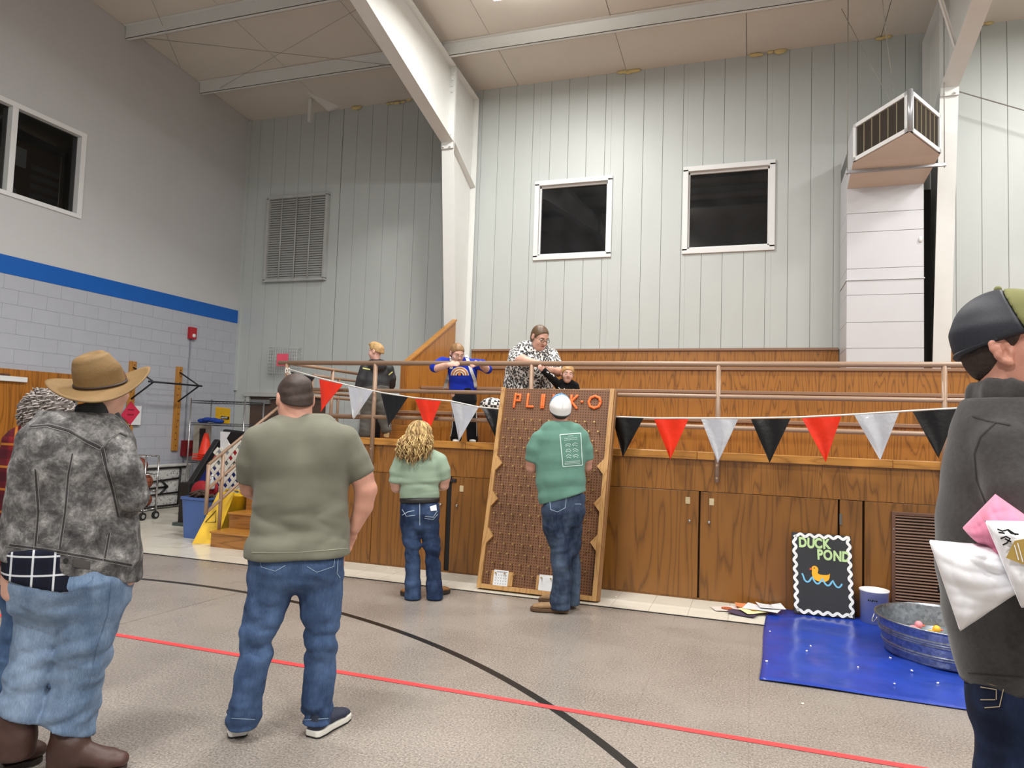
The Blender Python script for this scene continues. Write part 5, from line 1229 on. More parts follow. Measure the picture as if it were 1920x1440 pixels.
def az(x, y): return nv(atZ(x, y, 0))
m_navy = M('shoe_navy', (38, 46, 66), .7, bmp=.3, bs=120); m_sole = M('sole_white', (226, 224, 216), .6); m_outs = M('outsole_black', (26, 26, 28), .7)
m_thread = M('thread_tan', (176, 160, 130), .8); m_threadb = M('thread_blue', (150, 172, 196), .8)
m_hairbr = M('hair_brown_dark', (58, 44, 38), .6, var=.35, vs=60, bmp=.12, bs=220)

# ---------------------------------------------------------------- man in the olive T-shirt
p = Person('heavyset man seen from behind in an olive T-shirt, blue jeans and navy sneakers', az(528, 1380)); t0, t1 = p.dist*.7, p.dist*1.3
shS = [(556, 784, 38, .07, .02), (560, 806, 72, .10, .02), (563, 830, 88, .135, .01), (564, 870, 87, .155, 0), (564, 920, 83, .165, .01), (563, 970, 85, .17, .02), (561, 1015, 90, .17, .01), (559, 1060, 92, .165, 0)]
slR = [(645, 825, 0, 29), (664, 862, .01, 28), (680, 890, .01, 25)]; slL = [(484, 826, 0, 28), (471, 866, .03, 26), (466, 900, .07, 22)]
sh = Shape(.035); p.sections(sh, shS, cap=.4); p.limb(sh, slR, cap=.25); p.limb(sh, slL, cap=.25)
sh.ell(p.J(520, 840, -.06), (.1, .09, .13), p.fr(), .06); sh.ell(p.J(606, 840, -.06), (.1, .09, .13), p.fr(), .06); sh.ell(p.J(600, 1040, -.07), (.12, .10, .09), p.fr(), .06); sh.ell(p.J(520, 1042, -.07), (.12, .10, .09), p.fr(), .06)
hem(p, sh, (470, 1044), (655, 1036)); hem(p, sh, (470, 775.5), (655, 775.5), False)
zl = p.J(560, 930)[2]
sh.wrinkle(.017, 13, (1, 1, .5), 3, lambda P: np.clip((zl+.25-P[:, 2])*2.2, .12, 1)); sh.wrinkle(.017, 17, (.6, .6, 1.7), 5, lambda P: np.exp(-((P[:, 2]-zl+.13)/.11)**2))
sculpt('shirt', sh, .0085, cloth('tshirt_olive', (113, 113, 100), bmp=.3), p.root)
decal_lines('hem_stitch', sh, [densify([(472, 1036), (560, 1035.5), (652, 1028)])], 1.2, M('olive_thread', (150, 152, 132), .8), p.root, t0, t1)
tr = Shape(.03); pl = [(558, 1005, 80, .13, 0), (556, 1045, 86, .15, 0), (556, 1078, 84, .14, 0)]
lL = [(513, 1088, 0, 43), (497, 1145, 0, 36), (484, 1200, 0, 30), (471, 1268, .0, 27), (459, 1325, .0, 27), (456, 1362, 0, 27)]; lR = [(600, 1088, 0, 43), (602, 1145, 0, 37), (602, 1200, 0, 31), (599, 1268, 0, 28), (594, 1325, 0, 29), (593, 1365, 0, 29)]
p.sections(tr, pl); p.limb(tr, lL); p.limb(tr, lR); tr.ell(p.J(520, 1060, -.07), (.11, .09, .1), p.fr(), .04); tr.ell(p.J(596, 1060, -.07), (.11, .09, .1), p.fr(), .04)
zk, za = p.J(600, 1195)[2], p.J(600, 1340)[2]
tr.wrinkle(.014, 22, (.8, .8, 1.7), 2, lambda P: .4+np.exp(-((P[:, 2]-zk)/.09)**2)+1.2*np.exp(-((P[:, 2]-za)/.05)**2))
tr.cut((0, 0, p.J(560, 1356)[2]), (0, 0, -1))
sculpt('jeans', tr, .0085, denim('denim_mid', (46, 64, 96), (84, 108, 146), 1), p.root)
decal_lines('pocket_stitch', tr, [[(487, 1046), (490, 1063), (516, 1071), (535, 1060)], [(576, 1062), (594, 1073), (626, 1062), (628, 1043)], [(634, 1048), (632, 1075), (638, 1084)]], 1.1, m_threadb, p.root, t0, t1)
decal_lines('hem_stitch', tr, [[(434, 1347), (478, 1349)], [(568, 1350), (616, 1347)]], 1.2, m_threadb, p.root, t0, t1)
hc = p.J(553, 751, .05); fh = p.fr(.25, -.25, 0)
bd = bodyshape(p, shS[1:], [slL, slR, lL, lR], pl)
bd.tube([p.J(556, 800, .02), p.J(554, 765, .03), hc], [.088, .078, .06], p.e, .02); head(bd, hc, fh, 1.1)
bd.tube([p.J(672, 880, .01), p.J(686, 918, .01), p.J(681, 950, .02), p.J(664, 990, .03)], [.058, .058, .05, .033], p.e, .02)
bd.tube([p.J(468, 890, .06), p.J(470, 915, .10), p.J(492, 935, .30)], [.052, .05, .034], p.e, .02)
w_ = p.J(663, 990, .03); hand(bd, w_, p.J(650, 1018, .06)-w_, -p.e, -p.n, 1.0, .35)
w_ = p.J(492, 935, .30); hand(bd, w_, p.J(520, 945, .36)-w_, p.up, -p.n, 1.0, .6)
sculpt('body', bd, .0075, m_skinw, p.root)
hs = hairshape(hc, fh, 1.1, 1.03, (0, .5, -.86), (0, 0, -.002)); hs.wrinkle(.004, 42, (.5, .5, 1.6), 4); sculpt('hair', hs, .006, m_hairbr, p.root)
face_parts(p.root, hc, fh, 1.1)
h0 = az(446, 1384); shoe(p, h0, h0+p.n*.30-p.e*.03, .105, .10, (m_navy, m_sole, m_outs), ankle=p.J(456, 1345))
h0 = az(583, 1384); shoe(p, h0, h0+p.n*.22+p.e*.19, .105, .10, (m_navy, m_sole, m_outs), ankle=p.J(594, 1345))

# ---------------------------------------------------------------- man in the brown hat
p = Person('man seen from behind in a wide brown hat and grey acid-wash denim jacket', az(125, 1450)); t0, t1 = p.dist*.65, p.dist*1.3
shS = [(172, 782, 44, .09, .03), (155, 806, 82, .12, .02), (145, 835, 97, .15, 0), (140, 880, 101, .165, 0), (136, 940, 103, .17, 0), (135, 1000, 110, .175, 0), (135, 1050, 115, .175, 0), (135, 1095, 116, .17, 0)]
aR = [(212, 826, -.05, 33), (233, 880, -.12, 31), (247, 932, -.11, 28), (216, 962, .14, 23)]; aL = [(78, 832, .05, 30), (52, 900, .1, 28), (60, 950, .16, 25), (120, 960, .36, 20)]
sh = Shape(.035); p.sections(sh, shS, cap=.4); p.limb(sh, aR, k=.012); p.limb(sh, aL, k=.02)
sh.ell(p.J(105, 850, -.07), (.11, .09, .14), p.fr(), .06); sh.ell(p.J(175, 850, -.06), (.09, .08, .13), p.fr(), .06)
hem(p, sh, (18, 1050), (250, 1087)); hem(p, sh, (120, 771), (230, 775), False)
za = p.J(140, 930)[2]
sh.wrinkle(.011, 12, (1, 1, .45), 11, lambda P: np.clip((za+.3-P[:, 2])*2, .15, 1)); sh.wrinkle(.005, 30, (1, 1, .7), 12)
def acid():
    m, n, b = nt('denim_acid_grey'); mp = coords(n)
    a = N(n, 'ShaderNodeTexNoise', i_Scale=11, i_Detail=10, i_Roughness=.78, i_Distortion=.25); n.links.new(mp.outputs[0], a.inputs['Vector'])
    r = ramp(n, [(.33, lin((46, 46, 48))), (.46, lin((84, 83, 83))), (.57, lin((130, 128, 127))), (.70, lin((194, 192, 189)))]); n.links.new(a.outputs[0], r.inputs[0]); n.links.new(r.outputs[0], b.inputs['Base Color'])
    b.inputs['Roughness'].default_value = .8; b.inputs['Specular IOR Level'].default_value = .2; bump(n, b, a.outputs[0], .4, .01); return m
sculpt('jacket', sh, .0085, acid(), p.root)
m_seam = M('seam_dark', (44, 43, 44), .8); m_seaml = M('seam_light', (128, 126, 124), .8)
seams = [[(56, 800), (90, 797), (130, 808), (160, 826), (190, 841)], [(190, 841), (205, 822), (225, 812), (238, 818)], [(192, 843), (200, 880), (212, 925), (222, 970)], [(136, 850), (128, 890), (122, 960), (112, 1028)], [(66, 880), (72, 960), (66, 1026)], [(18, 1022), (80, 1030), (150, 1042), (248, 1060)], [(205, 1000), (196, 1050)]]
decal_lines('seam', sh, seams, 2.6, m_seam, p.root, t0, t1, .003)
decal_lines('seam_stitch', sh, [[(x+3, y-2.5) for x, y in s] for s in seams]+[[(x-3, y+2.5) for x, y in s] for s in seams], .9, m_seaml, p.root, t0, t1, .0035)
MB().cyl(Vector(trace(sh, [(123, 1051)], t0, t1, .002)[0]), Vector(trace(sh, [(123, 1051)], t0, t1, .002)[0])-Vector(p.n)*.006, .010, 10).build('button', m_black, p.root)
decal_patch('leather_patch', sh, [(138, 1048), (170, 1053), (169, 1068), (137, 1063)], M('patch_dark', (58, 54, 52), .7), p.root, t0, t1, .003)
# collar
co = Shape(.02); co.tube([p.J(150, 776, -.02), p.J(182, 772, -.03), p.J(212, 788, .02), p.J(222, 800, .06)], [(.045, .022), (.05, .03), (.045, .025), (.03, .02)], p.up, .02); sculpt('collar', co, .008, M('collar_dark', (50, 50, 53), .85, bmp=.3), p.root)
tl = Shape(.03); p.sections(tl, [(105, 1030, 82, .17, 0), (100, 1105, 76, .175, -.01)], cap=.3); hem(p, tl, (28, 1082), (150, 1100)); tl.wrinkle(.008, 14, (1, 1, .3), 9)
sculpt('shirt_tail', tl, .0085, plaid('plaid_navy_white', (24, 28, 42), (20, 22, 34), (214, 218, 224), 13, p.e, .8), p.root)
tr = Shape(.03); pl = [(137, 1040, 100, .15, 0), (136, 1085, 101, .165, 0), (134, 1125, 97, .15, 0)]
lR = [(170, 1125, 0, 58), (163, 1190, 0, 50), (150, 1250, .02, 44), (138, 1305, .03, 41), (133, 1345, .03, 45), (132, 1388, .03, 40)]; lL = [(88, 1130, .05, 52), (74, 1200, .06, 42), (54, 1270, .07, 38), (40, 1320, .08, 40), (33, 1362, .08, 38)]
p.sections(tr, pl); p.limb(tr, lR); p.limb(tr, lL, k=.015); tr.ell(p.J(165, 1095, -.07), (.12, .1, .11), p.fr(), .05); tr.ell(p.J(90, 1095, -.06), (.11, .1, .11), p.fr(), .05)
zk, za = p.J(140, 1240)[2], p.J(140, 1345)[2]
tr.wrinkle(.015, 20, (.9, .9, 1.5), 22, lambda P: .45+.8*np.exp(-((P[:, 2]-zk)/.12)**2)+1.2*np.exp(-((P[:, 2]-za)/.06)**2))
hem(p, tr, (0, 1350), (178, 1380))
sculpt('jeans', tr, .0085, denim('denim_light', (92, 114, 142), (142, 164, 192), 5), p.root)
decal_lines('pocket_stitch', tr, [[(110, 1098), (122, 1112), (150, 1104), (173, 1088), (175, 1078)], [(210, 1085), (203, 1150), (182, 1215), (165, 1290)]], 1.2, M('thread_denim', (92, 112, 140), .8), p.root, t0, t1)
m_boot = M('boot_leather_brown', (70, 46, 40), .5, var=.2, vs=8, bmp=.25, bs=30); m_bsole = M('boot_sole', (52, 44, 38), .7); m_btoe = M('boot_toe', (96, 74, 60), .55, var=.2)
for nm, shaft, heel, toe in (('boot', [(131, 1352, .03, 29), (130, 1400, .03, 34), (127, 1430, .03, 35)], az(100, 1454), az(236, 1444)), ('boot', [(32, 1328, .08, 28), (30, 1380, .08, 32), (26, 1412, .08, 33)], az(2, 1444), az(78, 1424))):
    b = Shape(.03); p.limb(b, shaft, cap=.3); d = toe-heel; L = np.linalg.norm(d); d /= L; sd = np.cross(d, p.up); q = lambda u, h: heel+d*u*L+p.up*h
    b.tube([q(.18, .09), q(.45, .075), q(.75, .055), q(.92, .05)], [(.045, .06), (.045, .05), (.052, .04), (.042, .032)], sd, .03); b.tube([q(.22, .08), q(.2, .13)], [.052, .058], sd, .03)
    b.cut(heel+p.up*.02, (0, 0, -1)); b.wrinkle(.004, 18, (1, 1, 1.4), 6)
    o = sculpt(nm, b, .008, m_boot, p.root)
    out = ((0, .3), (.05, .42), (.25, .45), (.45, .4), (.7, .52), (.9, .42), (1.0, .2)); lp = [heel+d*u*L+sd*w*.105 for u, w in out]+[heel+d*u*L-sd*w*.105 for u, w in reversed(out)]
    MB().prism([tuple(v+p.up*.001) for v in lp], (0, 0, .025)).build('sole', m_bsole, o, .004)
hc = p.J(196, 728, .04); fh = p.fr(-1.0, -.05, 0)
bd = bodyshape(p, shS[1:], [aL, aR, lL, lR], pl); bd.tube([p.J(180, 800, .02), p.J(190, 768, .03), hc], [.075, .062, .05], p.e, .02); head(bd, hc, fh, 1.04)
w_ = p.J(215, 962, .20); hand(bd, w_, p.J(190, 955, .34)-w_, p.up, -p.n, 1.0, .7); w_ = p.J(120, 960, .36); hand(bd, w_, p.J(150, 955, .42)-w_, p.up, -p.n, 1.0, .7)
sculpt('body', bd, .0075, m_skin, p.root); face_parts(p.root, hc, fh, 1.04)
sculpt('hair', hairshape(hc, fh, 1.04, 1.03, (0, .45, -.9), (0, 0, -.02)), .007, M('hair_auburn', (92, 58, 40), .6, var=.3, vs=60), p.root)
# hat: brim, creased crown, band
m_hat = M('hat_brown_felt', (118, 92, 54), .7, var=.14, vs=7, bmp=.15, bs=90)
zc = (p.up*.94-p.n*.28-p.e*.19); zc /= np.linalg.norm(zc); xc = p.e-zc*(p.e @ zc); xc /= np.linalg.norm(xc); yc = np.cross(zc, xc); cc = p.J(189, 722, .03)
hat = bpy.data.objects.new('hat', None); COL.objects.link(hat); attach(hat, p.root)
b = MB(); n = 64; rr = [.085, .10, .13, .165, .195, .21]
def brim_pt(r, a, dz): 
    up_ = .055*max(0, (r-.1)/.11)**1.6*(abs(math.cos(a))**2.0)*(1 if math.cos(a) > 0 else .75)-.022*max(0, (r-.1)/.11)*math.sin(a)**2
    return cc+xc*r*1.0*math.cos(a)+yc*r*.98*math.sin(a)+zc*(up_+dz)
vv = [tuple(brim_pt(r, 2*math.pi*k/n, dz)) for dz in (.003, -.003) for r in rr for k in range(n)]; m_ = len(rr); fs = []
for i in range(m_-1):
    for k in range(n):
        k2 = (k+1) % n; fs.append((i*n+k, (i+1)*n+k, (i+1)*n+k2, i*n+k2)); o_ = m_*n; fs.append((o_+i*n+k, o_+i*n+k2, o_+(i+1)*n+k2, o_+(i+1)*n+k))
for k in range(n): k2 = (k+1) % n; fs.append(((m_-1)*n+k, 2*m_*n-n+k, 2*m_*n-n+k2, (m_-1)*n+k2))
b.add(vv, fs, True); br = b.build('brim', m_hat, hat)
cr = Shape(.02); lean = xc*.012-yc*.0
cr.tube([cc-zc*.02, cc+zc*.07-xc*.006, cc+zc*.13-xc*.018], [(.105, .095), (.098, .088), (.082, .072)], xc, .02, .35)
cr.dig(cc+zc*.168-xc*.02, (.05, .028, .032), (xc, yc, zc), .03); cr.dig(cc+zc*.135+xc*.085+yc*.02, (.045, .03, .055), (xc, yc, zc), .03)
cr.cut(cc-zc*.003, -zc); cr.wrinkle(.003, 14, (1, 1, 1), 3)
sculpt('crown', cr, .006, m_hat, hat)
MB().tube([tuple(cc+xc*.1065*math.cos(a)+yc*.0965*math.sin(a)+zc*.012) for a in np.linspace(0, 2*math.pi, 40, endpoint=False)], .005, 8, closed=True).build('hat_band', M('hat_band_dark', (44, 30, 24), .5), hat)

# ---------------------------------------------------------------- woman half hidden behind him
p = Person('grey-haired person in a red plaid jacket half hidden behind the man in the hat', az(52, 1352)); t0, t1 = p.dist*.7, p.dist*1.3
shS = [(80, 812, 26, .07, 0), (74, 832, 58, .11, 0), (68, 880, 58, .14, 0), (64, 950, 58, .15, 0), (62, 1010, 60, .16, 0), (60, 1075, 62, .16, 0)]
aL = [(24, 850, 0, 22), (10, 920, .0, 22), (4, 985, .05, 20), (14, 1068, .12, 17)]; aR = [(122, 850, .05, 20), (134, 940, .1, 18), (110, 985, .3, 16)]
sh = Shape(.03); p.sections(sh, shS, cap=.4); p.limb(sh, aL, k=.012); p.limb(sh, aR); hem(p, sh, (0, 1072), (120, 1078)); sh.wrinkle(.006, 13, (1, 1, .6), 31)
sculpt('jacket', sh, .009, plaid('plaid_red', (112, 30, 34), (58, 24, 34), (188, 120, 44), 9, p.e, .65), p.root)
tr = Shape(.03); pl = [(60, 1050, 54, .13, 0), (58, 1100, 52, .13, 0)]; lL = [(34, 1110, 0, 28), (28, 1180, 0, 22), (14, 1260, 0, 19), (6, 1325, 0, 18)]; lR = [(82, 1110, .03, 28), (80, 1200, .05, 22), (74, 1280, .06, 19), (72, 1335, .06, 18)]
p.sections(tr, pl); p.limb(tr, lL); p.limb(tr, lR); tr.wrinkle(.006, 18, (.6, .6, 1.8), 8); sculpt('jeans', tr, .009, denim('denim_blue', (46, 68, 102), (86, 112, 150), 9), p.root)
hc = p.J(88, 778, 0); fh = p.fr(-.4, 0, 0); bd = bodyshape(p, shS[1:], [aL, aR, lL, lR], pl); bd.tube([p.J(82, 825), hc], [.055, .05], p.e, .02); head(bd, hc, fh, .98)
w_ = p.J(16, 1066, .14); hand(bd, w_, p.J(34, 1090, .22)-w_, p.n, p.e, .95, .4); w_ = p.J(110, 985, .3); hand(bd, w_, p.J(90, 980, .36)-w_, p.up, -p.n, .95, .5)
sculpt('body', bd, .009, m_skin, p.root); face_parts(p.root, hc, fh, .98)
hs = Shape(.02); hs.ell(p.J(88, 776, -.01), (.125, .12, .115), fh); hs.wrinkle(.014, 48, (1, 1, 1), 41); hs.wrinkle(.006, 110, (1, 1, 1), 42); hg = sculpt('hair', hs, .007, M('hair_grey_dark', (84, 76, 72), .55, var=.4, vs=26, bmp=.4, bs=120), p.root, 0)
rs = random.Random(8); b = MB()
for i in range(170):
    a, e_ = rs.uniform(0, 6.28), rs.uniform(-.7, 1.2); dv = np.array((math.cos(a)*math.cos(e_), math.sin(a)*math.cos(e_), math.sin(e_))); c_ = p.J(88, 776, -.01)+dv*.112; t_ = np.cross(dv, (0, 0, 1.)); t_ /= np.linalg.norm(t_)+1e-6; r = rs.uniform(.008, .017); ph = rs.uniform(0, 6); ln = rs.uniform(.05, .09); P_ = []
    for k in range(14): u = k/13; th = ph+u*14; P_.append(tuple(c_+(t_*math.cos(ph)-np.array((0, 0, 1.))*.8)*ln*(u-.4)+dv*(.014*math.sin(math.pi*u)+r*math.cos(th)*.6)+t_*r*math.sin(th)))
    b.tube(P_, .004, 5)
o = b.build('curls', M('hair_grey_curly', (150, 142, 138), .5, var=.5, vs=30), hg, fix=False); o['kind'] = 'stuff'
for c_, q_ in ((az(2, 1338), az(14, 1326)), (az(66, 1362), az(88, 1344))): shoe(p, c_, c_+(p.n*.22+p.e*.08), .09, .09, (M('shoe_dark', (40, 38, 38), .5), M('sole_grey', (150, 148, 144), .6)), ankle=None)

# ---------------------------------------------------------------- curly-haired woman
p = Person('woman with long blonde curls in a pale green T-shirt and bootcut jeans', az(793, 1124)); t0, t1 = p.dist*.75, p.dist*1.25
shS = [(789, 846, 18, .05, 0), (789, 855, 38, .085, 0), (788, 872, 39, .105, 0), (787, 900, 36, .105, 0), (787, 925, 36, .105, 0), (787, 950, 38, .11, 0)]
slL = [(753, 864, 0, 14.5), (744, 885, 0, 14), (741, 903, .01, 12)]; slR = [(824, 864, 0, 14.5), (831, 882, 0, 13.5), (834, 897, .01, 11.5)]
sh = Shape(.025); p.sections(sh, shS, cap=.4); p.limb(sh, slL, cap=.25); p.limb(sh, slR, cap=.25); hem(p, sh, (750, 935), (822, 934)); hem(p, sh, (750, 843), (822, 843), False)
zl = p.J(787, 915)[2]; sh.wrinkle(.016, 18, (.6, .6, 1.7), 51, lambda P: np.clip((zl+.22-P[:, 2])*4, .1, 1))
sculpt('shirt', sh, .009, cloth('tshirt_sage', (146, 166, 146)), p.root)
tr = Shape(.025); pl = [(787, 936, 35, .10, 0), (787, 960, 36.5, .115, 0), (787, 985, 36, .11, 0)]
lL = [(770, 988, 0, 19), (773, 1022, 0, 15), (774, 1060, 0, 13.5), (774, 1095, 0, 14.5), (774, 1126, 0, 16)]; lR = [(804, 988, 0, 19), (810, 1022, 0, 15), (812, 1060, 0, 13.5), (814, 1095, 0, 14.5), (815, 1122, 0, 16)]
p.sections(tr, pl, cap=.4); p.limb(tr, lL, k=.02); p.limb(tr, lR, k=.02); tr.ell(p.J(787, 990, 0), (.05, .09, .05), p.fr(), .03); tr.ell(p.J(771, 966, -.05), (.085, .09, .09), p.fr(), .03); tr.ell(p.J(803, 966, -.05), (.085, .09, .09), p.fr(), .03)
zk = p.J(790, 1030)[2]; tr.wrinkle(.013, 28, (.5, .5, 2), 52, lambda P: .3+np.exp(-((P[:, 2]-zk)/.1)**2)); tr.cut((0, 0, p.J(790, 1123)[2]), (0, 0, -1))
sculpt('jeans', tr, .009, denim('denim_dark', (30, 44, 72), (66, 86, 120), 13), p.root)
decal_lines('pocket_stitch', tr, [[(754, 955), (762, 968), (778, 966)], [(754, 966), (764, 960), (777, 957)], [(797, 968), (812, 970), (820, 958)], [(796, 972), (812, 974), (821, 964)], [(787, 940), (787, 985)]], 1.0, M('thread_pale', (170, 186, 200), .7), p.root, t0, t1)
be = Shape(.01); p.sections(be, [(787, 934, 37, .115, 0), (787, 940, 37.5, .118, 0)], cap=.2); sculpt('belt', be, .008, M('belt_black', (30, 28, 28), .5), p.root)
decal_patch('pocket_paper', tr, [(806, 950), (818, 946), (819, 957), (808, 958)], M('card_white', (230, 232, 234), .6), p.root, t0, t1, .008, 4)
hc = p.J(788, 818, .03); fh = p.fr(-.15, -.05, 0); bd = bodyshape(p, shS[1:], [slL, slR, lL, lR], pl, .025); bd.tube([p.J(789, 856), p.J(788, 838, .02), hc], [.05, .048, .04], p.e, .02); head(bd, hc, fh, .98)
for a_, b_, h_ in (((742, 900, .01, 10.5), (743, 914, .04, 9.5), (756, 918, .26, 6.5)), ((834, 895, .01, 10.5), (832, 910, .04, 9.5), (818, 916, .26, 6.5))):
    p.limb(bd, [a_, b_, h_]); w_ = p.J(*h_[:3]); hand(bd, w_, p.J(787, 912, .32)-w_, p.up, -p.n, .9, .5)
sculpt('body', bd, .009, m_skin, p.root); face_parts(p.root, hc, fh, .98)
hs = Shape(.03); p.sections(hs, [(788, 803, 12, .07, 0), (786, 815, 19, .09, -.0), (779, 838, 19, .075, -.04), (774, 858, 14, .05, -.07)], cap=.8); hs.wrinkle(.012, 40, (1, 1, .7), 61)
m_curl = M('hair_blonde_curls', (150, 118, 74), .5, var=.45, vs=30, rnd=6)
m_curl2 = M('hair_dark_blonde', (104, 78, 48), .55, var=.35, vs=40)
hb = sculpt('hair', hs, .008, m_curl2, p.root)
rs = random.Random(5); b = MB(); b2 = MB()
for i in range(300):
    a = rs.uniform(-2.4, 2.4); rd = p.e*math.sin(a)-p.n*math.cos(a); hcn = p.J(786, 816, -.005); lay = rs.uniform(.98, 1.12)
    tx = 774+math.sin(a)*25+rs.uniform(-8, 8); ty = rs.uniform(842, 878)-abs(math.sin(a))*12; en = p.J(tx, ty, -.08-.06*math.cos(a)+rs.uniform(-.03, .03)); ph = rs.uniform(0, 6); r = rs.uniform(.007, .015); tw = rs.uniform(2.5, 4.5); P_ = []; t0_ = rs.uniform(0, .5); eq = hcn+rd*.103*lay+p.up*.01
    for k in range(24):
        u = k/23
        if u < .4: th_ = (t0_+(1-t0_)*u/.4)*math.pi/2; c_ = hcn+(rd*math.sin(th_)*.103+p.up*math.cos(th_)*.118)*lay+p.up*.01*math.sin(th_)
        else: v = (u-.4)/.6; c_ = eq+(en-eq)*v+rd*.02*math.sin(math.pi*v)
        th = ph+u*tw*2*math.pi; P_.append(tuple(c_+(p.e*math.cos(th)+p.n*math.sin(th))*r*min(1, .25+u)))
    (b if i % 5 < 3 else b2).tube(P_, [.0045]*22+[.003, .001], 5)
o = b.build('curls', m_curl, hb, fix=False); o['kind'] = 'stuff'
o = b2.build('curls', M('hair_pale_blonde', (206, 178, 120), .5, var=.3, vs=30), hb, fix=False); o['kind'] = 'stuff'
m_wboot = M('boot_tan', (150, 108, 62), .55, var=.2, vs=30)
h0 = az(780, 1124); shoe(p, h0, h0+p.n*.2-p.e*.13, .085, .085, (m_wboot, m_bsole)); h0 = az(808, 1119); shoe(p, h0, h0+p.n*.17+p.e*.17, .085, .085, (m_wboot, m_bsole))

# ---------------------------------------------------------------- man in the teal T-shirt
p = Person('man in a teal printed T-shirt and white-backed cap facing the game board', az(1046, 1149)); t0, t1 = p.dist*.75, p.dist*1.25
shS = [(1052, 794, 22, .06, 0), (1051, 806, 40, .095, 0), (1050, 825, 47, .125, 0), (1051, 860, 46, .14, 0), (1052, 900, 45, .145, 0), (1053, 930, 43, .14, 0), (1055, 965, 42, .14, 0)]
slL = [(1012, 822, 0, 17), (1004, 842, 0, 17), (999, 863, .01, 14.5)]; slR = [(1089, 822, .02, 15.5), (1097, 842, .03, 14.5), (1101, 861, .04, 12)]
sh = Shape(.03); p.sections(sh, shS, cap=.4); p.limb(sh, slL, cap=.25); p.limb(sh, slR, cap=.25); hem(p, sh, (1015, 945), (1097, 921)); hem(p, sh, (1010, 789), (1090, 789), False)
zl = p.J(1050, 900)[2]; sh.wrinkle(.022, 14, (1, 1, .8), 71, lambda P: np.clip((zl+.25-P[:, 2])*2.5, .15, 1)); sh.wrinkle(.013, 22, (1, 1, .25), 72, lambda P: np.clip((P[:, 2]-zl-.2)*4, 0, 1))
sculpt('shirt', sh, .009, cloth('tshirt_teal', (98, 138, 124)), p.root)
m_print = M('print_white', (196, 222, 212), .8)
X = lambda u, v: (1050+u*(39-2.5*v)+v*5.5, 815+v*60-u*3.0)          # print frame on the back
fl_ = [[X(0, 0), X(1, 0)], [X(1, 0), X(1, 1)], [X(1, 1), X(0, 1)], [X(0, 1), X(0, 0)]]
decal_lines('print_border', sh, fl_, 1.7, m_print, p.root, t0, t1, .004, 2.5)
rs = random.Random(3); tx = []
for v in (.07, .13, .18): tx += [[X(u, v+rs.uniform(-.012, .012)), X(u+.045, v+rs.uniform(-.012, .012))] for u in np.arange(.38 if v < .1 else .18, .62 if v < .1 else .82, .065)]
for v in (.34, .52, .70):
    for u0 in (.2, .55): tx += [[X(u0+.28*k/8, v-.05*math.sin(math.pi*k/8)+rs.uniform(-.02, .02)) for k in range(9)], [X(u0+.03, v+.04), X(u0+.12, v+.01), X(u0+.25, v+.05)]]
for v in (.86, .90, .94): tx += [[X(.1, v), X(.9, v)]]
decal_lines('print_lettering', sh, tx, .9, m_print, p.root, t0, t1, .004, 2, kind='stuff')
tr = Shape(.025); pl = [(1056, 928, 41, .12, 0), (1056, 955, 40, .13, 0), (1054, 978, 37, .12, .01)]
lN = [(1043, 985, -.02, 26), (1051, 1030, -.02, 19.5), (1055, 1080, -.01, 17), (1050, 1120, .0, 18), (1049, 1150, .0, 19)]; lF = [(1070, 985, .05, 22), (1075, 1030, .1, 15), (1074, 1080, .14, 13.5), (1073, 1132, .16, 14.5)]
p.sections(tr, pl, cap=.4); p.limb(tr, lN, k=.012); p.limb(tr, lF, k=.012); tr.ell(p.J(1040, 958, -.06), (.1, .09, .1), p.fr(), .03); tr.ell(p.J(1074, 955, -.03), (.09, .09, .1), p.fr(), .03)
zk = p.J(1050, 1035)[2]; tr.wrinkle(.015, 24, (.8, .8, 1.6), 73, lambda P: .45+np.exp(-((P[:, 2]-zk)/.1)**2)); tr.cut((0, 0, p.J(1050, 1142)[2]), (0, 0, -1))
sculpt('jeans', tr, .009, denim('denim_navy', (32, 44, 66), (92, 108, 130), 17, 3.5), p.root)
decal_lines('pocket_stitch', tr, [[(1031, 940), (1032, 955), (1045, 960), (1060, 952), (1062, 932)], [(1078, 945), (1090, 945)]], 1.0, m_threadb, p.root, t0, t1)
hc = p.J(1050, 768, .03); fh = p.fr(.15, .05, 0); bd = bodyshape(p, shS[1:], [slL, slR, lN, lF], pl, .025); bd.tube([p.J(1051, 806), p.J(1050, 785, .02), hc], [.068, .06, .05], p.e, .02); head(bd, hc, fh, 1.02)
for pts, e_ in (([(999, 858, .01, 12.5), (997, 876, .04, 11.5), (1014, 874, .28, 7.5)], 1), ([(1101, 856, .04, 10.5), (1100, 874, .08, 10), (1086, 878, .30, 7.5)], -1)):
    p.limb(bd, pts); w_ = p.J(*pts[-1][:3]); hand(bd, w_, p.J(1048, 868, .38)-w_, p.up, -p.n, .98, .6)
sculpt('body', bd, .009, m_skinw, p.root); face_parts(p.root, hc, fh, 1.02)
sculpt('hair', hairshape(hc, fh, 1.02, 1.03, (0, .4, -.92), (0, 0, -.05)), .008, m_hairbr, p.root)
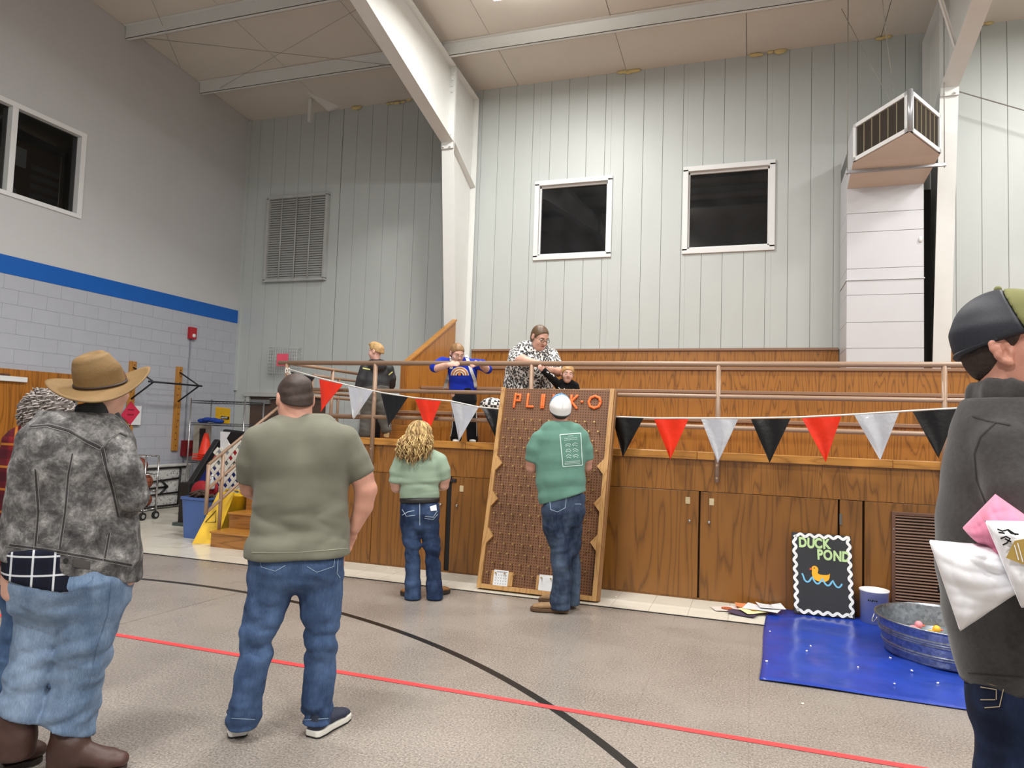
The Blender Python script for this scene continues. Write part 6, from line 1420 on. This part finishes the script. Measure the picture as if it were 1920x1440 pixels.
def cap_(p, hc, fh, k, mback, mfront, mstrap, h, split=.0, low=.0, bill=True):
    x, y, z = fh; L = lambda a, b, g: hc+(x*a+y*b+z*g)*k
    c = Shape(.02); c.ell(L(0, -.012, .04), np.array((.087, .11, .098))*k, fh); c.tube([L(0, -.012, -.005+low), L(0, -.012, .04)], [(.086*k, .109*k), (.087*k, .11*k)], x, .02, .3)
    nz = z*-.97+y*.22; c.cut(L(0, -.012, .0+low), nz)
    fr_ = Shape(.02); fr_.pr = list(c.pr); fr_.cuts = list(c.cuts); fr_.cut(L(0, split, .05), -y*.94+z*-.34); bk = Shape(.02); bk.pr = list(c.pr); bk.cuts = list(c.cuts); bk.cut(L(0, split, .05), y*.94+z*.34)
    capr = bpy.data.objects.new('cap', None); COL.objects.link(capr); attach(capr, p.root)
    sculpt('cap_back', bk, h, mback, capr); sculpt('cap_front', fr_, h, mfront, capr)
    if bill:
        bl_ = Shape(.01); bl_.ell(L(0, .10, .012+low), np.array((.075, .085, .010))*k, (x, y*.97-z*.22, z*.97+y*.22)); sculpt('bill', bl_, h, mfront, capr)
    st_ = MB(); pts = [tuple(L(.083*math.cos(a), -.012+.106*math.sin(a), .006+low+.011*math.sin(a)*2)) for a in np.linspace(math.pi, 2*math.pi, 20)]
    st_.tube(pts, .007*k, 6); st_.build('strap', mstrap, capr)
    MB().sphere(Vector(L(0, -.012, .139)), .009*k, 8, 6).build('cap_button', mfront, capr)
    return capr, L
m_capw = M('cap_mesh_white', (232, 232, 230), .8, bmp=.06, bs=300); m_capb = M('cap_denim_blue', (100, 146, 184), .8, bmp=.3, bs=120)
cp, L = cap_(p, hc, p.fr(.15, .3, 0), 1.06, m_capw, m_capb, M('cap_strap_dark', (40, 38, 38), .6), .007, split=-.005, low=-.012)
MB().tube([tuple(L(0, -.012-.112*math.cos(a)*1.0, .04+.1*math.sin(a))) for a in np.linspace(0, 1.4, 14)], .0035, 6).build('cap_seam', m_capw, cp)
m_tboot = M('boot_suede_tan', (142, 112, 78), .7, var=.12, vs=20)
shoe(p, az(1066, 1150), az(994, 1145), .10, .10, (m_tboot, M('heel_brown', (92, 66, 44), .6)), name='boot'); shoe(p, az(1080, 1136), az(1010, 1128), .10, .10, (m_tboot, M('heel_brown', (92, 66, 44), .6)), name='boot')
def on_walk(px, py, Y):
    d = atY(px, py, Y); return np.array((d.x, Y, Z0))
# ---------------------------------------------------------------- boy in the dark jacket on the walkway
p = Person('fair-haired boy in a black and grey jacket turned away on the bleacher walkway', on_walk(704, 818, 7.6)); t0, t1 = p.dist*.8, p.dist*1.2
shS = [(707, 678, 12, .05, 0), (707, 685, 22, .08, 0), (706, 698, 26, .095, 0), (705, 715, 25, .10, 0), (704, 738, 26, .10, 0)]
aL = [(684, 692, 0, 10.5), (678, 710, 0, 10), (673, 730, .02, 8.5), (672, 742, .05, 7)]; aR = [(729, 692, 0, 10), (733, 708, .03, 9.5), (733, 722, .08, 8), (728, 730, .14, 7)]
sh = Shape(.02); p.sections(sh, shS, cap=.4); p.limb(sh, aL, k=.01); p.limb(sh, aR, k=.01); sh.ell(p.J(708, 686, -.09), (.10, .06, .07), p.fr(), .03); hem(p, sh, (672, 731), (735, 731)); sh.wrinkle(.006, 17, (1, 1, .8), 81)
sculpt('jacket', sh, .010, M('jacket_black_grey', (46, 46, 50), .6, var=.25, vs=6, bmp=.3, bs=20), p.root)
decal_lines('sleeve_stripe', sh, [[(680, 690), (694, 693)], [(729, 703), (736, 697)]], 2.2, M('stripe_yellow', (226, 226, 140), .6), p.root, t0, t1)
tr = Shape(.02); pl = [(704, 726, 26, .10, 0), (703, 748, 27, .105, 0)]; lL = [(691, 758, 0, 15), (688, 785, .02, 13), (684, 812, .0, 12)]; lR = [(716, 758, 0, 15), (721, 785, .0, 12.5), (725, 806, -.02, 10)]
p.sections(tr, pl); p.limb(tr, lL, k=.01); p.limb(tr, lR, k=.01); tr.wrinkle(.009, 19, (.7, .7, 1.7), 82); sculpt('trousers', tr, .010, cloth('trousers_grey', (92, 92, 88)), p.root)
hc = p.J(705, 660, 0); fh = p.fr(1.05, -.05, 0); bd = bodyshape(p, shS[1:], [aL, aR, lL, lR], pl, .02); bd.tube([p.J(707, 688), hc], [.045, .04], p.e, .015); head(bd, hc, fh, .9)
w_ = p.J(672, 742, .05); hand(bd, w_, p.J(671, 756, .07)-w_, p.n, p.e, .72, .4); w_ = p.J(728, 730, .14); hand(bd, w_, p.J(732, 728, .22)-w_, p.up, -p.n, .72, .6)
sculpt('body', bd, .008, m_skinf, p.root); face_parts(p.root, hc, fh, .9, brow=(170, 136, 90))
hs = hairshape(hc, fh, .9, 1.03, (0, .4, -.92), (0, 0, .012)); hs.ell(hc+fh[2]*.095+fh[1]*.03, (.05, .06, .035), fh, .02); hs.wrinkle(.007, 60, (1, 1, .5), 83); sculpt('hair', hs, .007, M('hair_blond', (186, 150, 100), .6, var=.3, vs=50, bmp=.4, bs=150), p.root)
m_shoeg = M('shoe_grey', (110, 106, 98), .7); m_gum = M('sole_gum', (196, 170, 124), .7)
b0 = p.base; shoe(p, b0-p.e*.13-p.n*.03, b0-p.e*.28+p.n*.13, .08, .075, (m_shoeg, m_gum))
o = Shape(.02); q = p.J(726, 809, -.02); o.tube([q+p.up*.05, q-p.up*.05], [(.035, .025), (.033, .022)], p.e, .02); s_ = sculpt('shoe', o, .007, m_shoeg, p.root)
so = Shape(.01); so.tube([p.J(726, 797, -.055), p.J(726, 808, -.06), p.J(724, 819, -.05)], [(.034, .012), (.03, .012), (.036, .012)], p.e, .01); sculpt('sole', so, .007, m_gum, s_)
pp = tag(MB().obox(Vector(p.J(734, 722, .16)), Vector(p.e)*.035, Vector(p.n)*.002, Vector((0, 0, .04))).build('paper_slip', M('paper_white', (205, 205, 200), .7)), 'small white paper held by the boy in the dark jacket', 'paper')

# ---------------------------------------------------------------- girl in blue leaning on the rail
p = Person('girl with glasses in a royal blue rainbow shirt leaning on the rail', on_walk(869, 824, 7.27)); t0, t1 = p.dist*.8, p.dist*1.2; RD = -.335
shS = [(866, 676, 12, .05, -.02), (867, 682, 24, .08, -.02), (867, 696, 27, .095, -.01), (868, 715, 25.5, .10, 0), (868, 742, 27, .105, 0)]
aA = [(847, 682, -.02, 10), (830, 680, -.10, 10.5), (816, 688, -.17, 10.5)]; aB = [(889, 682, -.02, 10), (905, 684, -.10, 10), (915, 692, -.16, 9)]
sh = Shape(.02); p.sections(sh, shS, cap=.4); p.limb(sh, aA, k=.012); p.limb(sh, aB, k=.012); hem(p, sh, (840, 736), (895, 736)); sh.wrinkle(.007, 15, (1, 1, .8), 91)
sculpt('shirt', sh, .009, cloth('shirt_royal_blue', (28, 50, 168), bmp=.25), p.root)
for nm, r0, col in (('rainbow_band', 15.5, (214, 196, 176)), ('rainbow_band', 13.2, (208, 130, 70)), ('rainbow_band', 11.0, (238, 232, 214)), ('rainbow_band', 8.8, (200, 120, 60)), ('rainbow_band', 6.6, (238, 232, 214)), ('rainbow_band', 4.2, (34, 40, 60))):
    decal_lines(nm, sh, [[(862+r0*math.cos(a)*1.05, 704-r0*math.sin(a)*1.0) for a in np.linspace(0, math.pi, 14)]], 2.0, M('band_%d_%d' % (col[0], col[2]), col, .8), p.root, t0, t1, .004, 3)
decal_patch('rainbow_sun', sh, [(859, 699), (864, 699), (864, 704), (859, 704)], M('print_orange', (236, 140, 60), .8), p.root, t0, t1, .0045, 4)
tr = Shape(.02); pl = [(870, 730, 22, .10, 0), (871, 752, 23, .10, 0)]; lL = [(861, 760, 0, 13), (858, 790, 0, 11), (855, 820, 0, 11)]; lR = [(880, 760, 0, 13), (884, 790, 0, 11), (886, 822, 0, 11)]
p.sections(tr, pl); p.limb(tr, lL, k=.01); p.limb(tr, lR, k=.01); tr.wrinkle(.006, 15, (1, 1, .8), 92); sculpt('trousers', tr, .010, cloth('trousers_black', (22, 22, 26)), p.root)
decal_lines('side_stripe', tr, [[(849, 765), (848, 800), (845, 818)], [(893, 765), (894, 800), (894, 818)]], 1.2, M('stripe_white', (224, 220, 214), .8), p.root, t0, t1)
hc = p.J(857, 663, -.10); fh = p.fr(math.pi+.42, -.45, 0); bd = bodyshape(p, shS[1:], [aA, aB, lL, lR], pl, .02); bd.tube([p.J(866, 685, -.01), hc], [.045, .042], p.e, .015); head(bd, hc, fh, .92)
for pts, tgt in (([(818, 690, -.19, 7), (832, 687, -.28, 6), (841, 684, -.36, 4.6)], (856, 682, -.39)), ([(912, 692, -.18, 7), (906, 687, -.28, 6), (901, 681, -.36, 4.6)], (890, 683, -.39))):
    p.limb(bd, pts); w_ = p.J(*pts[-1][:3]); hand(bd, w_, p.J(*tgt)-w_, p.up, p.n-p.up*.4, .78, .45)
sculpt('body', bd, .0075, m_skinf, p.root); face_parts(p.root, hc, fh, .92, brow=(140, 110, 76))
hs = hairshape(hc, fh, .92, 1.05, (0, .75, -.66), (0, .02, .0)); hs.wrinkle(.003, 60, (1, 1, .4), 93); sculpt('hair', hs, .007, M('hair_light_brown', (142, 108, 70), .5, var=.35, vs=60), p.root)
def glasses(p, hc, fh, k, mat):
    x, y, z = fh; L = lambda a, b, g: Vector(hc+(x*a+y*b+z*g)*k); b = MB()
    for sx in (-1, 1):
        b.tube([L(sx*.033+.021*math.cos(a), .103, .004+.015*math.sin(a)) for a in np.linspace(0, 2*math.pi, 14, endpoint=False)], .0022*k, 5, closed=True); b.tube([L(sx*.054, .103, .008), L(sx*.078, .05, .01), L(sx*.083, -.005, .012)], .0022*k, 5)
    b.tube([L(-.012, .104, .007), L(.012, .104, .007)], .0022*k, 5); return b.build('glasses', mat, p.root)
glasses(p, hc, fh, .92, M('frame_gold', (150, 110, 90), .3, .6))
for q in (p.J(855, 822)-p.J(869, 824)*0, p.J(886, 823)): h0 = np.array((q[0], q[1], Z0))+p.n*.08; shoe(p, h0, h0-p.n*.22, .075, .07, (M('shoe_white', (216, 212, 206), .7), m_sole))
bp = thing('backpack', 'grey plaid-strapped backpack worn by the girl in blue', 'backpack', tuple(p.J(868, 720, .15)))
bk = Shape(.03); bk.tube([p.J(868, 690, .16), p.J(868, 728, .17)], [(.13, .07), (.14, .08)], p.e, .03); sculpt('pack', bk, .012, cloth('pack_grey', (150, 146, 140)), bp)
m_strap = M('strap_plaid', (206, 206, 204), .8, var=.35, vs=70)
for ln in ([(846, 668), (847, 680), (846, 692)], [(874, 666), (879, 680), (884, 696), (890, 712), (893, 730)]): decal_lines('strap', sh, [ln], 6.0, m_strap, bp, t0, t1, .008, 3)
MB().obox(Vector(p.J(838, 714, -.02)), Vector(p.e)*.022+Vector((0, 0, .006)), Vector(p.n)*.003, Vector((0, 0, .085))+Vector(p.e)*.02).build('loose_strap', M('strap_grey', (172, 164, 158), .8), bp)

# ---------------------------------------------------------------- woman in the leopard print
p = Person('woman with glasses in a black-and-white leopard-print top leaning over the rail', on_walk(992, 832, 7.34)); t0, t1 = p.dist*.8, p.dist*1.2
shS = [(1006, 650, 17, .07, -.06), (1003, 657, 34, .11, -.05), (998, 675, 43, .14, -.02), (993, 700, 46, .165, 0), (990, 722, 47, .17, .02), (988, 760, 48, .17, .04)]
aA = [(968, 664, -.02, 15), (966, 678, -.12, 13.5), (980, 674, -.22, 12)]; aB = [(1034, 666, -.05, 13), (1041, 684, -.14, 12), (1043, 694, -.2, 10.5)]
sh = Shape(.03); p.sections(sh, shS, cap=.4); p.limb(sh, aA, k=.015, cap=.5); p.limb(sh, aB, k=.015, cap=.5); sh.ell(p.J(992, 692, -.12), (.2, .1, .12), p.fr(), .06); hem(p, sh, (945, 742), (1040, 742)); sh.wrinkle(.009, 12, (1, 1, .8), 101)
def leopard():
    m, n, b = nt('leopard_print'); mp = coords(n, (1, 1, .8))
    no = N(n, 'ShaderNodeTexNoise', i_Scale=30, i_Detail=2); n.links.new(mp.outputs[0], no.inputs['Vector'])
    mx0 = N(n, 'ShaderNodeVectorMath', operation='MULTIPLY_ADD'); n.links.new(no.outputs['Color'], mx0.inputs[0]); mx0.inputs[1].default_value = (.02, .02, .02); n.links.new(mp.outputs[0], mx0.inputs[2])
    vo = N(n, 'ShaderNodeTexVoronoi', i_Scale=46); n.links.new(mx0.outputs[0], vo.inputs['Vector'])
    r = ramp(n, [(.0, lin((146, 148, 150))), (.22, lin((150, 150, 152))), (.3, lin((26, 26, 28))), (.5, lin((28, 28, 30))), (.56, lin((232, 230, 226))), (1, lin((236, 234, 230)))]); n.links.new(vo.outputs['Distance'], r.inputs[0]); n.links.new(r.outputs[0], b.inputs['Base Color']); b.inputs['Roughness'].default_value = .8; return m
sculpt('blouse', sh, .010, leopard(), p.root)
tr = Shape(.03); pl = [(988, 738, 45, .16, .04), (986, 765, 46, .16, .04)]; lL = [(968, 775, .04, 24), (966, 805, .02, 19), (964, 830, .02, 15)]; lR = [(1006, 775, .04, 24), (1008, 805, .02, 19), (1010, 830, .02, 15)]
p.sections(tr, pl); p.limb(tr, lL); p.limb(tr, lR); sculpt('trousers', tr, .012, cloth('trousers_black', (22, 22, 26)), p.root)
hc = p.J(1012, 633, -.14); fh = p.fr(-2.5, -.5, 0); bd = bodyshape(p, shS[1:], [aA, aB, lL, lR], pl); bd.tube([p.J(1005, 660, -.06), p.J(1009, 648, -.09), hc], [.075, .068, .05], p.e, .02); head(bd, hc, fh, 1.08)
bd.ell(hc-fh[2]*.085+fh[1]*.03, (.06, .05, .04), fh, .03)
for pts, tgt in (([(974, 676, -.22, 9), (985, 677, -.28, 8.5), (1013, 683, -.38, 6)], (1030, 692, -.42)), ([(1043, 694, -.2, 8.5), (1046, 698, -.24, 8), (1034, 694, -.36, 6)], (1022, 692, -.42))):
    p.limb(bd, pts); w_ = p.J(*pts[-1][:3]); hand(bd, w_, p.J(*tgt)-w_, p.up, -p.up+p.n*.3, .92, .35)
sculpt('body', bd, .0085, m_skin, p.root); face_parts(p.root, hc, fh, 1.08, smile=.6, lips=(150, 60, 60), brow=(96, 70, 48)); glasses(p, hc, fh, 1.08, M('frame_dark', (52, 40, 38), .3))
hs = hairshape(hc, fh, 1.08, 1.04, (0, .82, -.57), (0, .035, .02)); hs.ell(hc-fh[1]*.10+fh[2]*.01, (.045, .045, .045), fh, .02); hs.wrinkle(.003, 50, (1, 1, .4), 103); sculpt('hair', hs, .007, M('hair_mid_brown', (96, 74, 52), .5, var=.3, vs=60), p.root)
for dx in (-1, 1): h0 = p.base+p.e*dx*.13+p.n*.1; shoe(p, h0, h0-p.n*.26, .09, .08, (M('shoe_dark', (40, 38, 38), .5), m_outs))

# ---------------------------------------------------------------- small child in the black skeleton top
p = Person('small smiling child in a black skeleton-print top reaching up beside the woman', on_walk(1062, 832, 7.22)); t0, t1 = p.dist*.8, p.dist*1.2
shS = [(1064, 716, 11, .045, 0), (1062, 722, 20, .07, 0), (1060, 738, 20, .085, 0), (1060, 765, 20, .09, 0)]
aA = [(1047, 722, -.02, 8), (1034, 708, -.12, 7.5), (1019, 695, -.22, 6.5)]; aB = [(1078, 724, 0, 8), (1083, 742, -.02, 7), (1082, 760, -.06, 6)]
sh = Shape(.018); p.sections(sh, shS, cap=.5); p.limb(sh, aA, k=.01); p.limb(sh, aB, k=.01); sh.wrinkle(.005, 18, (1, 1, .8), 111); hem(p, sh, (1035, 768), (1085, 768)); sculpt('top', sh, .008, cloth('top_black', (20, 20, 22)), p.root)
m_bone = M('print_bone_white', (226, 226, 224), .8)
decal_lines('skeleton_print', sh, [[(1047, 726), (1052, 732), (1058, 734)], [(1047, 731), (1053, 737), (1060, 738)], [(1050, 738), (1056, 742), (1062, 742)], [(1076, 730), (1068, 734), (1062, 736)], [(1058, 728), (1060, 745)]], 1.6, m_bone, p.root, t0, t1, .004, 2)
decal_lines('sleeve_print', sh, [[(1025, 697), (1029, 699)], [(1032, 700), (1036, 702)], [(1037, 702), (1039, 706)]], 2.2, m_bone, p.root, t0, t1, .004, 2)
tr = Shape(.02); pl = [(1060, 764, 19, .09, 0), (1060, 780, 19, .09, 0)]; lL = [(1052, 788, 0, 10), (1050, 828, 0, 9)]; lR = [(1069, 788, 0, 10), (1071, 828, 0, 9)]; p.sections(tr, pl); p.limb(tr, lL, k=.01); p.limb(tr, lR, k=.01); sculpt('trousers', tr, .010, cloth('trousers_black', (22, 22, 26)), p.root)
hc = p.J(1064, 702, -.05); fh = p.fr(math.pi+.15, -.05, .12); bd = bodyshape(p, shS[1:], [aA, aB, lL, lR], pl, .018); bd.tube([p.J(1063, 724), hc], [.036, .034], p.e, .015); head(bd, hc, fh, .8)
w_ = p.J(1020, 696, -.22); hand(bd, w_, p.J(1014, 690, -.27)-w_, p.up, p.n, .62, .5); w_ = p.J(1082, 760, -.06); hand(bd, w_, p.J(1081, 772, -.1)-w_, -p.n, p.e, .62, .4)
sculpt('body', bd, .007, m_skinf, p.root); face_parts(p.root, hc, fh, .8, smile=1.0, brow=(180, 140, 96))
hs = hairshape(hc, fh, .8, 1.09, (0, .7, -.7), (0, .045, .02)); hs.wrinkle(.004, 60, (1, 1, .3), 113); sculpt('hair', hs, .006, M('hair_sandy', (176, 138, 88), .5, var=.3, vs=60), p.root)
for dx in (-1, 1): h0 = p.base+p.e*dx*.07+p.n*.06; shoe(p, h0, h0-p.n*.18, .07, .06, (M('shoe_dark', (40, 38, 38), .5), m_outs))

# ---------------------------------------------------------------- man at the right edge
d_ = ray(1890, 842); q = d_*(1.65); p = Person('young man in a dark grey fleece and mesh-backed cap at the right edge', (q.x, q.y, 0)); t0, t1 = p.dist*.55, p.dist*1.5
shS = [(1895, 752, 70, .07, .0), (1903, 790, 92, .11, 0), (1906, 830, 108, .14, 0), (1908, 900, 122, .15, 0), (1908, 980, 130, .155, 0), (1910, 1060, 131, .155, 0), (1918, 1140, 126, .15, 0), (1930, 1210, 118, .15, 0), (1940, 1300, 108, .145, 0)]
aR = [(1892, 840, -.10, 56), (1912, 920, -.14, 52), (1945, 1010, -.17, 46), (2050, 1000, -.22, 36)]; aL = [(1960, 840, .1, 54), (1985, 920, .12, 48), (2000, 1010, .1, 42), (2060, 1010, -.1, 34)]
sh = Shape(.03); p.sections(sh, shS, cap=.4); p.limb(sh, aR, k=.012); p.limb(sh, aL); hem(p, sh, (1830, 1270), (1960, 1282)); hem(p, sh, (1800, 748), (1960, 748), False)
sh.wrinkle(.007, 12, (1, 1, .6), 121); sculpt('fleece', sh, .007, M('fleece_charcoal', (66, 64, 64), .95, var=.16, vs=90, bmp=.12, bs=420, sheen=.2, spec=.1), p.root)
decal_lines('armhole_seam', sh, [[(1868, 790), (1838, 818), (1826, 850), (1830, 900), (1850, 950)], [(1822, 780), (1850, 788), (1895, 796)], [(1815, 1262), (1860, 1266), (1920, 1270)]], 2.2, M('fleece_seam', (44, 42, 42), .9), p.root, t0, t1, .002)
co = Shape(.015); co.tube([p.J(1824, 752, .0), p.J(1855, 742, -.06), p.J(1895, 742, -.075), p.J(1935, 752, -.05), p.J(1960, 760, .02)], [(.042, .014), (.042, .014), (.04, .014), (.04, .014), (.04, .014)], p.up, .012); co.tube([p.J(1824, 752, 0), p.J(1850, 735, .07), p.J(1900, 735, .09), p.J(1950, 750, .06)], [(.042, .014), (.035, .012), (.035, .012), (.03, .012)], p.up, .012); sculpt('collar', co, .006, M('fleece_charcoal', (70, 68, 68)), p.root)
tr = Shape(.03); pl = [(1938, 1255, 102, .13, 0), (1938, 1310, 100, .135, 0), (1938, 1350, 98, .13, 0)]
lN = [(1912, 1370, -.04, 72), (1902, 1450, -.05, 64), (1896, 1640, -.05, 52), (1890, 1860, -.05, 46), (1888, 2070, -.05, 44)]; lF = [(1975, 1370, .06, 70), (1980, 1640, .08, 52), (1985, 2030, .1, 44)]
p.sections(tr, pl, cap=.4); p.limb(tr, lN); p.limb(tr, lF); tr.ell(p.J(1900, 1305, -.05), (.085, .085, .1), p.fr(), .04); tr.wrinkle(.005, 16, (.8, .8, 1.4), 122); tr.cut((0, 0, .03), (0, 0, -1))
sculpt('jeans', tr, .008, denim('denim_indigo', (16, 24, 44), (34, 48, 78), 23), p.root)
decal_lines('pocket_stitch', tr, [[(1838, 1288), (1868, 1293), (1868, 1312)], [(1838, 1312), (1866, 1312)], [(1848, 1280), (1882, 1290), (1874, 1325), (1846, 1327)]], 1.6, m_thread, p.root, t0, t1, .002, 3)
hc = p.J(1899, 648, 0); fh = p.fr(-1.75, .03, 0); KH = .98
bd = bodyshape(p, shS[1:], [aL, aR, lN, lF], pl); bd.tube([p.J(1898, 790), p.J(1893, 735, 0), hc-fh[2]*.02], [.07, .06, .055], p.e, .03); head(bd, hc, fh, KH, ears=False)
x, y, z = fh; L = lambda a, b, g: hc+(x*a+y*b+z*g)*KH
m_sk10 = M('skin_tan', (204, 146, 126), .5, var=.07, vs=20, bmp=.06, bs=220, sss=.12)
for sx in (-1, 1):                              # detailed ears
    ey = -y*.86+x*sx*.50; ez = z*.97-y*.22; en = np.cross(ey, ez); en = en if en @ (x*sx) > 0 else -en; c0 = L(sx*.070, .004, -.019)
    Q = lambda a, b, c=0: c0+ey*a+ez*b+en*c
    ea = Shape(.004); ea.tube([Q(.004, -.031), Q(.014, -.026), Q(.025, -.012), Q(.031, .004), Q(.030, .018), Q(.021, .028), Q(.009, .027), Q(.001, .016), Q(.006, .004)], [.0065, .0048, .0042, .0042, .0044, .0044, .0042, .004, .0036], x, .003)
    ea.ell(Q(.013, .0, -.003), np.array((.017, .027, .0035)), (ey, ez, en), .004); ea.ell(Q(.006, -.027, 0), np.array((.008, .009, .0055)), (ey, ez, en), .004)
    ea.tube([Q(.012, -.017, .001), Q(.020, -.005, .002), Q(.021, .008, .002), Q(.014, .018, .001)], [.0042, .004, .0036, .003], x, .003); ea.ell(Q(.0, -.006, .0), np.array((.006, .008, .006)), (ey, ez, en), .004); ea.ell(Q(-.004, 0, -.008), np.array((.012, .024, .012)), (ey, ez, en), .006)
    ea.dig(Q(.009, -.005, .005), np.array((.006, .009, .006)), (ey, ez, en), .003); sculpt('ear', ea, .0022, m_sk10, p.root)
w_ = p.J(2050, 1000, -.22); hand(bd, w_, p.J(2090, 990, -.24)-w_, p.up, -p.n, 1.0, .6); w_ = p.J(2060, 1010, -.1); hand(bd, w_, p.J(2100, 1000, -.14)-w_, p.up, -p.n, 1.0, .6)
sculpt('body', bd, .0055, m_sk10, p.root); face_parts(p.root, hc, fh, KH, brow=(60, 44, 34))
hs = hairshape(hc, fh, KH, 1.02, (0, .9, -.3), (0, .005, -.05)); hs.cut(L(0, 0, -.062), -z*.85+y*.5); hs.ell(L(.070, .022, .03), (.012, .03, .034), fh, .01); hs.ell(L(-.070, .022, .03), (.012, .03, .034), fh, .01); hs.wrinkle(.0022, 90, (1, 1, .4), 123); sculpt('hair', hs, .005, M('hair_dark', (48, 34, 28), .55, var=.3, vs=80, bmp=.4, bs=200), p.root)
def mesh_mat():
    m, n, b = nt('cap_mesh_navy'); mp = coords(n, (1, 1, 1)); vo = N(n, 'ShaderNodeTexVoronoi', i_Scale=420); n.links.new(mp.outputs[0], vo.inputs['Vector'])
    r = ramp(n, [(.1, lin((16, 18, 26))), (.6, lin((34, 37, 48)))]); n.links.new(vo.outputs['Distance'], r.inputs[0]); n.links.new(r.outputs[0], b.inputs['Base Color']); b.inputs['Roughness'].default_value = .6; bump(n, b, vo.outputs['Distance'], .12, .001); return m
cap_(p, hc, p.fr(-1.75, .12, 0), 1.0, mesh_mat(), M('cap_olive', (116, 116, 70), .8, bmp=.04, bs=160), M('cap_strap_navy', (28, 30, 40), .6), .005, split=.03, low=.004)
for l_, dd in ((1888, -.05), (1985, .1)): h0 = nv(Vector(p.J(l_, 2080, dd))); h0[2] = 0; shoe(p, h0-p.e*.06, h0+p.e*.24, .10, .10, (M('shoe_dark', (40, 38, 38), .5), m_outs))
# ---- the bags he carries
def pillow(name, lab, cat, quad, d, th, mat, amp=.012, n=40, seed=1, group=None):
    Q = [p.J(*c, d) for c in quad]; nr = np.cross(Q[1]-Q[0], Q[3]-Q[0]); nr /= np.linalg.norm(nr); nr = nr if nr @ p.n < 0 else -nr
    rs = np.random.RandomState(seed); ph = rs.rand(6)*6; V = []; F = []
    for sgn in (1, -1):
        for j in range(n):
            for i in range(n):
                u, v = i/(n-1), j/(n-1); b0 = (1-u)*(1-v)*Q[0]+u*(1-v)*Q[1]+u*v*Q[2]+(1-u)*v*Q[3]
                e = (max(0, 1-(2*u-1)**4)*max(0, 1-(2*v-1)**4))**.5
                r_ = lambda t: .8-2*abs(math.sin(t)); wv = r_(3*u+1.5*v+ph[0])+.6*r_(-3*u+5*v+ph[1]+.6*math.sin(5*u))+.5*r_(7*u+4*v+ph[2]+.8*math.sin(6*v))+.25*r_(12*v-5*u+ph[3])
                V.append(b0+nr*sgn*(th*e-amp*wv*e*.5))
    o = n*n
    for j in range(n-1):
        for i in range(n-1): F.append((j*n+i, j*n+i+1, (j+1)*n+i+1, (j+1)*n+i)); F.append((o+j*n+i, o+(j+1)*n+i, o+(j+1)*n+i+1, o+j*n+i+1))
    for i in range(n-1):
        for a, b_ in ((i, i+1), ((n-1)*n+i+1, (n-1)*n+i), ((i+1)*n, i*n), (i*n+n-1, (i+1)*n+n-1)): F.append((a, b_, o+b_, o+a))
    b = MB().add([tuple(v) for v in V], F, True); return b, nr
b, nr = pillow('', '', '', [(1866, 926), (1950, 985), (1880, 1060), (1804, 990)], -.22, .075, None, .022, seed=9)
pk = tag(b.build('plush_bundle', M('plush_pink', (216, 128, 158), .85, var=.04, vs=20, sheen=.2, bmp=.03, bs=90)), 'pink soft bundle tucked under the arm of the man in the fleece', 'bundle')
m_bag = M('plastic_white', (236, 236, 240), .28, var=.02, spec=.5, coat=.2)
b, nr = pillow('', '', '', [(1741, 1012), (1876, 1024), (1925, 1100), (1800, 1184)], -.26, .05, None, .02, seed=4)
tag(b.build('plastic_bag', m_bag), 'plain white puffed plastic bag hanging at the left of the fleece man', 'plastic bag')
b, nr = pillow('', '', '', [(1846, 976), (1990, 978), (2010, 1130), (1915, 1140)], -.33, .05, None, .012, seed=7)
bg = thing('plastic_bag', 'white plastic bag with a black and gold print held by the fleece man', 'plastic bag', tuple(p.J(1880, 1140, -.33)))
b.build('bag_body', m_bag, bg)
class Fn:                                  # plane a little in front of the bag for its print
    def __init__(s, c, n): s.c, s.n = c, n
    def __call__(s, P): return (P-s.c) @ s.n
pf = Fn(p.J(1900, 1030, -.33)+nr*.062, nr)
m_ink = M('ink_black', (24, 24, 26), .5); m_gold = M('ink_gold', (178, 148, 76), .4)
decal_lines('print_figures', pf, [[(1870, 992), (1880, 996), (1890, 993), (1905, 1003)], [(1872, 998), (1884, 1000)], [(1890, 994), (1896, 1000), (1910, 1002)], [(1876, 1010), (1886, 1006), (1894, 1010), (1888, 1018), (1880, 1022)], [(1884, 1010), (1896, 1016)]], 3.2, m_ink, bg, .3, 3, .001, 3)
decal_patch('print_gold', pf, [(1902, 1014), (1940, 1006), (1940, 1066), (1886, 1046)], m_gold, bg, .3, 3, .0005, 4)
decal_lines('print_rays', pf, [[(1902, 1022), (1910, 1050)], [(1908, 1018), (1918, 1054)]], 2, m_bag, bg, .3, 3, .0015, 3)
bpy.context.view_layer.update()
